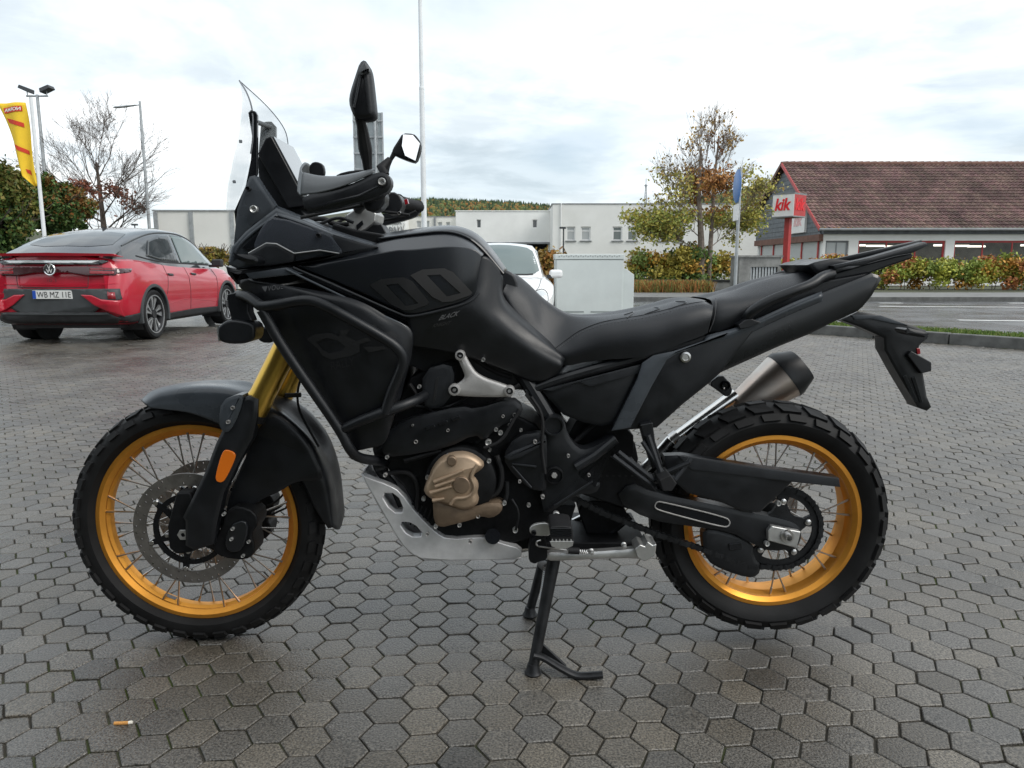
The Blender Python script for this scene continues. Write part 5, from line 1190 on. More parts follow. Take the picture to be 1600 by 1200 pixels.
# centre stand
cs = MB()
nl0, nl1 = P(866, 872, -0.14), G(833, 1043, 0.018); fl0, fl1 = P(850, 872, 0.13), G(828, 954, 0.018)
stand = obj('centre_stand', MB().tube([nl0, nl0.lerp(nl1, 0.5), nl1], [0.017, 0.015, 0.014], 14), 'dark_metal', bike)
obj('stand_leg', MB().tube([fl0, fl1], [0.015, 0.013], 14), 'dark_metal', stand)
obj('stand_cross_tube', MB().tube([nl0.lerp(nl1, 0.12), fl0.lerp(fl1, 0.12)], 0.014, 12), 'dark_metal', stand)
for q in (nl1, fl1):
    obj('stand_pad', MB().lathe((q.x, q.y, 0.0), [(0, 0.0005), (0.02, 0.0005), (0.0225, 0.006), (0.018, 0.012), (0.014, 0.03), (0, 0.034)], 20, axis='Z'), 'dark_metal', stand)
lev = [nl1 + Vector((0, 0, 0.035)), P(850, 1028, -0.2), P(880, 1046, -0.215), P(905, 1056, -0.22), P(942, 1054, -0.225)]
obj('stand_lever', MB().tube(catmull(lev, 14), [0.012] * 5 + [0.0125] * 9, 10, flat=0.7), 'dark_metal', stand)
obj('lever_gusset', MB().prism([P(838, 1000, -0.175), P(846, 1005, -0.18), P(886, 1042, -0.2), P(870, 1044, -0.2), P(836, 1022, -0.175)], (0, 0.012, 0)), 'dark_metal', stand, bevel=0.002)
cspr = MB(); a_, b_ = P(854, 884, -0.12), P(847, 936, -0.12); d_ = b_ - a_
cspr.tube([a_ + d_ * (k / 150) + Vector((math.cos(k * 0.7) * 0.007, math.sin(k * 0.7) * 0.007, 0)) for k in range(151)], 0.0015, 5)
obj('stand_spring', cspr, 'steel', stand)

block('seat_nose', [(772, 424), (790, 421), (808, 431), (812, 470), (790, 480), (774, 456)], -0.085, 0.085, 'vinyl', it=1, bevel=0.008)
# loom, cables and small fittings in the engine bay
for pts_, r_, m_, Y_ in (([(640, 600), (668, 640), (700, 655), (760, 640), (812, 600)], 0.005, 'rubber', -0.135), ([(612, 640), (640, 632), (690, 640), (730, 622), (760, 590)], 0.004, 'dark_metal', -0.14),
                         ([(756, 700), (784, 690), (800, 660), (812, 640)], 0.004, 'rubber', -0.175), ([(600, 740), (640, 735), (655, 760), (650, 800)], 0.006, 'rubber', -0.12),
                         ([(800, 780), (812, 800), (806, 828)], 0.003, 'dark_metal', -0.165), ([(740, 560), (770, 580), (800, 590)], 0.006, 'rubber', -0.12),
                         ([(880, 700), (900, 690), (930, 660), (960, 640)], 0.006, 'rubber', -0.09), ([(632, 720), (660, 712), (690, 704)], 0.007, 'cast_black', -0.155),
                         ([(930, 700), (960, 730), (1000, 745)], 0.004, 'rubber', -0.06), ([(830, 620), (850, 650), (846, 700), (852, 740)], 0.004, 'rubber', -0.172)):
    pipe('cable' if r_ < 0.006 else 'hose', pts_, r_, m_, Y_, n=8)
for (a_, b_) in (((590, 706), (602, 700)), ((588, 728), (602, 726)), ((776, 716), (786, 716)), ((744, 690), (752, 684))):
    w0, w1 = P(*a_, -0.1), P(*b_, -0.1); obj('hose_clamp', MB().tube([w0, w1], 0.0155, 14), 'dark_metal', bike)
for i in range(7):
    obj('crankcase_fin', MB().box(P(640 + i * 7, 800 + i * 3, -0.117), (0.002, 0.004, 0.03), Matrix.Rotation(R(20), 3, 'Y')), 'dark_metal', bike)
for q in ((650, 690, 0.005), (700, 672, 0.004), (786, 650, 0.004), (836, 690, 0.005), (848, 776, 0.005), (812, 752, 0.004), (888, 712, 0.004), (920, 742, 0.004), (602, 742, 0.005), (668, 834, 0.005), (735, 846, 0.005)):
    bolt(q[0], q[1], -0.168 if q[0] < 800 else -0.17, q[2], 'bracket_alloy')
# ---------------------------------------------------------------- swingarm and chain
sw = panel('swingarm', [(985, 752), (1020, 770), (1100, 785), (1168, 800), (1228, 812), (1248, 821), (1253, 836), (1246, 856), (1205, 862), (1180, 852), (1140, 830), (1076, 822), (1012, 812), (960, 780)], -0.118, 0.04, 'plastic', it=1, inset=0.009, mirror=True)
slot = [P(p[0], p[1], -0.1245) for p in ((1026, 784), (1034, 784), (1134, 808), (1141, 815), (1139, 822), (1130, 824), (1030, 798), (1022, 792))]
slot = chaikin(slot, 2)
obj('arm_slot', MB().prism(slot, (0, 0.004, 0)), 'gloss_black', sw)
obj('slot_rim', MB().tube(slot + [slot[0]], 0.0018, 6), 'bracket_alloy', sw)
block('swingarm_yoke', [(900, 700), (990, 720), (1030, 770), (1020, 806), (960, 790), (900, 770)], -0.11, 0.11, 'cast_black', bevel=0.006)
cg = panel('chain_guard', [(1038, 712), (1067, 711), (1190, 730), (1310, 746), (1313, 761), (1238, 752), (1188, 800), (1162, 800), (1130, 786), (1074, 770), (1040, 740)], -0.13, 0.03, 'plastic', it=0, inset=0.004, rise=0.003)
panel('guard_rail', [(1060, 712), (1190, 731), (1311, 747), (1313, 761), (1238, 753), (1080, 734)], -0.137, 0.006, 'plastic_fine', cg, it=0, inset=0.002, rise=0.001)
panel('chain_slider', [(1098, 826), (1130, 830), (1176, 846), (1178, 872), (1190, 884), (1184, 900), (1168, 903), (1128, 890), (1104, 876), (1098, 850)], -0.105, 0.03, 'plastic', it=1)
block('slider_window', [(1139, 850), (1158, 848), (1160, 858), (1140, 860)], -0.113, -0.108, 'gloss_black', bevel=0.001)
ad = block('chain_adjuster', [(1200, 830), (1206, 822), (1252, 831), (1245, 857), (1200, 845)], -0.137, -0.116, 'alloy', bevel=0.003)
obj('axle_nut', MB().lathe(P(1230, 838, -0.14), [(0.0, 0.004), (0.0055, 0.004), (0.0065, -0.016), (0.0095, -0.016), (0.0105, -0.004), (0.0165, -0.004), (0.0175, 0.0), (0.0175, 0.004)], 18), 'steel', ad)
for q in ((1198, 849, 0.007), (1216, 786, 0.007), (1242, 853, 0.005)): bolt(q[0], q[1], -0.13, q[2], 'alloy', sw)
obj('axle', MB().tube([RW + Vector((0, -0.135, 0)), RW + Vector((0, 0.14, 0))], 0.0125, 18), 'steel', bike)
# chain: links along lower run, round the sprocket, along upper run
cy = SPY
ctr = Vector((RW.x, cy, RW.z))
low0, up0 = P(880, 770, cy), P(880, 742, cy)
path = [low0, P(940, 800, cy), P(1020, 832, cy), P(1110, 862, cy), P(1170, 884, cy)]
path += [ctr + Vector((0.108 * math.cos(R(a)), 0, 0.108 * math.sin(R(a)))) for a in range(-105, 110, 12)]
path += [P(1150, 762, cy), P(1000, 742, cy), up0]
seg = []; tot = 0
for i in range(len(path) - 1): tot += (path[i + 1] - path[i]).length
n_l = int(tot / 0.0159); pos = []; acc = 0; k = 0; s_i = 0.0
dl = tot / n_l; pts_c = [path[0]]; need = dl; cur = path[0]; i = 0
while i < len(path) - 1:
    d = (path[i + 1] - cur).length
    if d >= need: cur = cur + (path[i + 1] - cur).normalized() * need; pts_c.append(cur); need = dl
    else: need -= d; cur = path[i + 1]; i += 1
cm = MB()
for i in range(len(pts_c) - 1):
    a, b = pts_c[i], pts_c[i + 1]; d = (b - a).normalized(); nrm = Vector((-d.z, 0, d.x)); oy = 0.0085 if i % 2 else 0.006
    for s in (-1, 1):
        w = 0.0075
        pl = [a - d * 0.006, a - d * 0.003 + nrm * w, (a + b) / 2 + nrm * w * 0.72, b + d * 0.003 + nrm * w, b + d * 0.006, b + d * 0.003 - nrm * w, (a + b) / 2 - nrm * w * 0.72, a - d * 0.003 - nrm * w]
        cm.prism([p + Vector((0, s * oy - 0.001, 0)) for p in pl], (0, 0.002, 0))
    cm.lathe(a, [(0, -0.0105), (0.0035, -0.0105), (0.0035, 0.0105), (0, 0.0105)], 6)
obj('chain', cm, 'dark_metal', bike, ang=30)

# ---------------------------------------------------------------- bodywork
# tank: lower edge, crease, upper edge
trows = [
    [(462, 414, -0.165), (545, 448, -0.19), (618, 482, -0.205), (645, 490, -0.205), (708, 475, -0.2), (736, 464, -0.192), (744, 452, -0.188)],
    [(470, 415, -0.168), (552, 428, -0.196), (620, 446, -0.212), (652, 448, -0.212), (708, 442, -0.206), (738, 436, -0.198), (747, 430, -0.192)],
    [(478, 417, -0.168), (546, 408, -0.196), (610, 398, -0.21), (650, 395, -0.21), (702, 391, -0.204), (736, 394, -0.196), (752, 404, -0.19)],
    [(480, 415, -0.166), (546, 405, -0.19), (610, 394, -0.202), (650, 390, -0.2), (702, 386, -0.196), (738, 389, -0.186), (754, 400, -0.183)],
    [(482, 409, -0.15), (545, 393, -0.155), (606, 377, -0.15), (650, 370, -0.145), (700, 366, -0.14), (732, 376, -0.14), (756, 397, -0.145)]]
tank, tank_mb = sheet('tank_cover', trows, 40, 60, 'tank_paint', t=0.004, mirror=True)
sheet('fuel_tank', [
    [(592, 378, -0.14), (650, 370, -0.135), (700, 366, -0.13), (733, 376, -0.13), (757, 397, -0.135), (784, 428, -0.12)],
    [(592, 373, -0.132), (650, 364, -0.127), (702, 360, -0.122), (736, 370, -0.122), (761, 392, -0.125), (788, 426, -0.11)],
    [(590, 368, -0.06), (648, 359, -0.06), (704, 354, -0.06), (740, 364, -0.06), (766, 388, -0.06), (792, 424, -0.05)],
    [(590, 368, 0.0), (648, 359, 0), (704, 354, 0.0), (740, 364, 0.0), (766, 388, 0.0), (792, 424, 0.0)]], 26, 40, 'satin_black', mir_rows=True, t=0.004)
pipe('tank_trim', [(590, 374), (650, 366), (697, 361), (732, 371), (757, 393), (786, 428)], 0.004, 'gloss_black', -0.14, it=2, mirror=True)
# side cover below the tank
scv, scv_mb = sheet('side_cover', [
    [(640, 540, -0.178), (690, 548, -0.168), (740, 560, -0.158), (790, 580, -0.148), (838, 597, -0.14), (872, 584, -0.135)],
    [(640, 518, -0.19), (690, 520, -0.184), (742, 528, -0.178), (792, 545, -0.17), (840, 562, -0.16), (878, 574, -0.146)],
    [(636, 500, -0.196), (690, 492, -0.196), (742, 492, -0.192), (776, 506, -0.18), (822, 534, -0.165), (880, 566, -0.142)],
    [(630, 488, -0.198), (700, 480, -0.196), (746, 468, -0.19), (774, 480, -0.172), (808, 506, -0.155), (881, 560, -0.138)],
    [(632, 480, -0.186), (706, 462, -0.184), (750, 440, -0.178), (776, 446, -0.158), (796, 484, -0.14), (868, 546, -0.126)],
    [(700, 440, -0.17), (730, 420, -0.17), (757, 400, -0.164), (784, 430, -0.14), (790, 470, -0.125), (860, 536, -0.116)]], 44, 50, 'plastic', t=0.004, mirror=True)
# side fairing with a folded upper edge
sf, sf_mb = sheet('side_fairing', [
    [(545, 706, -0.19), (534, 682, -0.195), (508, 642, -0.2), (482, 600, -0.2), (452, 548, -0.195), (408, 486, -0.18), (374, 446, -0.165)],
    [(576, 700, -0.205), (566, 668, -0.215), (548, 625, -0.222), (522, 580, -0.225), (492, 530, -0.225), (444, 476, -0.215), (376, 438, -0.175)],
    [(600, 692, -0.208), (596, 655, -0.218), (592, 612, -0.23), (570, 560, -0.236), (536, 506, -0.238), (482, 462, -0.23), (386, 436, -0.185)],
    [(612, 660, -0.205), (614, 632, -0.214), (622, 592, -0.226), (616, 545, -0.234), (580, 500, -0.238), (520, 466, -0.235), (390, 438, -0.192)],
    [(622, 628, -0.2), (628, 600, -0.208), (638, 560, -0.216), (638, 524, -0.224), (604, 500, -0.23), (536, 466, -0.23), (392, 440, -0.194)],
    [(625, 620, -0.198), (632, 592, -0.204), (643, 548, -0.212), (641, 515, -0.219), (610, 498, -0.226), (544, 466, -0.226), (394, 438, -0.192)]], 44, 70, 'plastic', t=0.005, mirror=True)
panel('fairing_shoulder', [(384, 427), (447, 418), (472, 428), (446, 430), (391, 436)], -0.204, 0.03, 'grey_plastic', it=0, mirror=True, inset=0.002, rise=0.001)
pipe('fairing_edge', [(447, 421, -0.206), (520, 456, -0.226), (606, 497, -0.229), (634, 509, -0.224), (642, 522, -0.219), (643, 536, -0.214)], 0.0028, 'grey_plastic', it=2, mirror=True)
panel('lower_trim', [(446, 424), (462, 418), (545, 452), (625, 490), (642, 494), (640, 508), (606, 494), (520, 452)], -0.186, 0.04, 'gloss_black', it=0, inset=0.002, rise=0.001, mirror=True)
pipe('fairing_edge', [(458, 418, -0.19), (546, 456, -0.199), (622, 490, -0.205), (640, 496, -0.205), (690, 485, -0.203), (736, 472, -0.196), (748, 458, -0.19)], 0.003, 'plastic_fine', it=2, mirror=True)
# nose: upper fairing shell, cheeks
panel('upper_fairing', [(357, 408), (362, 386), (384, 362), (414, 338), (432, 325), (440, 329), (528, 366), (566, 377), (592, 384), (560, 393), (515, 399), (462, 412), (404, 416), (372, 420), (358, 414)], -0.160, 0.05, 'grey_plastic', it=0, inset=0.004, rise=0.004, mirror=True)
sheet('fairing_crest', [[(358, 396, -0.10), (366, 376, -0.11), (390, 352, -0.12), (432, 322, -0.13)], [(366, 402, -0.168), (374, 385, -0.170), (398, 362, -0.172), (434, 337, -0.174)]], 4, 14, 'grey_plastic', t=0.004, mirror=True)
sheet('fairing_crest', [[(432, 322, -0.13), (480, 342, -0.135), (530, 363, -0.14), (592, 382, -0.14)], [(434, 337, -0.174), (478, 352, -0.178), (522, 371, -0.18), (578, 389, -0.178)]], 4, 14, 'grey_plastic', t=0.004, mirror=True)
panel('air_intake', [(392, 393), (416, 378), (434, 378), (462, 394), (512, 386), (540, 384), (518, 366), (474, 348), (430, 337), (412, 352), (378, 388)], -0.175, 0.012, 'gloss_black', it=0, inset=0.003, rise=0.001, mirror=True)
panel('nose_panel', [(388, 396), (416, 381), (432, 382), (460, 397), (458, 410), (402, 416), (378, 410)], -0.182, 0.02, 'plastic_fine', it=0, inset=0.004, rise=0.003, mirror=True)
o = panel('wind_deflector', [(412, 348), (430, 336), (515, 366), (524, 378), (536, 394), (530, 397), (500, 392), (460, 396), (434, 381), (416, 379), (392, 392)], -0.2, 0.004, 'smoke_clear', it=1, inset=0.003, rise=0.002, mirror=True)
pipe('deflector_edge', [(388, 396, -0.202), (416, 380, -0.202), (432, 381, -0.202), (460, 396, -0.202), (500, 391, -0.202), (530, 396, -0.202)], 0.0015, 'alloy', it=0, mirror=True)
bolt(498, 368, -0.206, 0.006, 'dark_metal'); bolt(397, 327, -0.165, 0.009, 'alloy'); bolt(388, 295, -0.16, 0.006, 'dark_metal')
panel('fairing_cheek', [(353, 416), (372, 422), (404, 418), (450, 412), (458, 420), (384, 428), (378, 438), (384, 446), (370, 444), (356, 428)], -0.17, 0.06, 'plastic', it=0, mirror=True)
panel('dash_surround', [(520, 366), (560, 378), (590, 386), (576, 392), (540, 400), (480, 410), (466, 412), (520, 396)], -0.18, 0.05, 'plastic_fine', it=0, inset=0.004, rise=0.003, mirror=True)
o = panel('indicator', [(366, 400), (372, 396), (398, 400), (404, 406), (402, 412), (390, 412), (378, 408), (368, 404)], -0.25, 0.05, 'plastic', it=1)
o = panel('screen_mount', [(365, 388), (368, 352), (371, 326), (380, 300), (390, 276), (398, 274), (412, 296), (430, 322), (424, 332), (396, 350)], -0.145, 0.03, 'grey_plastic', it=0, inset=0.005, rise=0.003, mirror=True)
panel('screen_strip', [(388, 176), (392, 172), (399, 174), (402, 180), (402, 270), (396, 292), (376, 330), (368, 350), (366, 330), (384, 290), (392, 250), (394, 214)], -0.13, 0.008, 'gloss_black', it=0, inset=0.002, rise=0.001)
panel('screen_strip', [(408, 192), (416, 190), (424, 190), (431, 198), (431, 230), (430, 330), (404, 330), (404, 240)], 0.12, 0.01, 'gloss_black', it=0, inset=0.002, rise=0.001)
obj('screen_bar', MB().tube([P(399, 190, -0.13), P(424, 199, 0.12)], 0.006, 10), 'dark_metal', bike)
# windscreen: centre line forward, edges swept back
wcol = []
ce = [(374, 126), (381, 148), (383, 174), (379, 205), (373, 235), (367, 270), (361, 306), (362, 332)]
ne = [(374, 126), (386, 146), (394, 172), (395, 205), (394, 225), (388, 258), (378, 294), (366, 328)]
yy = [0.0, -0.075, -0.125, -0.14, -0.145, -0.15, -0.15, -0.15]
rows_w = []
for (c_, n_, y_) in zip(ce, ne, yy):
    pc = P(*c_, 0.0); pn = P(*n_, y_) if y_ else pc
    pm = Vector((pc.x * 0.72 + pn.x * 0.28, pn.y * 0.55, pc.z * 0.6 + pn.z * 0.4))
    half = [pn, pm]
    rows_w.append([pn, pm, pc, Vector((pm.x, -pm.y, pm.z)), Vector((pn.x, -pn.y, pn.z))])
ws_mb = MB().grid(dense(rows_w, 40, 25)); ws = obj('windscreen', ws_mb, 'screen_clear', bike, ang=80)
edge = [r[0] for r in dense(rows_w, 40, 25)]; edge2 = [r[-1] for r in dense(rows_w, 40, 25)]
obj('screen_edge', MB().tube(edge[:26], 0.0019, 6), 'screen_rim', bike); obj('screen_edge', MB().tube(edge2[:26], 0.0012, 6), 'screen_rim', bike)
for q in ((373, 221), (363, 284)): obj('screen_screw', MB().lathe(P(q[0] + 3, q[1], -0.03), [(0, -0.004), (0.004, -0.003), (0.004, 0.003), (0, 0.004)], 10, axis='X'), 'gloss_black', bike)
# dash display
dn = [P(p[0], p[1], -0.085) for p in ((414, 216), (424, 212), (478, 314), (480, 322), (450, 326), (402, 240))]
ds = obj('dash_display', MB().prism(dn, (0, 0.17, 0)), 'plastic', bike, bevel=0.004)
obj('display_glass', MB().prism([P(425.5, 214, -0.082), P(479, 314, -0.082), P(481, 313, -0.082), P(427.5, 213, -0.082)], (0, 0.164, 0)), 'display', ds)
block('instrument_pod', [(402, 238), (416, 230), (450, 300), (470, 330), (500, 350), (470, 352), (420, 330), (404, 280)], -0.07, 0.07, 'plastic', it=1)

# ---------------------------------------------------------------- handlebar
def bar_side(s):
    return [Vector((P(572, 335, 0).x, 0.0, P(572, 335, 0).z))]
hb0 = P(560, 345, 0.0)
hb = [P(640, 322, 0.43)]
bar = [P(586, 297, -0.42), P(576, 300, -0.30), P(566, 318, -0.16), P(560, 326, -0.06), P(572, 322, 0.06), P(590, 322, 0.16), P(618, 316, 0.30), P(652, 323, 0.43)]
obj('handlebar', MB().tube(catmull(bar, 40), 0.0125, 14), 'dark_metal', bike)
def grip(p0, p1, name='grip'):
    g_ = obj(name, MB().tube([p0, p0.lerp(p1, 0.04), p0.lerp(p1, 0.96), p1], [0.021, 0.0175, 0.0175, 0.021], 16), 'rubber', bike)
    for k in range(1, 12):
        pass
    return g_
grip(P(588, 298, -0.41), P(574, 302, -0.29)); grip(P(622, 314, 0.31), P(653, 323, 0.43))
obj('bar_end', MB().tube([P(652, 323, 0.43), P(656, 324, 0.455)], [0.017, 0.015], 16), 'dark_metal', bike)
block('switch_block', [(566, 292), (596, 288), (604, 312), (590, 332), (566, 328)], -0.28, -0.22, 'plastic', it=1, bevel=0.005)
block('switch_block', [(598, 300), (622, 300), (630, 318), (622, 334), (604, 336), (596, 322)], 0.22, 0.30, 'plastic', it=1, bevel=0.005)
block('kill_switch', [(631, 312), (636, 310), (638, 318), (633, 320)], 0.20, 0.22, 'red_lens', bevel=0.001)
bolt(606, 302, 0.2, 0.006); bolt(624, 333, 0.2, 0.005)
for pts, Y_ in (([(470, 340), (520, 330), (570, 320)], -0.2), ([(520, 352), (560, 330), (600, 330), (640, 336)], 0.2), ([(600, 344), (630, 340), (650, 330)], 0.3)):
    pipe('cable', pts, 0.004, 'rubber', Y_)
cl = block('bar_clamp', [(540, 336), (552, 328), (576, 318), (588, 334), (586, 346), (572, 358), (556, 366), (546, 362)], -0.06, 0.06, 'alloy', it=0, bevel=0.004)
block('clamp_window', [(556, 352), (566, 344), (568, 350), (558, 360)], -0.063, -0.058, 'gloss_black', cl, bevel=0.001)
block('triple_clamp', [(520, 348), (552, 358), (600, 366), (596, 384), (540, 380), (515, 366)], -0.13, 0.13, 'cast_black', bevel=0.006)
block('clamp_riser', [(560, 352), (596, 350), (606, 368), (580, 372)], -0.04, 0.04, 'plastic', bevel=0.003)
pipe('cable', [(480, 345), (505, 340), (525, 352), (545, 350)], 0.006, 'rubber', -0.1)
pipe('cable', [(500, 350), (530, 338), (552, 348)], 0.004, 'dark_metal', -0.12)
bolt(536, 358, -0.1, 0.007, 'alloy')
# hand guard: shell curving round the hand
HGY = -0.445
hg = panel('hand_guard', [(472, 306), (520, 297), (560, 283), (588, 269), (603, 270), (611, 279), (611, 292), (602, 303), (560, 316), (500, 330), (482, 332), (474, 322)], HGY, 0.03, 'plastic', it=1, inset=0.006, rise=0.004)
sheet('guard_shell', [
    [(471, 305, -0.44), (500, 301, -0.445), (530, 293, -0.448), (558, 282, -0.448), (586, 269, -0.445)],
    [(472, 286, -0.435), (500, 288, -0.44), (530, 284, -0.444), (558, 276, -0.446), (584, 267, -0.445)],
    [(474, 272, -0.42), (500, 277, -0.425), (530, 277, -0.43), (558, 272, -0.435), (583, 266, -0.44)],
    [(474, 271, -0.40), (500, 276, -0.40), (530, 276, -0.40), (558, 271, -0.40), (583, 265, -0.41)]], 20, 30, 'guard_grey', hg, t=0.004)
sheet('guard_front', [
    [(471, 306, -0.44), (472, 290, -0.436), (474, 272, -0.42)],
    [(466, 300, -0.40), (467, 283, -0.395), (470, 264, -0.39)],
    [(468, 304, -0.33), (470, 284, -0.32), (478, 254, -0.32)],
    [(478, 312, -0.25), (480, 296, -0.245), (488, 262, -0.245)]], 24, 16, 'guard_grey', hg, t=0.004)
block('guard_flap', [(482, 262), (486, 254), (494, 252), (504, 256), (507, 266), (506, 276), (484, 276)], -0.30, -0.285, 'plastic', hg, it=1, bevel=0.003)
panel('guard_crease', [(484, 322), (560, 304), (598, 286), (600, 290), (562, 309), (490, 327)], HGY - 0.004, 0.004, 'satin_black', hg, it=0, inset=0.002, rise=0.001)
block('lever_perch', [(520, 276), (536, 268), (570, 264), (580, 270), (560, 278)], -0.30, -0.27, 'plastic', it=1, bevel=0.003)
bolt(597, 284, HGY - 0.006, 0.0075, 'alloy', hg)
obj('guard_washer', MB().lathe(P(597, 284, HGY - 0.004), [(0.0, 0.0), (0.011, -0.002), (0.0125, 0.002)], 20), 'dark_metal', hg)
# far hand guard
hg2 = mirrored(hg); hg2.location = (-0.05, 0, 0.012)
# mirrors
mr = panel('mirror', [(570, 93), (577, 104), (580, 120), (584, 158), (586, 178), (582, 184), (574, 186), (557, 187), (550, 176), (545, 160), (547, 144), (556, 116), (562, 98)], -0.44, 0.035, 'plastic', it=1, inset=0.005, rise=0.006)
panel('mirror_cap', [(570, 95), (576, 104), (578, 112), (573, 112), (563, 118), (560, 113), (564, 102)], -0.4535, 0.01, 'guard_grey', mr, it=1, inset=0.003, rise=0.002)
pipe('mirror_ridge', [(563, 119, -0.447), (557, 150, -0.447), (553, 168, -0.447)], 0.0025, 'plastic_fine', parent=mr)
pipe('mirror_stem', [(562, 184, -0.425), (566, 200, -0.41), (569, 222, -0.395), (573, 245, -0.38), (577, 285, -0.36)], [0.010, 0.0095, 0.012, 0.014, 0.009, 0.009], 'rubber', parent=mr)
mr2 = panel('mirror', [(629, 208), (646, 209), (652, 214), (658, 224), (656, 238), (650, 254), (640, 252), (624, 246), (612, 240), (614, 232), (622, 220)], 0.44, 0.035, 'plastic', it=1, inset=0.004, rise=0.002)
gp = poly3([(630, 210, 0.437), (645, 211, 0.437), (656, 224, 0.426), (649, 251, 0.405), (633, 243, 0.411), (628, 228, 0.423)], 0.437)
# glass leans back to the sky behind the rider
obj('mirror_glass', MB().prism(gp, (0, 0.002, 0)), 'mirror_glass', mr2)
pipe('mirror_stem', [(616, 240), (610, 250), (604, 264), (600, 300)], [0.009, 0.0065, 0.008, 0.008], 'dark_metal', 0.42, mr2)
obj('stem_ball', MB().tube([P(609, 248, 0.42), P(596, 262, 0.41), P(603, 274, 0.40)], [0.008, 0.016, 0.012], 12), 'rubber', mr2)

# ---------------------------------------------------------------- crash bar and auxiliary lamps
cbY = -0.262
cb = pipe('crash_bar', [(372, 462, -0.21), (384, 462, -0.23), (400, 472, -0.25), (409, 480, -0.26), (440, 475, -0.275), (478, 468, -0.28), (500, 473, -0.28), (550, 500, -0.28), (596, 526, -0.275), (622, 543, -0.27), (632, 562, -0.262), (624, 586, -0.258), (612, 612, -0.25), (602, 645, -0.245)], 0.0125, 'plastic', n=14, mirror=True)
pipe('crash_bar_tube', [(535, 671, -0.225), (565, 657, -0.24), (602, 643, -0.245), (640, 630, -0.23), (664, 618, -0.17)], 0.0125, 'plastic', parent=cb, n=12, it=1)
pipe('crash_bar_tube', [(409, 484, -0.258), (440, 540, -0.25), (490, 612, -0.24), (533, 674, -0.228), (546, 702, -0.222), (560, 716, -0.2), (590, 720, -0.15), (606, 722, -0.10)], 0.0125, 'plastic', parent=cb, n=12)
block('lamp_bracket', [(354, 460), (372, 456), (386, 462), (388, 488), (394, 502), (362, 502), (356, 480)], -0.225, -0.185, 'plastic', it=0, bevel=0.003)
fl = block('fog_lamp', [(339, 512), (346, 505), (356, 500), (372, 500), (396, 506), (398, 516), (397, 530), (386, 536), (372, 538), (352, 537), (342, 533), (339, 524)], -0.24, -0.17, 'plastic', it=1, bevel=0.007)
obj('lamp_lens', MB().prism(poly3([(338, 512), (340, 511), (343, 533), (341, 534)], -0.235), (0, 0.06, 0)), 'alloy', fl)
fl2 = block('fog_lamp', [(400, 518), (408, 510), (424, 512), (430, 526), (426, 536), (408, 536), (402, 530)], 0.17, 0.24, 'plastic', it=1, bevel=0.007)

# ---------------------------------------------------------------- seat and tail
srow_c = [(788, 428), (806, 430), (826, 445), (851, 470), (881, 490), (905, 495), (938, 494), (970, 490), (1003, 484), (1036, 476), (1066, 468), (1092, 467), (1112, 474)]
srow_s = [(792, 440), (808, 452), (828, 476), (850, 512), (876, 530), (904, 522), (938, 508), (972, 502), (1004, 498), (1038, 490), (1068, 482), (1096, 476), (1114, 478)]
srow_m = [(786, 456), (798, 474), (818, 504), (846, 536), (880, 552), (910, 546), (944, 534), (976, 528), (1008, 524), (1040, 515), (1070, 505), (1096, 498), (1112, 494)]
srow_b = [(784, 470), (796, 490), (816, 515), (846, 544), (880, 570), (914, 566), (946, 562), (978, 560), (1010, 556), (1042, 546), (1072, 534), (1094, 526), (1106, 520)]
n_ = len(srow_c)
wv = [0.09, 0.1, 0.105, 0.11, 0.12, 0.13, 0.14, 0.145, 0.15, 0.15, 0.15, 0.145, 0.14]
seat, seat_mb = sheet('seat', [
    [(p[0], p[1], -w_ - 0.005) for p, w_ in zip(srow_b, wv)],
    [(p[0], p[1], -w_ - 0.012) for p, w_ in zip(srow_m, wv)],
    [(p[0], p[1], -w_ + 0.012) for p, w_ in zip(srow_s, wv)],
    [(p[0], p[1] + 1, -w_ * 0.45) for p, w_ in zip(srow_c, wv)],
    [(p[0], p[1], 0.0) for p in srow_c]], 44, 80, 'vinyl', mir_rows=True, t=0)
seam = [P(p[0], p[1], y) for p, y in (((868, 548), -0.135), ((884, 536), -0.13), ((906, 521), -0.128), ((938, 508.5), -0.134), ((972, 502), -0.138), ((1004, 497), -0.142), ((1038, 489), -0.143), ((1068, 481), -0.142), ((1098, 476), -0.136), ((1112, 478), -0.13))]
bv_s = bvh_of(seat_mb)
def stick(pts, bv, lift, direc=Vector((0, 1, 0))):
    out = []
    for p in pts:
        h = bv.ray_cast(CAM, (p - CAM).normalized())
        if h[0] is not None: out.append(h[0] + (CAM - h[0]).normalized() * lift)
    return out
st = stick(catmull(seam, 110), bv_s, 0.0006)
stm = MB()
for i in range(0, len(st) - 1, 2): stm.tube([st[i], st[i].lerp(st[i + 1], 0.8)], 0.0008, 5)
obj('seat_stitching', stm, 'seam', seat)
st2 = stick([p + Vector((0, 0, 0.007)) for p in catmull(seam, 110)], bv_s, 0.0003)
obj('seat_seam', MB().tube(st2, 0.0012, 6), 'gloss_black', seat)
for pts in ([(976, 492), (990, 488), (980, 497), (972, 500)], [(1008, 491), (1030, 483), (1022, 480), (1026, 484), (1002, 494)], [(1046, 483), (1072, 473), (1056, 471), (1068, 474), (1040, 486)]):
    s2 = stick(catmull([P(a, b, -0.08) for a, b in pts[:3]], 24), bv_s, 0.0004)
    if len(s2) > 2: obj('seat_groove', MB().tube(s2, 0.0018, 6), 'gloss_black', seat)
prow_c = [(1104, 466), (1122, 460), (1146, 454), (1182, 441), (1216, 432), (1250, 426), (1276, 428)]
prow_s = [(1112, 472), (1126, 470), (1152, 467), (1188, 458), (1222, 448), (1254, 438), (1278, 432)]
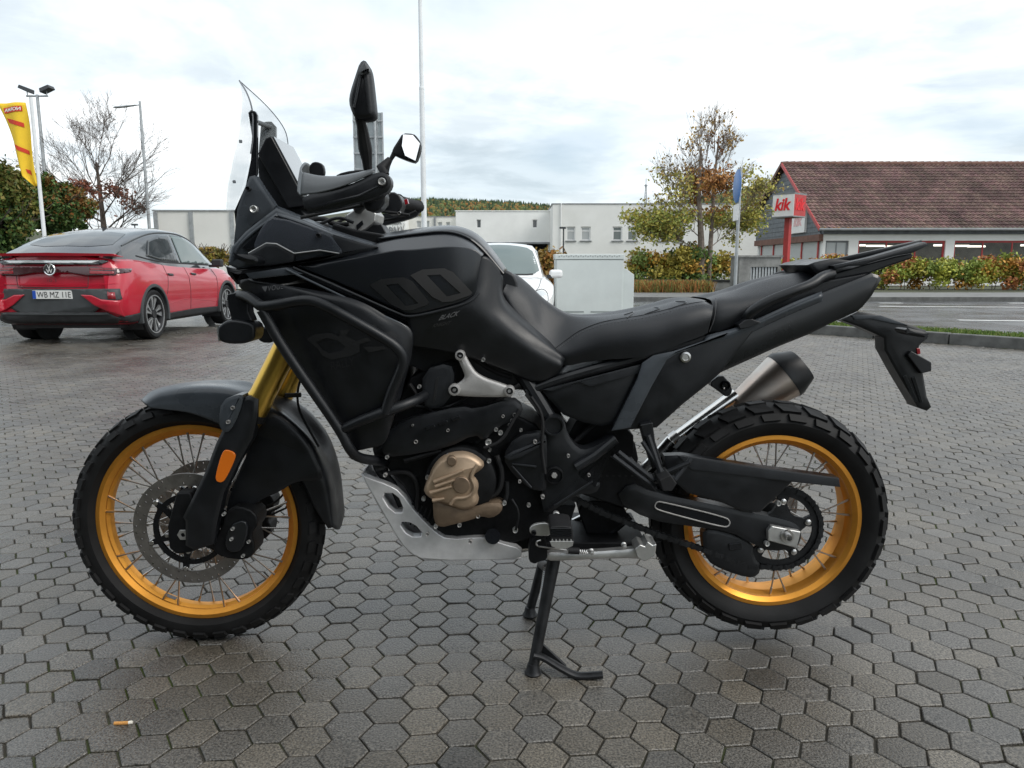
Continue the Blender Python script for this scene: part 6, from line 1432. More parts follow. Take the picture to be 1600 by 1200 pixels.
prow_m = [(1112, 500), (1126, 496), (1152, 488), (1186, 474), (1220, 461), (1252, 448), (1276, 437)]
prow_b = [(1108, 520), (1126, 516), (1154, 506), (1190, 490), (1222, 474), (1252, 458), (1276, 442)]
pw = [0.125, 0.13, 0.13, 0.125, 0.12, 0.105, 0.08]
ps, ps_mb = sheet('passenger_seat', [
    [(p[0], p[1], -w_) for p, w_ in zip(prow_b, pw)], [(p[0], p[1], -w_ - 0.006) for p, w_ in zip(prow_m, pw)],
    [(p[0], p[1], -w_ + 0.014) for p, w_ in zip(prow_s, pw)], [(p[0], p[1] + 0.5, -w_ * 0.4) for p, w_ in zip(prow_c, pw)], [(p[0], p[1], 0.0) for p in prow_c]], 36, 50, 'vinyl', mir_rows=True, t=0)
pipe('seat_seam', [(1118, 466, -0.118), (1119, 478, -0.134), (1116, 500, -0.137), (1108, 518, -0.13)], 0.0012, 'seam', parent=ps)
# tail: rear frame core, side panels
block('tail_core', [(1000, 560), (1110, 520), (1280, 440), (1365, 424), (1350, 470), (1320, 490), (1240, 520), (1130, 570), (1010, 620), (960, 660), (900, 640), (860, 610), (900, 585)], -0.115, 0.115, 'plastic', it=0, bevel=0.006)
tp = panel('tail_fairing', [(1100, 533), (1136, 522), (1158, 514), (1184, 499), (1240, 476), (1284, 458), (1330, 440), (1362, 427), (1372, 430), (1377, 436), (1362, 462), (1348, 479), (1340, 486), (1300, 504), (1262, 523), (1217, 541), (1126, 582), (1106, 600), (1080, 590)], -0.13, 0.03, 'satin_black', it=0, inset=0.006, rise=0.005, mirror=True)
sheet('tail_shoulder', [
    [(1100, 545, -0.14), (1150, 530, -0.142), (1196, 508, -0.142), (1240, 488, -0.14), (1284, 470, -0.135)],
    [(1100, 533, -0.148), (1152, 518, -0.15), (1196, 500, -0.15), (1240, 480, -0.148), (1285, 462, -0.142)],
    [(1104, 525, -0.138), (1152, 512, -0.14), (1190, 496, -0.14), (1238, 474, -0.138), (1284, 456, -0.132)]], 14, 30, 'grey_plastic', t=0.004, mirror=True)
rs = panel('rear_side_panel', [(1004, 567), (1021, 555), (1050, 550), (1100, 533), (1140, 521), (1180, 513), (1126, 582), (1106, 600), (1066, 632), (1026, 668), (956, 673), (960, 662), (996, 590)], -0.145, 0.03, 'plastic', it=0, inset=0.004, rise=0.003, mirror=True)
panel('panel_band', [(1004, 567), (1021, 555), (1052, 549), (1138, 520), (1134, 524), (1056, 553), (1042, 562), (1020, 600), (985, 668), (956, 673), (996, 592)], -0.152, 0.006, 'grey_plastic', rs, it=0, inset=0.003, rise=0.002)
pf = obj('panel_fastener', MB().lathe(P(1071, 558, -0.155), [(0, 0.0), (0.007, 0.0), (0.0085, -0.004), (0.013, -0.003), (0.014, 0.002), (0.014, 0.008)], 24), 'steel', rs)
panel('under_seat_panel', [(846, 610), (870, 602), (1002, 569), (998, 590), (960, 662), (940, 666), (912, 660), (880, 648), (864, 630)], -0.13, 0.03, 'plastic', it=0, inset=0.006, mirror=True)
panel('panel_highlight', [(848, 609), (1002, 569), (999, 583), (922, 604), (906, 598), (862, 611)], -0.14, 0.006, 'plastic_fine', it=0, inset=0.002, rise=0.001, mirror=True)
block('shock_body', [(905, 662), (950, 660), (990, 680), (1000, 730), (960, 760), (920, 720)], -0.04, 0.04, 'dark_metal', it=1)
# passenger peg hanger
ph = MB()
for a, b, r0 in (((966, 706), (1022, 750), 0.006), ((958, 712), (1016, 756), 0.006), ((1012, 680), (1032, 738), 0.007), ((1004, 690), (1036, 740), 0.006), ((1036, 740), (1078, 722), 0.006), ((1022, 752), (1054, 746), 0.007), ((1080, 716), (1054, 750), 0.006)):
    ph.tube([P(*a, -0.175), P(*b, -0.185)], r0, 8)
hng = obj('peg_hanger', ph, 'plastic_fine', bike)
block('passenger_peg', [(1030, 750), (1048, 742), (1058, 756), (1050, 768), (1036, 768)], -0.235, -0.16, 'rubber', hng, bevel=0.003)
block('hanger_upper', [(1000, 664), (1020, 660), (1024, 690), (1036, 726), (1020, 734), (1010, 700)], -0.17, -0.13, 'plastic', hng, bevel=0.003)
pipe('hanger_tube', [(900, 730), (930, 712), (962, 686)], 0.012, 'plastic', -0.165, it=0)
block('hanger_fork', [(920, 740), (960, 716), (972, 712), (1000, 740), (1030, 765), (1010, 772), (960, 768)], -0.10, 0.0, 'plastic', bevel=0.004)
# silencer on the far side
a0, a1 = P(1048, 692, 0.16), P(1150, 618, 0.19)
obj('exhaust_pipe', MB().tube([P(1020, 742, 0.10), P(1036, 712, 0.13), a0, a0.lerp(a1, 0.08), a0.lerp(a1, 0.1), a1], [0.02, 0.021, 0.022, 0.022, 0.0205, 0.0225], 24), 'pipe_steel', bike)
obj('pipe_clamp', MB().tube([a0.lerp(a1, 0.02), a0.lerp(a1, 0.12)], 0.0245, 20), 'steel', bike)
def ring_at(cn, ax_u, ax_v, sc):
    shp = [(-1, -0.15), (-0.8, 0.55), (-0.35, 0.95), (0.3, 1.0), (0.8, 0.65), (1.0, 0.0), (0.85, -0.65), (0.35, -1.0), (-0.4, -0.98), (-0.85, -0.7)]
    return [cn + ax_u * a * sc[0] + ax_v * b * sc[1] for a, b in chaikin([Vector((a, b)) for a, b in shp], 1) for a, b in [(a, b)]]
m1_ = P(1224, 587, 0.2)
def ring2(cn, u_, v_, su, sv):
    shp = [(-1, -0.15), (-0.8, 0.6), (-0.35, 0.95), (0.3, 1.0), (0.8, 0.65), (1.0, 0.0), (0.85, -0.65), (0.35, -1.0), (-0.4, -0.98), (-0.85, -0.7)]
    return [cn + u_ * (p.x * su) + v_ * (p.y * sv) for p in chaikin([Vector((a, b)) for a, b in shp], 1)]
axm = (m1_ - P(1152, 640, 0.2)).normalized()
um = Vector((0, 1, 0)); vm = axm.cross(um).normalized()
if vm.z < 0: vm = -vm
m0, m1, m2 = P(1152, 640, 0.19), P(1224, 587, 0.2), P(1252, 570, 0.2)
mu = MB(); mu.grid([ring2(m0, um, vm, 0.028, 0.034), ring2(m0.lerp(m1, 0.08), um, vm, 0.046, 0.046), ring2(m1, um, vm, 0.068, 0.072)], closed_v=True)
mf = obj('muffler', mu, 'muffler_steel', bike, ang=30)
cp = MB(); cp.grid([ring2(m1 - axm * 0.002, um, vm, 0.0695, 0.0735), ring2(m1 + axm * 0.014, um, vm, 0.0685, 0.0725), ring2(m2, um, vm, 0.050, 0.052), ring2(m2, um, vm, 0.042, 0.043), ring2(m2 - axm * 0.02, um, vm, 0.03, 0.03)], closed_v=True)
obj('end_cap', cp, 'gloss_black' if False else 'plastic', mf, ang=30)
block('muffler_bracket', [(1106, 600), (1128, 584), (1140, 598), (1146, 612), (1136, 622), (1124, 612)], 0.10, 0.13, 'plastic', it=1)
bolt(1134, 602, 0.095, 0.0135, 'gloss_black')
# grab rail, rack
pipe('grab_rail', [(1168, 496, -0.15), (1172, 488, -0.16), (1200, 470, -0.165), (1240, 455, -0.165), (1270, 444, -0.155), (1284, 432, -0.14), (1300, 428, -0.12)], 0.0125, 'plastic', n=12, mirror=True)
block('rail_mount', [(1154, 508), (1164, 500), (1174, 498), (1190, 504), (1170, 512), (1156, 514)], -0.165, -0.13, 'plastic', bevel=0.002, mirror=True)
rk = panel('luggage_rack', [(1262, 414), (1272, 410), (1300, 404), (1334, 408), (1300, 424), (1290, 432), (1276, 428)], -0.10, 0.2, 'plastic', it=0)
panel('rack_rail', [(1302, 415), (1362, 402), (1397, 392), (1446, 378), (1451, 383), (1426, 395), (1398, 400), (1368, 408), (1346, 415), (1326, 416), (1306, 421)], -0.13, 0.035, 'plastic_fine', rk, it=0, inset=0.003, rise=0.002)
panel('rack_rail', [(1302, 415), (1362, 402), (1397, 392), (1446, 378), (1451, 383), (1426, 395), (1398, 400), (1368, 408), (1346, 415), (1306, 421)], 0.10, 0.03, 'plastic_fine', rk, it=0, inset=0.003, rise=0.002)
for y_ in (-0.06, -0.02, 0.02, 0.06):
    panel('rack_slat', [(1300, 408 + y_ * 40), (1440, 376 + y_ * 20), (1441, 380 + y_ * 20), (1302, 413 + y_ * 40)], y_, 0.018, 'plastic_fine', rk, it=0, inset=0.001, rise=0.001)
block('rack_tongue', [(1282, 434), (1340, 416), (1400, 400), (1428, 395), (1426, 404), (1390, 416), (1330, 438), (1300, 456), (1284, 452)], -0.10, 0.10, 'plastic', rk, bevel=0.005)
block('tail_lamp', [(1360, 430), (1376, 434), (1362, 462), (1348, 479), (1340, 470)], -0.08, 0.08, 'red_lens', bevel=0.004)
# plate holder
pl = panel('plate_holder', [(1314, 500), (1340, 487), (1380, 492), (1400, 500), (1446, 516), (1451, 526), (1436, 540), (1434, 552), (1420, 556), (1440, 566), (1442, 584), (1448, 620), (1455, 636), (1448, 642), (1434, 637), (1400, 580), (1382, 547), (1381, 528), (1346, 512)], -0.025, 0.05, 'plastic', it=0, inset=0.004, rise=0.003)
panel('holder_arm', [(1330, 492), (1376, 492), (1420, 508), (1398, 506), (1360, 498), (1336, 500)], -0.031, 0.004, 'grey_plastic', pl, it=0, inset=0.001, rise=0.001)
for q in (((1424, 590), (1430, 588), (1442, 628), (1438, 630)), ((1410, 588), (1416, 586), (1434, 626), (1430, 630))):
    block('holder_slot', list(q), -0.0305, -0.027, 'gloss_black', pl, bevel=0.001)
block('plate_lamp', [(1418, 555), (1424, 548), (1456, 566), (1456, 580), (1440, 584)], -0.04, 0.04, 'plastic', pl, bevel=0.003)
block('reflector', [(1432, 544), (1438, 544), (1439, 553), (1433, 554)], -0.03, 0.03, 'red_lens', pl, bevel=0.002)
panel('rear_indicator', [(1412, 516), (1420, 513), (1446, 518), (1450, 524), (1446, 528), (1420, 524)], -0.13, 0.05, 'plastic', pl, it=1)

# ---------------------------------------------------------------- lettering on the bodywork
def decal(name, mb, key, pts4, m, parent, lift=0.0015, cut=0.0):
    """text laid in the parallelogram given by three pixels (left-middle, right-middle, height vector)"""
    vs_, fs_ = TEXTS[key]
    x0 = min(v.x for v in vs_); x1 = max(v.x for v in vs_); y0 = min(v.y for v in vs_); y1 = max(v.y for v in vs_)
    (lx, ly), (rx, ry), (ux, uy) = pts4
    def fn(x, y):
        a = (x - x0) / (x1 - x0); b = (y - y0) / (y1 - y0)
        px = lx + (rx - lx) * a + ux * b; py = ly + (ry - ly) * a + uy * b
        p = P(px, py, -0.2); return p
    bv = bvh_of(mb); out = MB(); ok = []
    for v in vs_:
        p = fn(v.x, v.y); d = (p - CAM).normalized(); h = bv.ray_cast(CAM, d)
        ok.append(h[0] is not None); out.v.append(tuple((h[0] - d * lift) if h[0] is not None else p))
    out.f = [f for f in fs_ if all(ok[i] for i in f)]
    return obj(name, out, m, parent, smooth=False)
def decal_poly(name, mb, outer, holes, m, parent, lift=0.0015):
    """flat print outlined in pixels and laid on the panel"""
    bm = bmesh.new(); edges = []
    for loop in [outer] + holes:
        vl = [bm.verts.new((a, b, 0)) for a, b in loop]
        edges += [bm.edges.new((vl[i], vl[(i + 1) % len(vl)])) for i in range(len(vl))]
    bmesh.ops.triangle_fill(bm, use_beauty=True, edges=edges)
    for _ in range(4):
        es = [e for e in bm.edges if e.calc_length() > 7]
        if not es: break
        bmesh.ops.subdivide_edges(bm, edges=es, cuts=1); bmesh.ops.triangulate(bm, faces=bm.faces)
    bv = bvh_of(mb); out = MB(); ok = []
    bm.verts.index_update()
    for v in bm.verts:
        d = ray(v.co.x, v.co.y).normalized(); h = bv.ray_cast(CAM, d)
        ok.append(h[0] is not None); out.v.append(tuple((h[0] - d * lift) if h[0] is not None else (0, 0, 0)))
    out.f = [tuple(v.index for v in f.verts) for f in bm.faces if all(ok[v.index] for v in f.verts)]
    bm.free(); return obj(name, out, m, parent)
zo = [(641, 430), (660, 421), (694, 419), (708, 425), (738, 457), (735, 461), (706, 471), (692, 472), (676, 464)]
zi = [(667, 430), (688, 429), (720, 458), (698, 463)]
decal_poly('printed_number', tank_mb, zo, [zi], 'print_grey', tank, 0.0045)
zo2 = [(577, 445), (596, 436), (630, 433), (644, 439), (671, 472), (668, 476), (642, 485), (628, 484), (612, 476)]
zi2 = [(603, 445), (622, 443), (654, 474), (634, 478)]
decal_poly('printed_number', tank_mb, zo2, [zi2], 'print_dim', tank, 0.0045)  # left digit in darker ink: its fading under reflections is put in as colour
decal('printed_name', sf_mb, 'VOGE', ((418, 455), (442, 451), (1, -8)), 'print_light', sf, 0.006)
decal_poly('printed_emblem', sf_mb, [(409, 448), (418, 447), (417, 450), (415, 456), (412, 453)], [], 'print_light', sf, 0.005)
decal('printed_name', scv_mb, 'BLACK', ((685, 501), (716, 493), (3, -8)), 'print_light', scv, 0.005)
decal('printed_name', scv_mb, 'KNIGHT', ((675, 512), (704, 507), (2, -6)), 'print_grey', scv, 0.005)
decal('printed_name', sf_mb, 'RALLY', ((518, 579), (555, 570), (-2, -13)), 'print_dim', sf, 0.005)
decal_poly('printed_mark', sf_mb, [(479, 530), (492, 522), (518, 520), (530, 526), (532, 516), (548, 514), (540, 524), (552, 530), (562, 538), (562, 550), (548, 556), (518, 562), (504, 556), (496, 544)], [[(494, 534), (510, 528), (528, 532), (540, 542), (534, 548), (514, 552), (504, 546)]], 'print_dim', sf, 0.005)
for q in ([(556, 533), (574, 527), (580, 532), (562, 538)], [(568, 542), (600, 541), (604, 545), (576, 551)], [(572, 508), (586, 507), (590, 511), (578, 512)], [(596, 520), (612, 517), (621, 524), (618, 532), (606, 530)]):
    decal_poly('printed_mark', sf_mb, q, [], 'print_dim', sf, 0.005)
# ================================================================ parked cars
mat('car_red', (0.47, 0.006, 0.026), 0.35, metal=0.0, coat=1.0, var=0.05, vscale=3)
mat('car_white', (0.80, 0.81, 0.81), 0.35, coat=1.0)
mat('car_trim', (0.03, 0.031, 0.033), 0.55, var=0.15, vscale=10)
mat('car_trim_grey', (0.055, 0.06, 0.063), 0.5, var=0.1, vscale=8)
mat('car_glass', (0.02, 0.024, 0.026), 0.04, spec=0.9, coat=0.3)
mat('car_glass_light', (0.11, 0.15, 0.145), 0.05, spec=0.9)
mat('roof_black', (0.025, 0.03, 0.034), 0.16, coat=1.0)
mat('lamp_smoke', (0.05, 0.012, 0.015), 0.08, coat=1.0)
mat('lamp_red', (0.28, 0.012, 0.02), 0.12, coat=1.0)
mat('chrome', (0.75, 0.76, 0.77), 0.12, metal=1.0)
mat('plate_white', (0.72, 0.72, 0.70), 0.4); mat('plate_blue', (0.02, 0.08, 0.42), 0.4); mat('plate_ink', (0.02, 0.02, 0.02), 0.5)
mat('wheel_silver', (0.55, 0.56, 0.57), 0.3, metal=0.8); mat('wheel_dark', (0.03, 0.03, 0.032), 0.4, metal=0.3)
mat('lamp_clear', (0.62, 0.65, 0.66), 0.1, coat=1.0, metal=0.3)
mat('seat_cloth', (0.22, 0.22, 0.21), 0.8)

def car_loft(stations, rear_off, front_off, L_):
    """stations: y, w (half width), zb, zs (shoulder), ws (half width at shoulder), zt (hood/deck crown)"""
    rows = []
    for (y, w, zb, zs, ws, zt) in stations:
        zc = max(zb + 0.3, min(0.66, zs - 0.2))
        half = [(0, zb), (w - 0.16, zb), (w - 0.05, zb + 0.035), (w - 0.012, zb + 0.14), (w - 0.004, (zb + zc) / 2 + 0.06), (w, zc), (w - 0.012, zc + (zs - zc) * 0.55), (ws, zs - 0.025), (ws - 0.045, zs), (ws * 0.6, zt), (ws * 0.3, zt + 0.012), (0, zt + 0.016)]
        full = [Vector((x, y, z)) for x, z in half] + [Vector((-x, y, z)) for x, z in reversed(half[1:-1])]
        for p in full:
            p.y += rear_off(p.z) * max(0, 1 - y / 0.7) - front_off(p.z) * max(0, 1 - (L_ - y) / 0.8)
        rows.append(full)
    n = len(rows[0]); cols_ = []
    dense_rows = []
    m = len(rows); nn_ = (m - 1) * 5 + 1
    per = [catmull([rows[i][k] for i in range(m)], nn_) for k in range(n)]
    dense_rows = [[per[k][i] for k in range(n)] for i in range(nn_)]
    mb = MB().grid(dense_rows, closed_v=True)
    b0 = len(mb.v) - len(dense_rows) * n
    mb.f.append(tuple(range(n))); mb.f.append(tuple((nn_ - 1) * n + k for k in reversed(range(n))))
    return mb
def bool_cut(mb, cutters, name):
    me = mb.mesh(name); o = link(name, me, None); tmp = []
    for c in cutters:
        co = link('cut', c.mesh('cut', smooth=False), None); tmp.append(co)
        b = o.modifiers.new('b', 'BOOLEAN'); b.operation = 'DIFFERENCE'; b.object = co; b.solver = 'EXACT'
    bpy.context.view_layer.update(); dg = bpy.context.evaluated_depsgraph_get()
    me2 = bpy.data.meshes.new_from_object(o.evaluated_get(dg)); me2.name = name
    for q in tmp + [o]: bpy.data.objects.remove(q, do_unlink=True)
    me2.materials.clear(); me2.polygons.foreach_set('use_smooth', [True] * len(me2.polygons)); me2.set_sharp_from_angle(angle=R(32)); return me2
def conf(name, poly, bv, axis, m, parent, lift=0.004, t=0.0, cut=0.06, holes=None, it=0, sign=1):
    """shape outlined on a view of the car (axis 'rear','side','front','top') and laid on its surface"""
    pl_ = chaikin([Vector((a, b, 0)) for a, b in poly], it) if it else [Vector((a, b, 0)) for a, b in poly]
    bm = bmesh.new(); es = []
    for loop in [pl_] + ([[Vector((a, b, 0)) for a, b in h] for h in holes] if holes else []):
        vl = [bm.verts.new(p) for p in loop]; es += [bm.edges.new((vl[i], vl[(i + 1) % len(vl)])) for i in range(len(vl))]
    bmesh.ops.triangle_fill(bm, use_beauty=True, edges=es)
    vs_ = [v.co.copy() for v in bm.verts]; bm.verts.index_update(); fs_ = [tuple(v.index for v in f.verts) for f in bm.faces]; bm.free()
    return conf_mesh(name, vs_, fs_, bv, axis, m, parent, lift, t, cut, sign)
def conf_mesh(name, vs_, fs_, bv, axis, m, parent, lift=0.004, t=0.0, cut=0.06, sign=1):
    fn, d = {'rear': (lambda x, z: Vector((x, -3, z)), Vector((0, 1, 0))), 'front': (lambda x, z: Vector((x, 9, z)), Vector((0, -1, 0))),
             'side': (lambda y, z: Vector((sign * 3, y, z)), Vector((-sign, 0, 0))), 'top': (lambda x, y: Vector((x, y, 4)), Vector((0, 0, -1)))}[axis]
    mb = conform(vs_, fs_, fn, bv, d, lift, cut)
    o = obj(name, mb, m, parent, ang=60)
    if t: thick(o, t, 0)
    return o
def strip(name, pts, bv, axis, r, m, parent, sign=1, lift=0.0, n=40):
    fn, d = {'rear': (lambda x, z: Vector((x, -3, z)), Vector((0, 1, 0))), 'front': (lambda x, z: Vector((x, 9, z)), Vector((0, -1, 0))),
             'side': (lambda y, z: Vector((sign * 3, y, z)), Vector((-sign, 0, 0))), 'top': (lambda x, y: Vector((x, y, 4)), Vector((0, 0, -1)))}[axis]
    w = []
    for p in catmull([Vector((a, b, 0)) for a, b in pts], n):
        h = bv.ray_cast(fn(p.x, p.y), d)
        if h[0] is not None: w.append(h[0] - d * lift)
    return obj(name, MB().tube(w, r, 6), m, parent) if len(w) > 1 else None
def road_wheel(parent, x, y, r, w, s, spokes=5, rim_r=0.27):
    hub = obj('wheel', MB().lathe((0, 0, 0), [(0, s * w * 0.40), (0.06, s * w * 0.42), (0.07, s * w * 0.3), (0.07, -s * w * 0.4), (0, -s * w * 0.4)], 24, axis='X'), 'wheel_dark', parent, loc=(x, y, r))
    h = w / 2
    obj('tyre', MB().lathe((0, 0, 0), [(rim_r, -h * 0.85), (rim_r + 0.03, -h), (r - 0.03, -h), (r - 0.008, -h * 0.85), (r, -h * 0.4), (r, h * 0.4), (r - 0.008, h * 0.85), (r - 0.03, h), (rim_r + 0.03, h), (rim_r, h * 0.85)], 48, axis='X'), 'tyre_rubber', hub)
    obj('rim', MB().lathe((0, 0, 0), [(rim_r + 0.004, s * h * 0.9), (rim_r - 0.012, s * h * 0.92), (rim_r - 0.03, s * h * 0.6), (rim_r - 0.035, -s * h * 0.8)], 48, axis='X'), 'wheel_dark', hub)
    obj('rim_lip', MB().lathe((0, 0, 0), [(rim_r + 0.004, s * h * 0.88), (rim_r + 0.002, s * h * 0.97), (rim_r - 0.012, s * h * 0.96), (rim_r - 0.014, s * h * 0.85)], 48, axis='X'), 'wheel_silver', hub)
    obj('rim_disc', MB().lathe((0, 0, 0), [(0, s * h * 0.25), (rim_r - 0.02, s * h * 0.2)], 30, axis='X'), 'wheel_dark', hub)
    sm = MB()
    sx = s * h * 0.72
    for a0 in (-0.34, 0.10):
        p = [(0.05, a0 * 0.4), (0.16, a0 - 0.10), (rim_r - 0.012, a0 - 0.16), (rim_r - 0.012, a0 + 0.13), (0.16, a0 + 0.08), (0.05, a0 * 0.4 + 0.35)]
        sm.prism([Vector((sx, rr * math.cos(a), rr * math.sin(a))) for rr, a in p], (-s * 0.03, 0, 0))
    me = sm.mesh('wheel_spoke')
    for k in range(spokes):
        o = link('wheel_spoke', me, 'wheel_silver', hub); o.rotation_euler = (2 * math.pi * k / spokes + 0.3, 0, 0)
    obj('hub_cap', MB().lathe((0, 0, 0), [(0, s * h * 0.8), (0.05, s * h * 0.78), (0.065, s * h * 0.6)], 20, axis='X'), 'wheel_silver', hub)
    return hub

# ---------------------------------------------------------------- red coupe SUV seen from behind
RL = 4.58
red = empty('red_car', (-6.0, 7.72, 0), R(0.5)); tag(red, 'red coupe SUV with black roof seen from behind on the paving', 'car')
def r_off(z): return float(np.interp(z, [0.2, 0.34, 0.52, 0.62, 0.80, 0.84, 0.98, 1.12, 1.2], [0.16, 0.09, 0.0, 0.0, 0.03, 0.07, 0.10, 0.075, 0.03]))
def f_off(z): return float(np.interp(z, [0.2, 0.4, 0.6, 0.8, 1.0], [0.12, 0.0, 0.0, 0.08, 0.3]))
stn = [(0.0, 0.72, 0.30, 1.10, 0.64, 1.155), (0.07, 0.83, 0.28, 1.115, 0.74, 1.165), (0.2, 0.893, 0.25, 1.12, 0.80, 1.15), (0.5, 0.918, 0.23, 1.12, 0.835, 1.09), (1.0, 0.926, 0.22, 1.09, 0.845, 1.04), (1.6, 0.912, 0.22, 1.05, 0.835, 1.02),
       (2.4, 0.905, 0.22, 1.02, 0.83, 1.03), (3.1, 0.912, 0.22, 1.0, 0.83, 1.02), (3.7, 0.926, 0.22, 0.985, 0.83, 1.03), (4.15, 0.89, 0.24, 0.92, 0.78, 0.97), (4.42, 0.78, 0.28, 0.82, 0.68, 0.87), (4.58, 0.60, 0.32, 0.70, 0.52, 0.74)]
body_mb = car_loft(stn, r_off, f_off, RL)
WR = 0.352; RA, FA = 0.88, 3.65
def arch_cut(x0, y, z, r, w): return MB().prism([Vector((x0, y + r * math.cos(2 * math.pi * k / 40), z + r * math.sin(2 * math.pi * k / 40))) for k in range(40)], (w, 0, 0))
cuts = [arch_cut(s * 0.64, y, WR, 0.392, s * 0.5) for s in (-1, 1) for y in (RA, FA)]
bm_ = bool_cut(body_mb, cuts, 'body')
body = obj('body', bm_, 'car_red', red)
bvr = bvh_of(body_mb)
# greenhouse
def cabin(st, m, parent, name='cabin'):
    rows = []
    for (y, wb, zb, wt, zt) in st:
        half = [(wb, zb), (wb * 0.72 + wt * 0.28, zb + (zt - zb) * 0.34), (wt + 0.06, zb + (zt - zb) * 0.8), (wt - 0.01, zb + (zt - zb) * 0.945), (wt * 0.72, zt - 0.006), (wt * 0.35, zt + 0.012), (0, zt + 0.018)]
        rows.append([Vector((x, y, z)) for x, z in half] + [Vector((-x, y, z)) for x, z in reversed(half[:-1])])
    n = len(rows[0]); m_ = len(rows); nn_ = (m_ - 1) * 6 + 1
    per = [catmull([r[k] for r in rows], nn_) for k in range(n)]
    mb = MB().grid([[per[k][i] for k in range(n)] for i in range(nn_)])
    mb.f.append(tuple(range(n))); mb.f.append(tuple((nn_ - 1) * n + k for k in range(n)))
    return mb
cst = [(0.20, 0.74, 1.10, 0.68, 1.18), (0.55, 0.79, 1.08, 0.655, 1.33), (1.0, 0.815, 1.06, 0.635, 1.47), (1.5, 0.82, 1.03, 0.62, 1.562), (2.0, 0.82, 1.0, 0.615, 1.60), (2.5, 0.815, 0.98, 0.61, 1.585), (2.9, 0.81, 0.98, 0.60, 1.50), (3.3, 0.80, 0.98, 0.60, 1.30), (3.72, 0.78, 0.98, 0.62, 1.04)]
cab_mb = cabin(cst, None, None)
cabn = obj('cabin', cab_mb, 'roof_black', red, ang=50)
bvc = bvh_of(cab_mb)
# side glass
for s in (1, -1):
    conf('side_window', [(1.02, 1.17), (1.42, 1.11), (2.02, 1.085), (2.0, 1.50), (1.62, 1.485), (1.25, 1.40)], bvc, 'side', 'car_glass', cabn, 0.006, 0.003, sign=s)
    conf('side_window', [(2.10, 1.085), (3.30, 1.065), (3.14, 1.20), (2.86, 1.38), (2.5, 1.495), (2.08, 1.505)], bvc, 'side', 'car_glass_light' if s > 0 else 'car_glass', cabn, 0.006, 0.003, sign=s)
    strip('window_trim', [(0.75, 1.17), (1.1, 1.12), (1.6, 1.085), (2.4, 1.065), (3.4, 1.045)], bvc, 'side', 0.011, 'car_trim', cabn, s, 0.0)
    strip('roof_rail', [(0.55, 1.30), (1.0, 1.415), (1.5, 1.505), (2.0, 1.535), (2.5, 1.52), (2.95, 1.42), (3.4, 1.2)], bvc, 'side', 0.012, 'chrome' if False else 'car_trim_grey', cabn, s, 0.0)
    # doors: shut lines and handles
    strip('door_gap', [(1.38, 1.06), (1.36, 0.80), (1.28, 0.62)], bvr, 'side', 0.0045, 'car_trim', body, s); strip('door_gap', [(2.12, 1.03), (2.14, 0.7), (2.12, 0.36)], bvr, 'side', 0.0045, 'car_trim', body, s)
    strip('door_gap', [(3.2, 1.0), (3.24, 0.7), (3.18, 0.36)], bvr, 'side', 0.0045, 'car_trim', body, s)
    for y_ in (1.48, 2.34):
        conf('door_handle', [(y_ - 0.09, 0.925), (y_ + 0.09, 0.915), (y_ + 0.08, 0.885), (y_ - 0.08, 0.895)], bvr, 'side', 'car_trim', body, 0.012, 0.01, sign=s)
    strip('body_crease', [(1.3, 0.47), (2.0, 0.52), (2.8, 0.46), (3.2, 0.42)], bvr, 'side', 0.006, 'car_red', body, s, -0.002)
    conf('sill', [(1.26, 0.22), (3.26, 0.22), (3.26, 0.34), (2.3, 0.355), (1.26, 0.34)], bvr, 'side', 'car_trim', body, 0.012, 0.01, sign=s)
    for y_ in (RA, FA):
        pr_ = [(0.383, 0.86 * s), (0.425, 0.86 * s), (0.43, 0.918 * s), (0.425, 0.934 * s), (0.392, 0.936 * s), (0.383, 0.93 * s)]
        obj('wheel_arch', MB().lathe((0, y_, WR), pr_, 40, axis='X', closed=True, a0=R(-14), a1=R(194)), 'car_trim_grey', body)
        obj('arch_liner', MB().lathe((0, y_, WR), [(0.388, 0.58 * s), (0.388, 0.9 * s)], 30, axis='X', a0=R(-30), a1=R(210)), 'car_trim', body)
        obj('arch_liner', MB().lathe((0, y_, WR), [(0.0, 0.60 * s), (0.39, 0.60 * s)], 30, axis='X'), 'car_trim', body)
        road_wheel(red, s * 0.805, y_, WR, 0.235, s)
    # door mirror
    obj('door_mirror', MB().box((s * 0.98, 3.12, 1.08), (0.09, 0.06, 0.065)), 'roof_black' if s < 0 else 'car_trim', red, bevel=0.03, segs=3)
    obj('mirror_foot', MB().box((s * 0.88, 3.14, 1.03), (0.05, 0.03, 0.02)), 'car_trim', red)
# rear glass and tail
conf('rear_window', [(-0.58, 0.42), (0.58, 0.42), (0.52, 0.9), (0.46, 1.15), (-0.46, 1.15), (-0.52, 0.9)], bvc, 'top', 'car_glass', cabn, 0.004, it=1)
sp_pts = [[Vector((x * (0.80 + 0.02 * k), (0.05, -0.015, 0.0, 0.12)[k] + 0.10 * abs(x) ** 2.2, (1.175, 1.185, 1.165, 1.15)[k] + (0.012 if k < 2 else 0) * (1 - abs(x)))) for x in np.linspace(-1, 1, 25)] for k in range(4)]
spo = obj('tail_spoiler', MB().grid(sp_pts), 'car_red', red); thick(spo, 0.012, 0)
conf('spoiler_insert', [(-0.64, 1.05), (0.64, 1.05), (0.72, 1.09), (0.70, 1.108), (-0.70, 1.108), (-0.72, 1.09)], bvr, 'rear', 'car_glass', body, 0.02, 0.004, cut=0.03)
conf('spoiler_reflection', [(-0.56, 1.07), (0.56, 1.07), (0.62, 1.10), (-0.62, 1.10)], bvr, 'rear', 'lamp_clear', body, 0.028, 0.004, cut=0.03)  # pale strip: the bright reflection on the dark insert is put into its colour
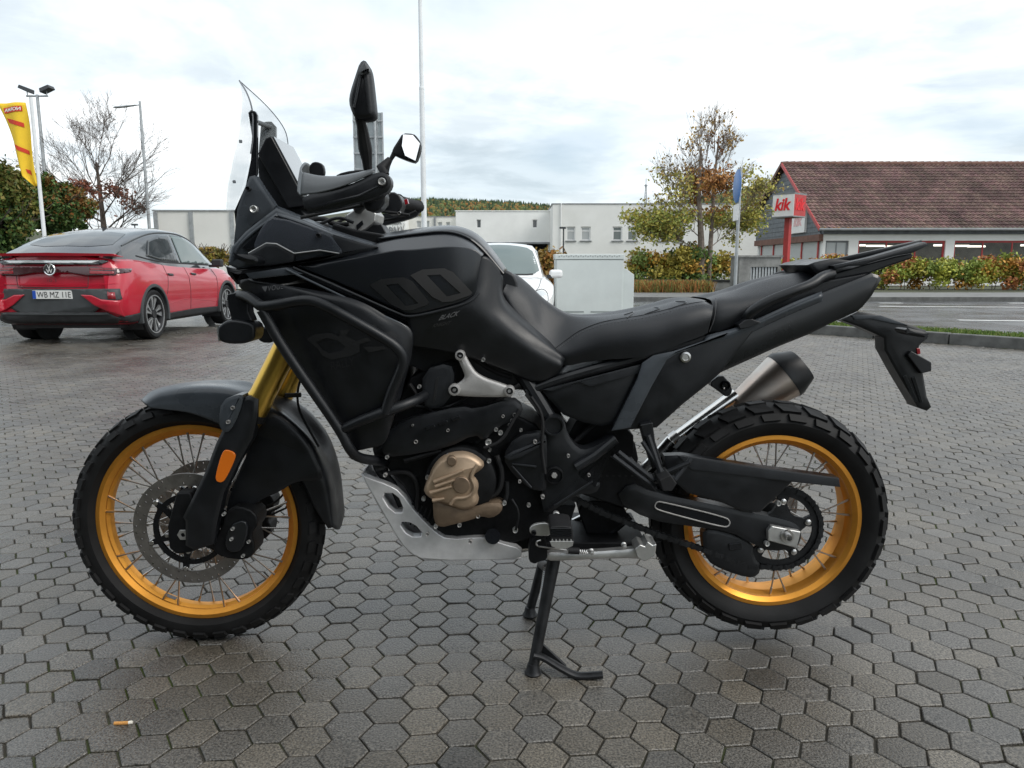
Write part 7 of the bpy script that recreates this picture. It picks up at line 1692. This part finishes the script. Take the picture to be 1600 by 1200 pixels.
conf('light_bar', [(-0.80, 1.00), (-0.80, 0.915), (-0.46, 0.905), (-0.22, 0.945), (0.22, 0.945), (0.46, 0.905), (0.80, 0.915), (0.80, 1.00), (0.5, 1.02), (-0.5, 1.02)], bvr, 'rear', 'lamp_smoke', body, 0.016, 0.006, cut=0.03)
for s in (-1, 1):
    conf('tail_lamp', [(s * 0.50, 0.93), (s * 0.78, 0.93), (s * 0.78, 0.96), (s * 0.50, 0.97)], bvr, 'rear', 'lamp_red', body, 0.022, 0.003, cut=0.03)
    conf('tail_lamp', [(s * 0.50, 0.982), (s * 0.78, 0.982), (s * 0.78, 0.995), (s * 0.50, 1.0)], bvr, 'rear', 'lamp_red', body, 0.022, 0.003, cut=0.03)
    conf('tail_lamp', [(0.10, 0.925), (0.34, 0.95), (0.40, 0.995), (0.10, 1.0)], bvr, 'side', 'lamp_smoke', body, 0.006, 0.003, sign=s)
    conf('bumper_side', [(0.05, 0.28), (0.46, 0.28), (0.44, 0.40), (0.05, 0.36)], bvr, 'side', 'car_trim', body, 0.012, 0.01, sign=s)
    strip('hatch_gap', [(s * 0.46, 1.13), (s * 0.475, 0.9), (s * 0.47, 0.76)], bvr, 'rear', 0.0045, 'car_trim', body, 1, 0.004)
    conf('bumper_horn', [(s * 0.38, 0.66), (s * 0.52, 0.655), (s * 0.64, 0.60), (s * 0.845, 0.58), (s * 0.845, 0.36), (s * 0.70, 0.44), (s * 0.54, 0.53)], bvr, 'rear', 'car_red', body, 0.024, 0.012, cut=0.03)
    conf('rear_reflector', [(s * 0.72, 0.69), (s * 0.80, 0.69), (s * 0.81, 0.60), (s * 0.73, 0.605)], bvr, 'rear', 'lamp_red', body, 0.018, 0.006)
conf('bumper_panel', [(-0.84, 0.735), (0.84, 0.735), (0.86, 0.60), (0.62, 0.5), (0.5, 0.42), (-0.5, 0.42), (-0.62, 0.5), (-0.86, 0.60)], bvr, 'rear', 'car_trim_grey', body, 0.008, 0.006)
conf('bumper_lower', [(-0.68, 0.43), (0.68, 0.43), (0.80, 0.34), (0.72, 0.27), (-0.72, 0.27), (-0.80, 0.34)], bvr, 'rear', 'car_trim', body, 0.012, 0.01)
strip('bumper_lip', [(-0.70, 0.41), (-0.4, 0.405), (0.4, 0.405), (0.70, 0.41)], bvr, 'rear', 0.018, 'car_trim_grey', body, 1, 0.01)
strip('tail_crease', [(-0.82, 0.80), (-0.4, 0.79), (0.4, 0.79), (0.82, 0.80)], bvr, 'rear', 0.006, 'car_red', body, 1, 0.0)
strip('hatch_gap', [(-0.47, 0.755), (0, 0.75), (0.47, 0.755)], bvr, 'rear', 0.006, 'car_trim', body, 1, 0.004)
def rear_y(x, z): return bvr.ray_cast(Vector((x, -3, z)), Vector((0, 1, 0)))[0].y
yp = rear_y(0, 0.66) - 0.022
npl = obj('number_plate', wall_box(MB(), -0.26, 0.26, yp - 0.006, yp + 0.004, 0.605, 0.715), 'plate_white', red, bevel=0.003)
obj('plate_band', wall_box(MB(), -0.258, -0.215, yp - 0.0085, yp - 0.005, 0.608, 0.712), 'plate_blue', npl)
vs_, fs_ = TEXTS['PLATE']; a0 = min(v.x for v in vs_); a1 = max(v.x for v in vs_); b0 = min(v.y for v in vs_); b1 = max(v.y for v in vs_)
obj('lettering', MB().add([Vector((-0.2 + 0.44 * (v.x - a0) / (a1 - a0), yp - 0.0085, 0.623 + 0.074 * (v.y - b0) / (b1 - b0))) for v in vs_], fs_), 'plate_ink', npl, smooth=False)
ye = rear_y(0, 0.985) - 0.034
em = obj('badge', MB().lathe((0, ye, 0.985), [(0.062, -0.004), (0.072, -0.008), (0.078, -0.002), (0.078, 0.01)], 40), 'chrome', red)
obj('badge_disc', MB().lathe((0, ye + 0.004, 0.985), [(0, 0), (0.064, 0)], 30), 'car_trim_grey', em)
for key, zc_, sc_ in (('VW1', 1.012, 0.075), ('VW2', 0.962, 0.075)):
    vs_, fs_ = TEXTS[key]; o = obj('badge_letter', MB().add([Vector((v.x * sc_, ye - 0.006, zc_ + v.y * sc_)) for v in vs_], fs_), 'plate_white', em, smooth=False); thick(o, 0.004, 0)
vs_, fs_ = TEXTS['ID5']; conf_mesh('badge_text', [Vector((v.x * 0.06, 0.84 + v.y * 0.05, 0)) for v in vs_], fs_, bvr, 'rear', 'car_trim', body, 0.004, 0, 0)
obj('roof_antenna', MB().add([(0.0, 1.36, 1.55), (-0.02, 1.5, 1.57), (0.02, 1.5, 1.57), (0.0, 1.36, 1.605)], [(0, 1, 3), (0, 2, 3), (1, 2, 3)]), 'car_trim', red)
obj('underbody', wall_box(MB(), -0.7, 0.7, 0.3, 4.2, 0.2, 0.3), 'car_trim', red)

# ---------------------------------------------------------------- white compact car facing the lot
WL = 3.7
wc = empty('white_car', (-0.20, 11.35, 0), R(180)); tag(wc, 'white compact car parked behind the motorcycle tank', 'car')
wst = [(0.0, 0.62, 0.30, 0.92, 0.56, 0.95), (0.15, 0.74, 0.24, 0.95, 0.68, 0.98), (0.6, 0.80, 0.2, 0.93, 0.73, 0.95), (1.6, 0.80, 0.2, 0.90, 0.73, 0.92), (2.5, 0.80, 0.2, 0.87, 0.72, 0.90), (2.95, 0.79, 0.2, 0.82, 0.68, 0.86), (3.35, 0.74, 0.2, 0.70, 0.60, 0.755), (3.6, 0.60, 0.22, 0.58, 0.46, 0.62), (3.7, 0.44, 0.26, 0.50, 0.34, 0.53)]
wb_mb = car_loft(wst, lambda z: float(np.interp(z, [0.2, 0.5, 0.9], [0.08, 0, 0.1])), lambda z: float(np.interp(z, [0.2, 0.35, 0.5, 0.9], [0.1, 0, 0.02, 0.2])), WL)
cuts = [arch_cut(s * 0.55, y, 0.28, 0.315, s * 0.5) for s in (-1, 1) for y in (0.6, 3.0)]
wbody = obj('body', bool_cut(wb_mb, cuts, 'body'), 'car_white', wc); bvw = bvh_of(wb_mb)
wcst = [(0.10, 0.68, 0.92, 0.56, 1.10), (0.35, 0.70, 0.9, 0.54, 1.30), (0.8, 0.71, 0.88, 0.53, 1.365), (1.4, 0.71, 0.86, 0.525, 1.375), (1.85, 0.70, 0.84, 0.52, 1.345), (2.25, 0.69, 0.83, 0.53, 1.19), (2.6, 0.67, 0.82, 0.55, 1.01), (2.85, 0.65, 0.80, 0.57, 0.88)]
wcab_mb = cabin(wcst, None, None); wcab = obj('cabin', wcab_mb, 'car_white', wc, ang=50); bvk = bvh_of(wcab_mb)
conf('windscreen', [(-0.60, 2.74), (-0.3, 2.80), (0.3, 2.80), (0.60, 2.74), (0.56, 2.35), (0.49, 1.98), (0.25, 1.92), (-0.25, 1.92), (-0.49, 1.98), (-0.56, 2.35)], bvk, 'top', 'car_glass_light', wcab, 0.005, it=1)
for s in (-1, 1):
    conf('side_window', [(0.5, 1.0), (1.3, 0.97), (1.32, 1.28), (0.6, 1.27)], bvk, 'side', 'car_glass', wcab, 0.006, sign=s); conf('side_window', [(1.38, 0.97), (2.5, 0.92), (2.2, 1.13), (1.95, 1.26), (1.38, 1.28)], bvk, 'side', 'car_glass', wcab, 0.006, sign=s)
    conf('headlamp', [(s * 0.30, 0.56), (s * 0.44, 0.66), (s * 0.60, 0.72), (s * 0.68, 0.66), (s * 0.66, 0.54), (s * 0.52, 0.50)], bvw, 'front', 'lamp_clear', wbody, 0.005, it=1)
    conf('headlamp_reflector', [(s * 0.46, 0.55), (s * 0.54, 0.64), (s * 0.61, 0.64), (s * 0.60, 0.55)], bvw, 'front', 'chrome', wbody, 0.010, it=2)
    strip('headlamp_edge', [(s * 0.30, 0.56), (s * 0.44, 0.66), (s * 0.60, 0.72), (s * 0.68, 0.66), (s * 0.66, 0.54), (s * 0.52, 0.50), (s * 0.32, 0.55)], bvw, 'front', 0.006, 'car_trim_grey', wbody, 1, 0.002)
    for y_ in (0.6, 3.0):
        road_wheel(wc, s * 0.705, y_, 0.28, 0.17, s, rim_r=0.19)
        obj('arch_liner', MB().lathe((0, y_, 0.28), [(0.0, 0.56 * s), (0.312, 0.56 * s), (0.312, 0.77 * s)], 30, axis='X'), 'car_trim', wbody)
    mo = obj('door_mirror', MB().box((s * 0.855, 2.18, 0.915), (0.10, 0.055, 0.062)), 'car_white', wc, bevel=0.045, segs=4)
    obj('mirror_foot', MB().box((s * 0.755, 2.2, 0.875), (0.04, 0.025, 0.025)), 'car_trim', wc)
    strip('hood_gap', [(s * 0.62, 2.75), (s * 0.56, 3.2), (s * 0.42, 3.48)], bvw, 'top', 0.004, 'car_trim_grey', wbody, 1, 0.001)
strip('wiper', [(-0.5, 2.78), (0.0, 2.83), (0.55, 2.74)], bvk, 'top', 0.012, 'car_trim', wcab, 1, 0.006)
conf('grille', [(-0.30, 0.36), (0.30, 0.36), (0.34, 0.28), (-0.34, 0.28)], bvw, 'front', 'car_trim', wbody, 0.005)
obj('rear_view_mirror', MB().box((0.0, 2.02, 1.2), (0.09, 0.015, 0.03)), 'car_trim', wc, bevel=0.01)
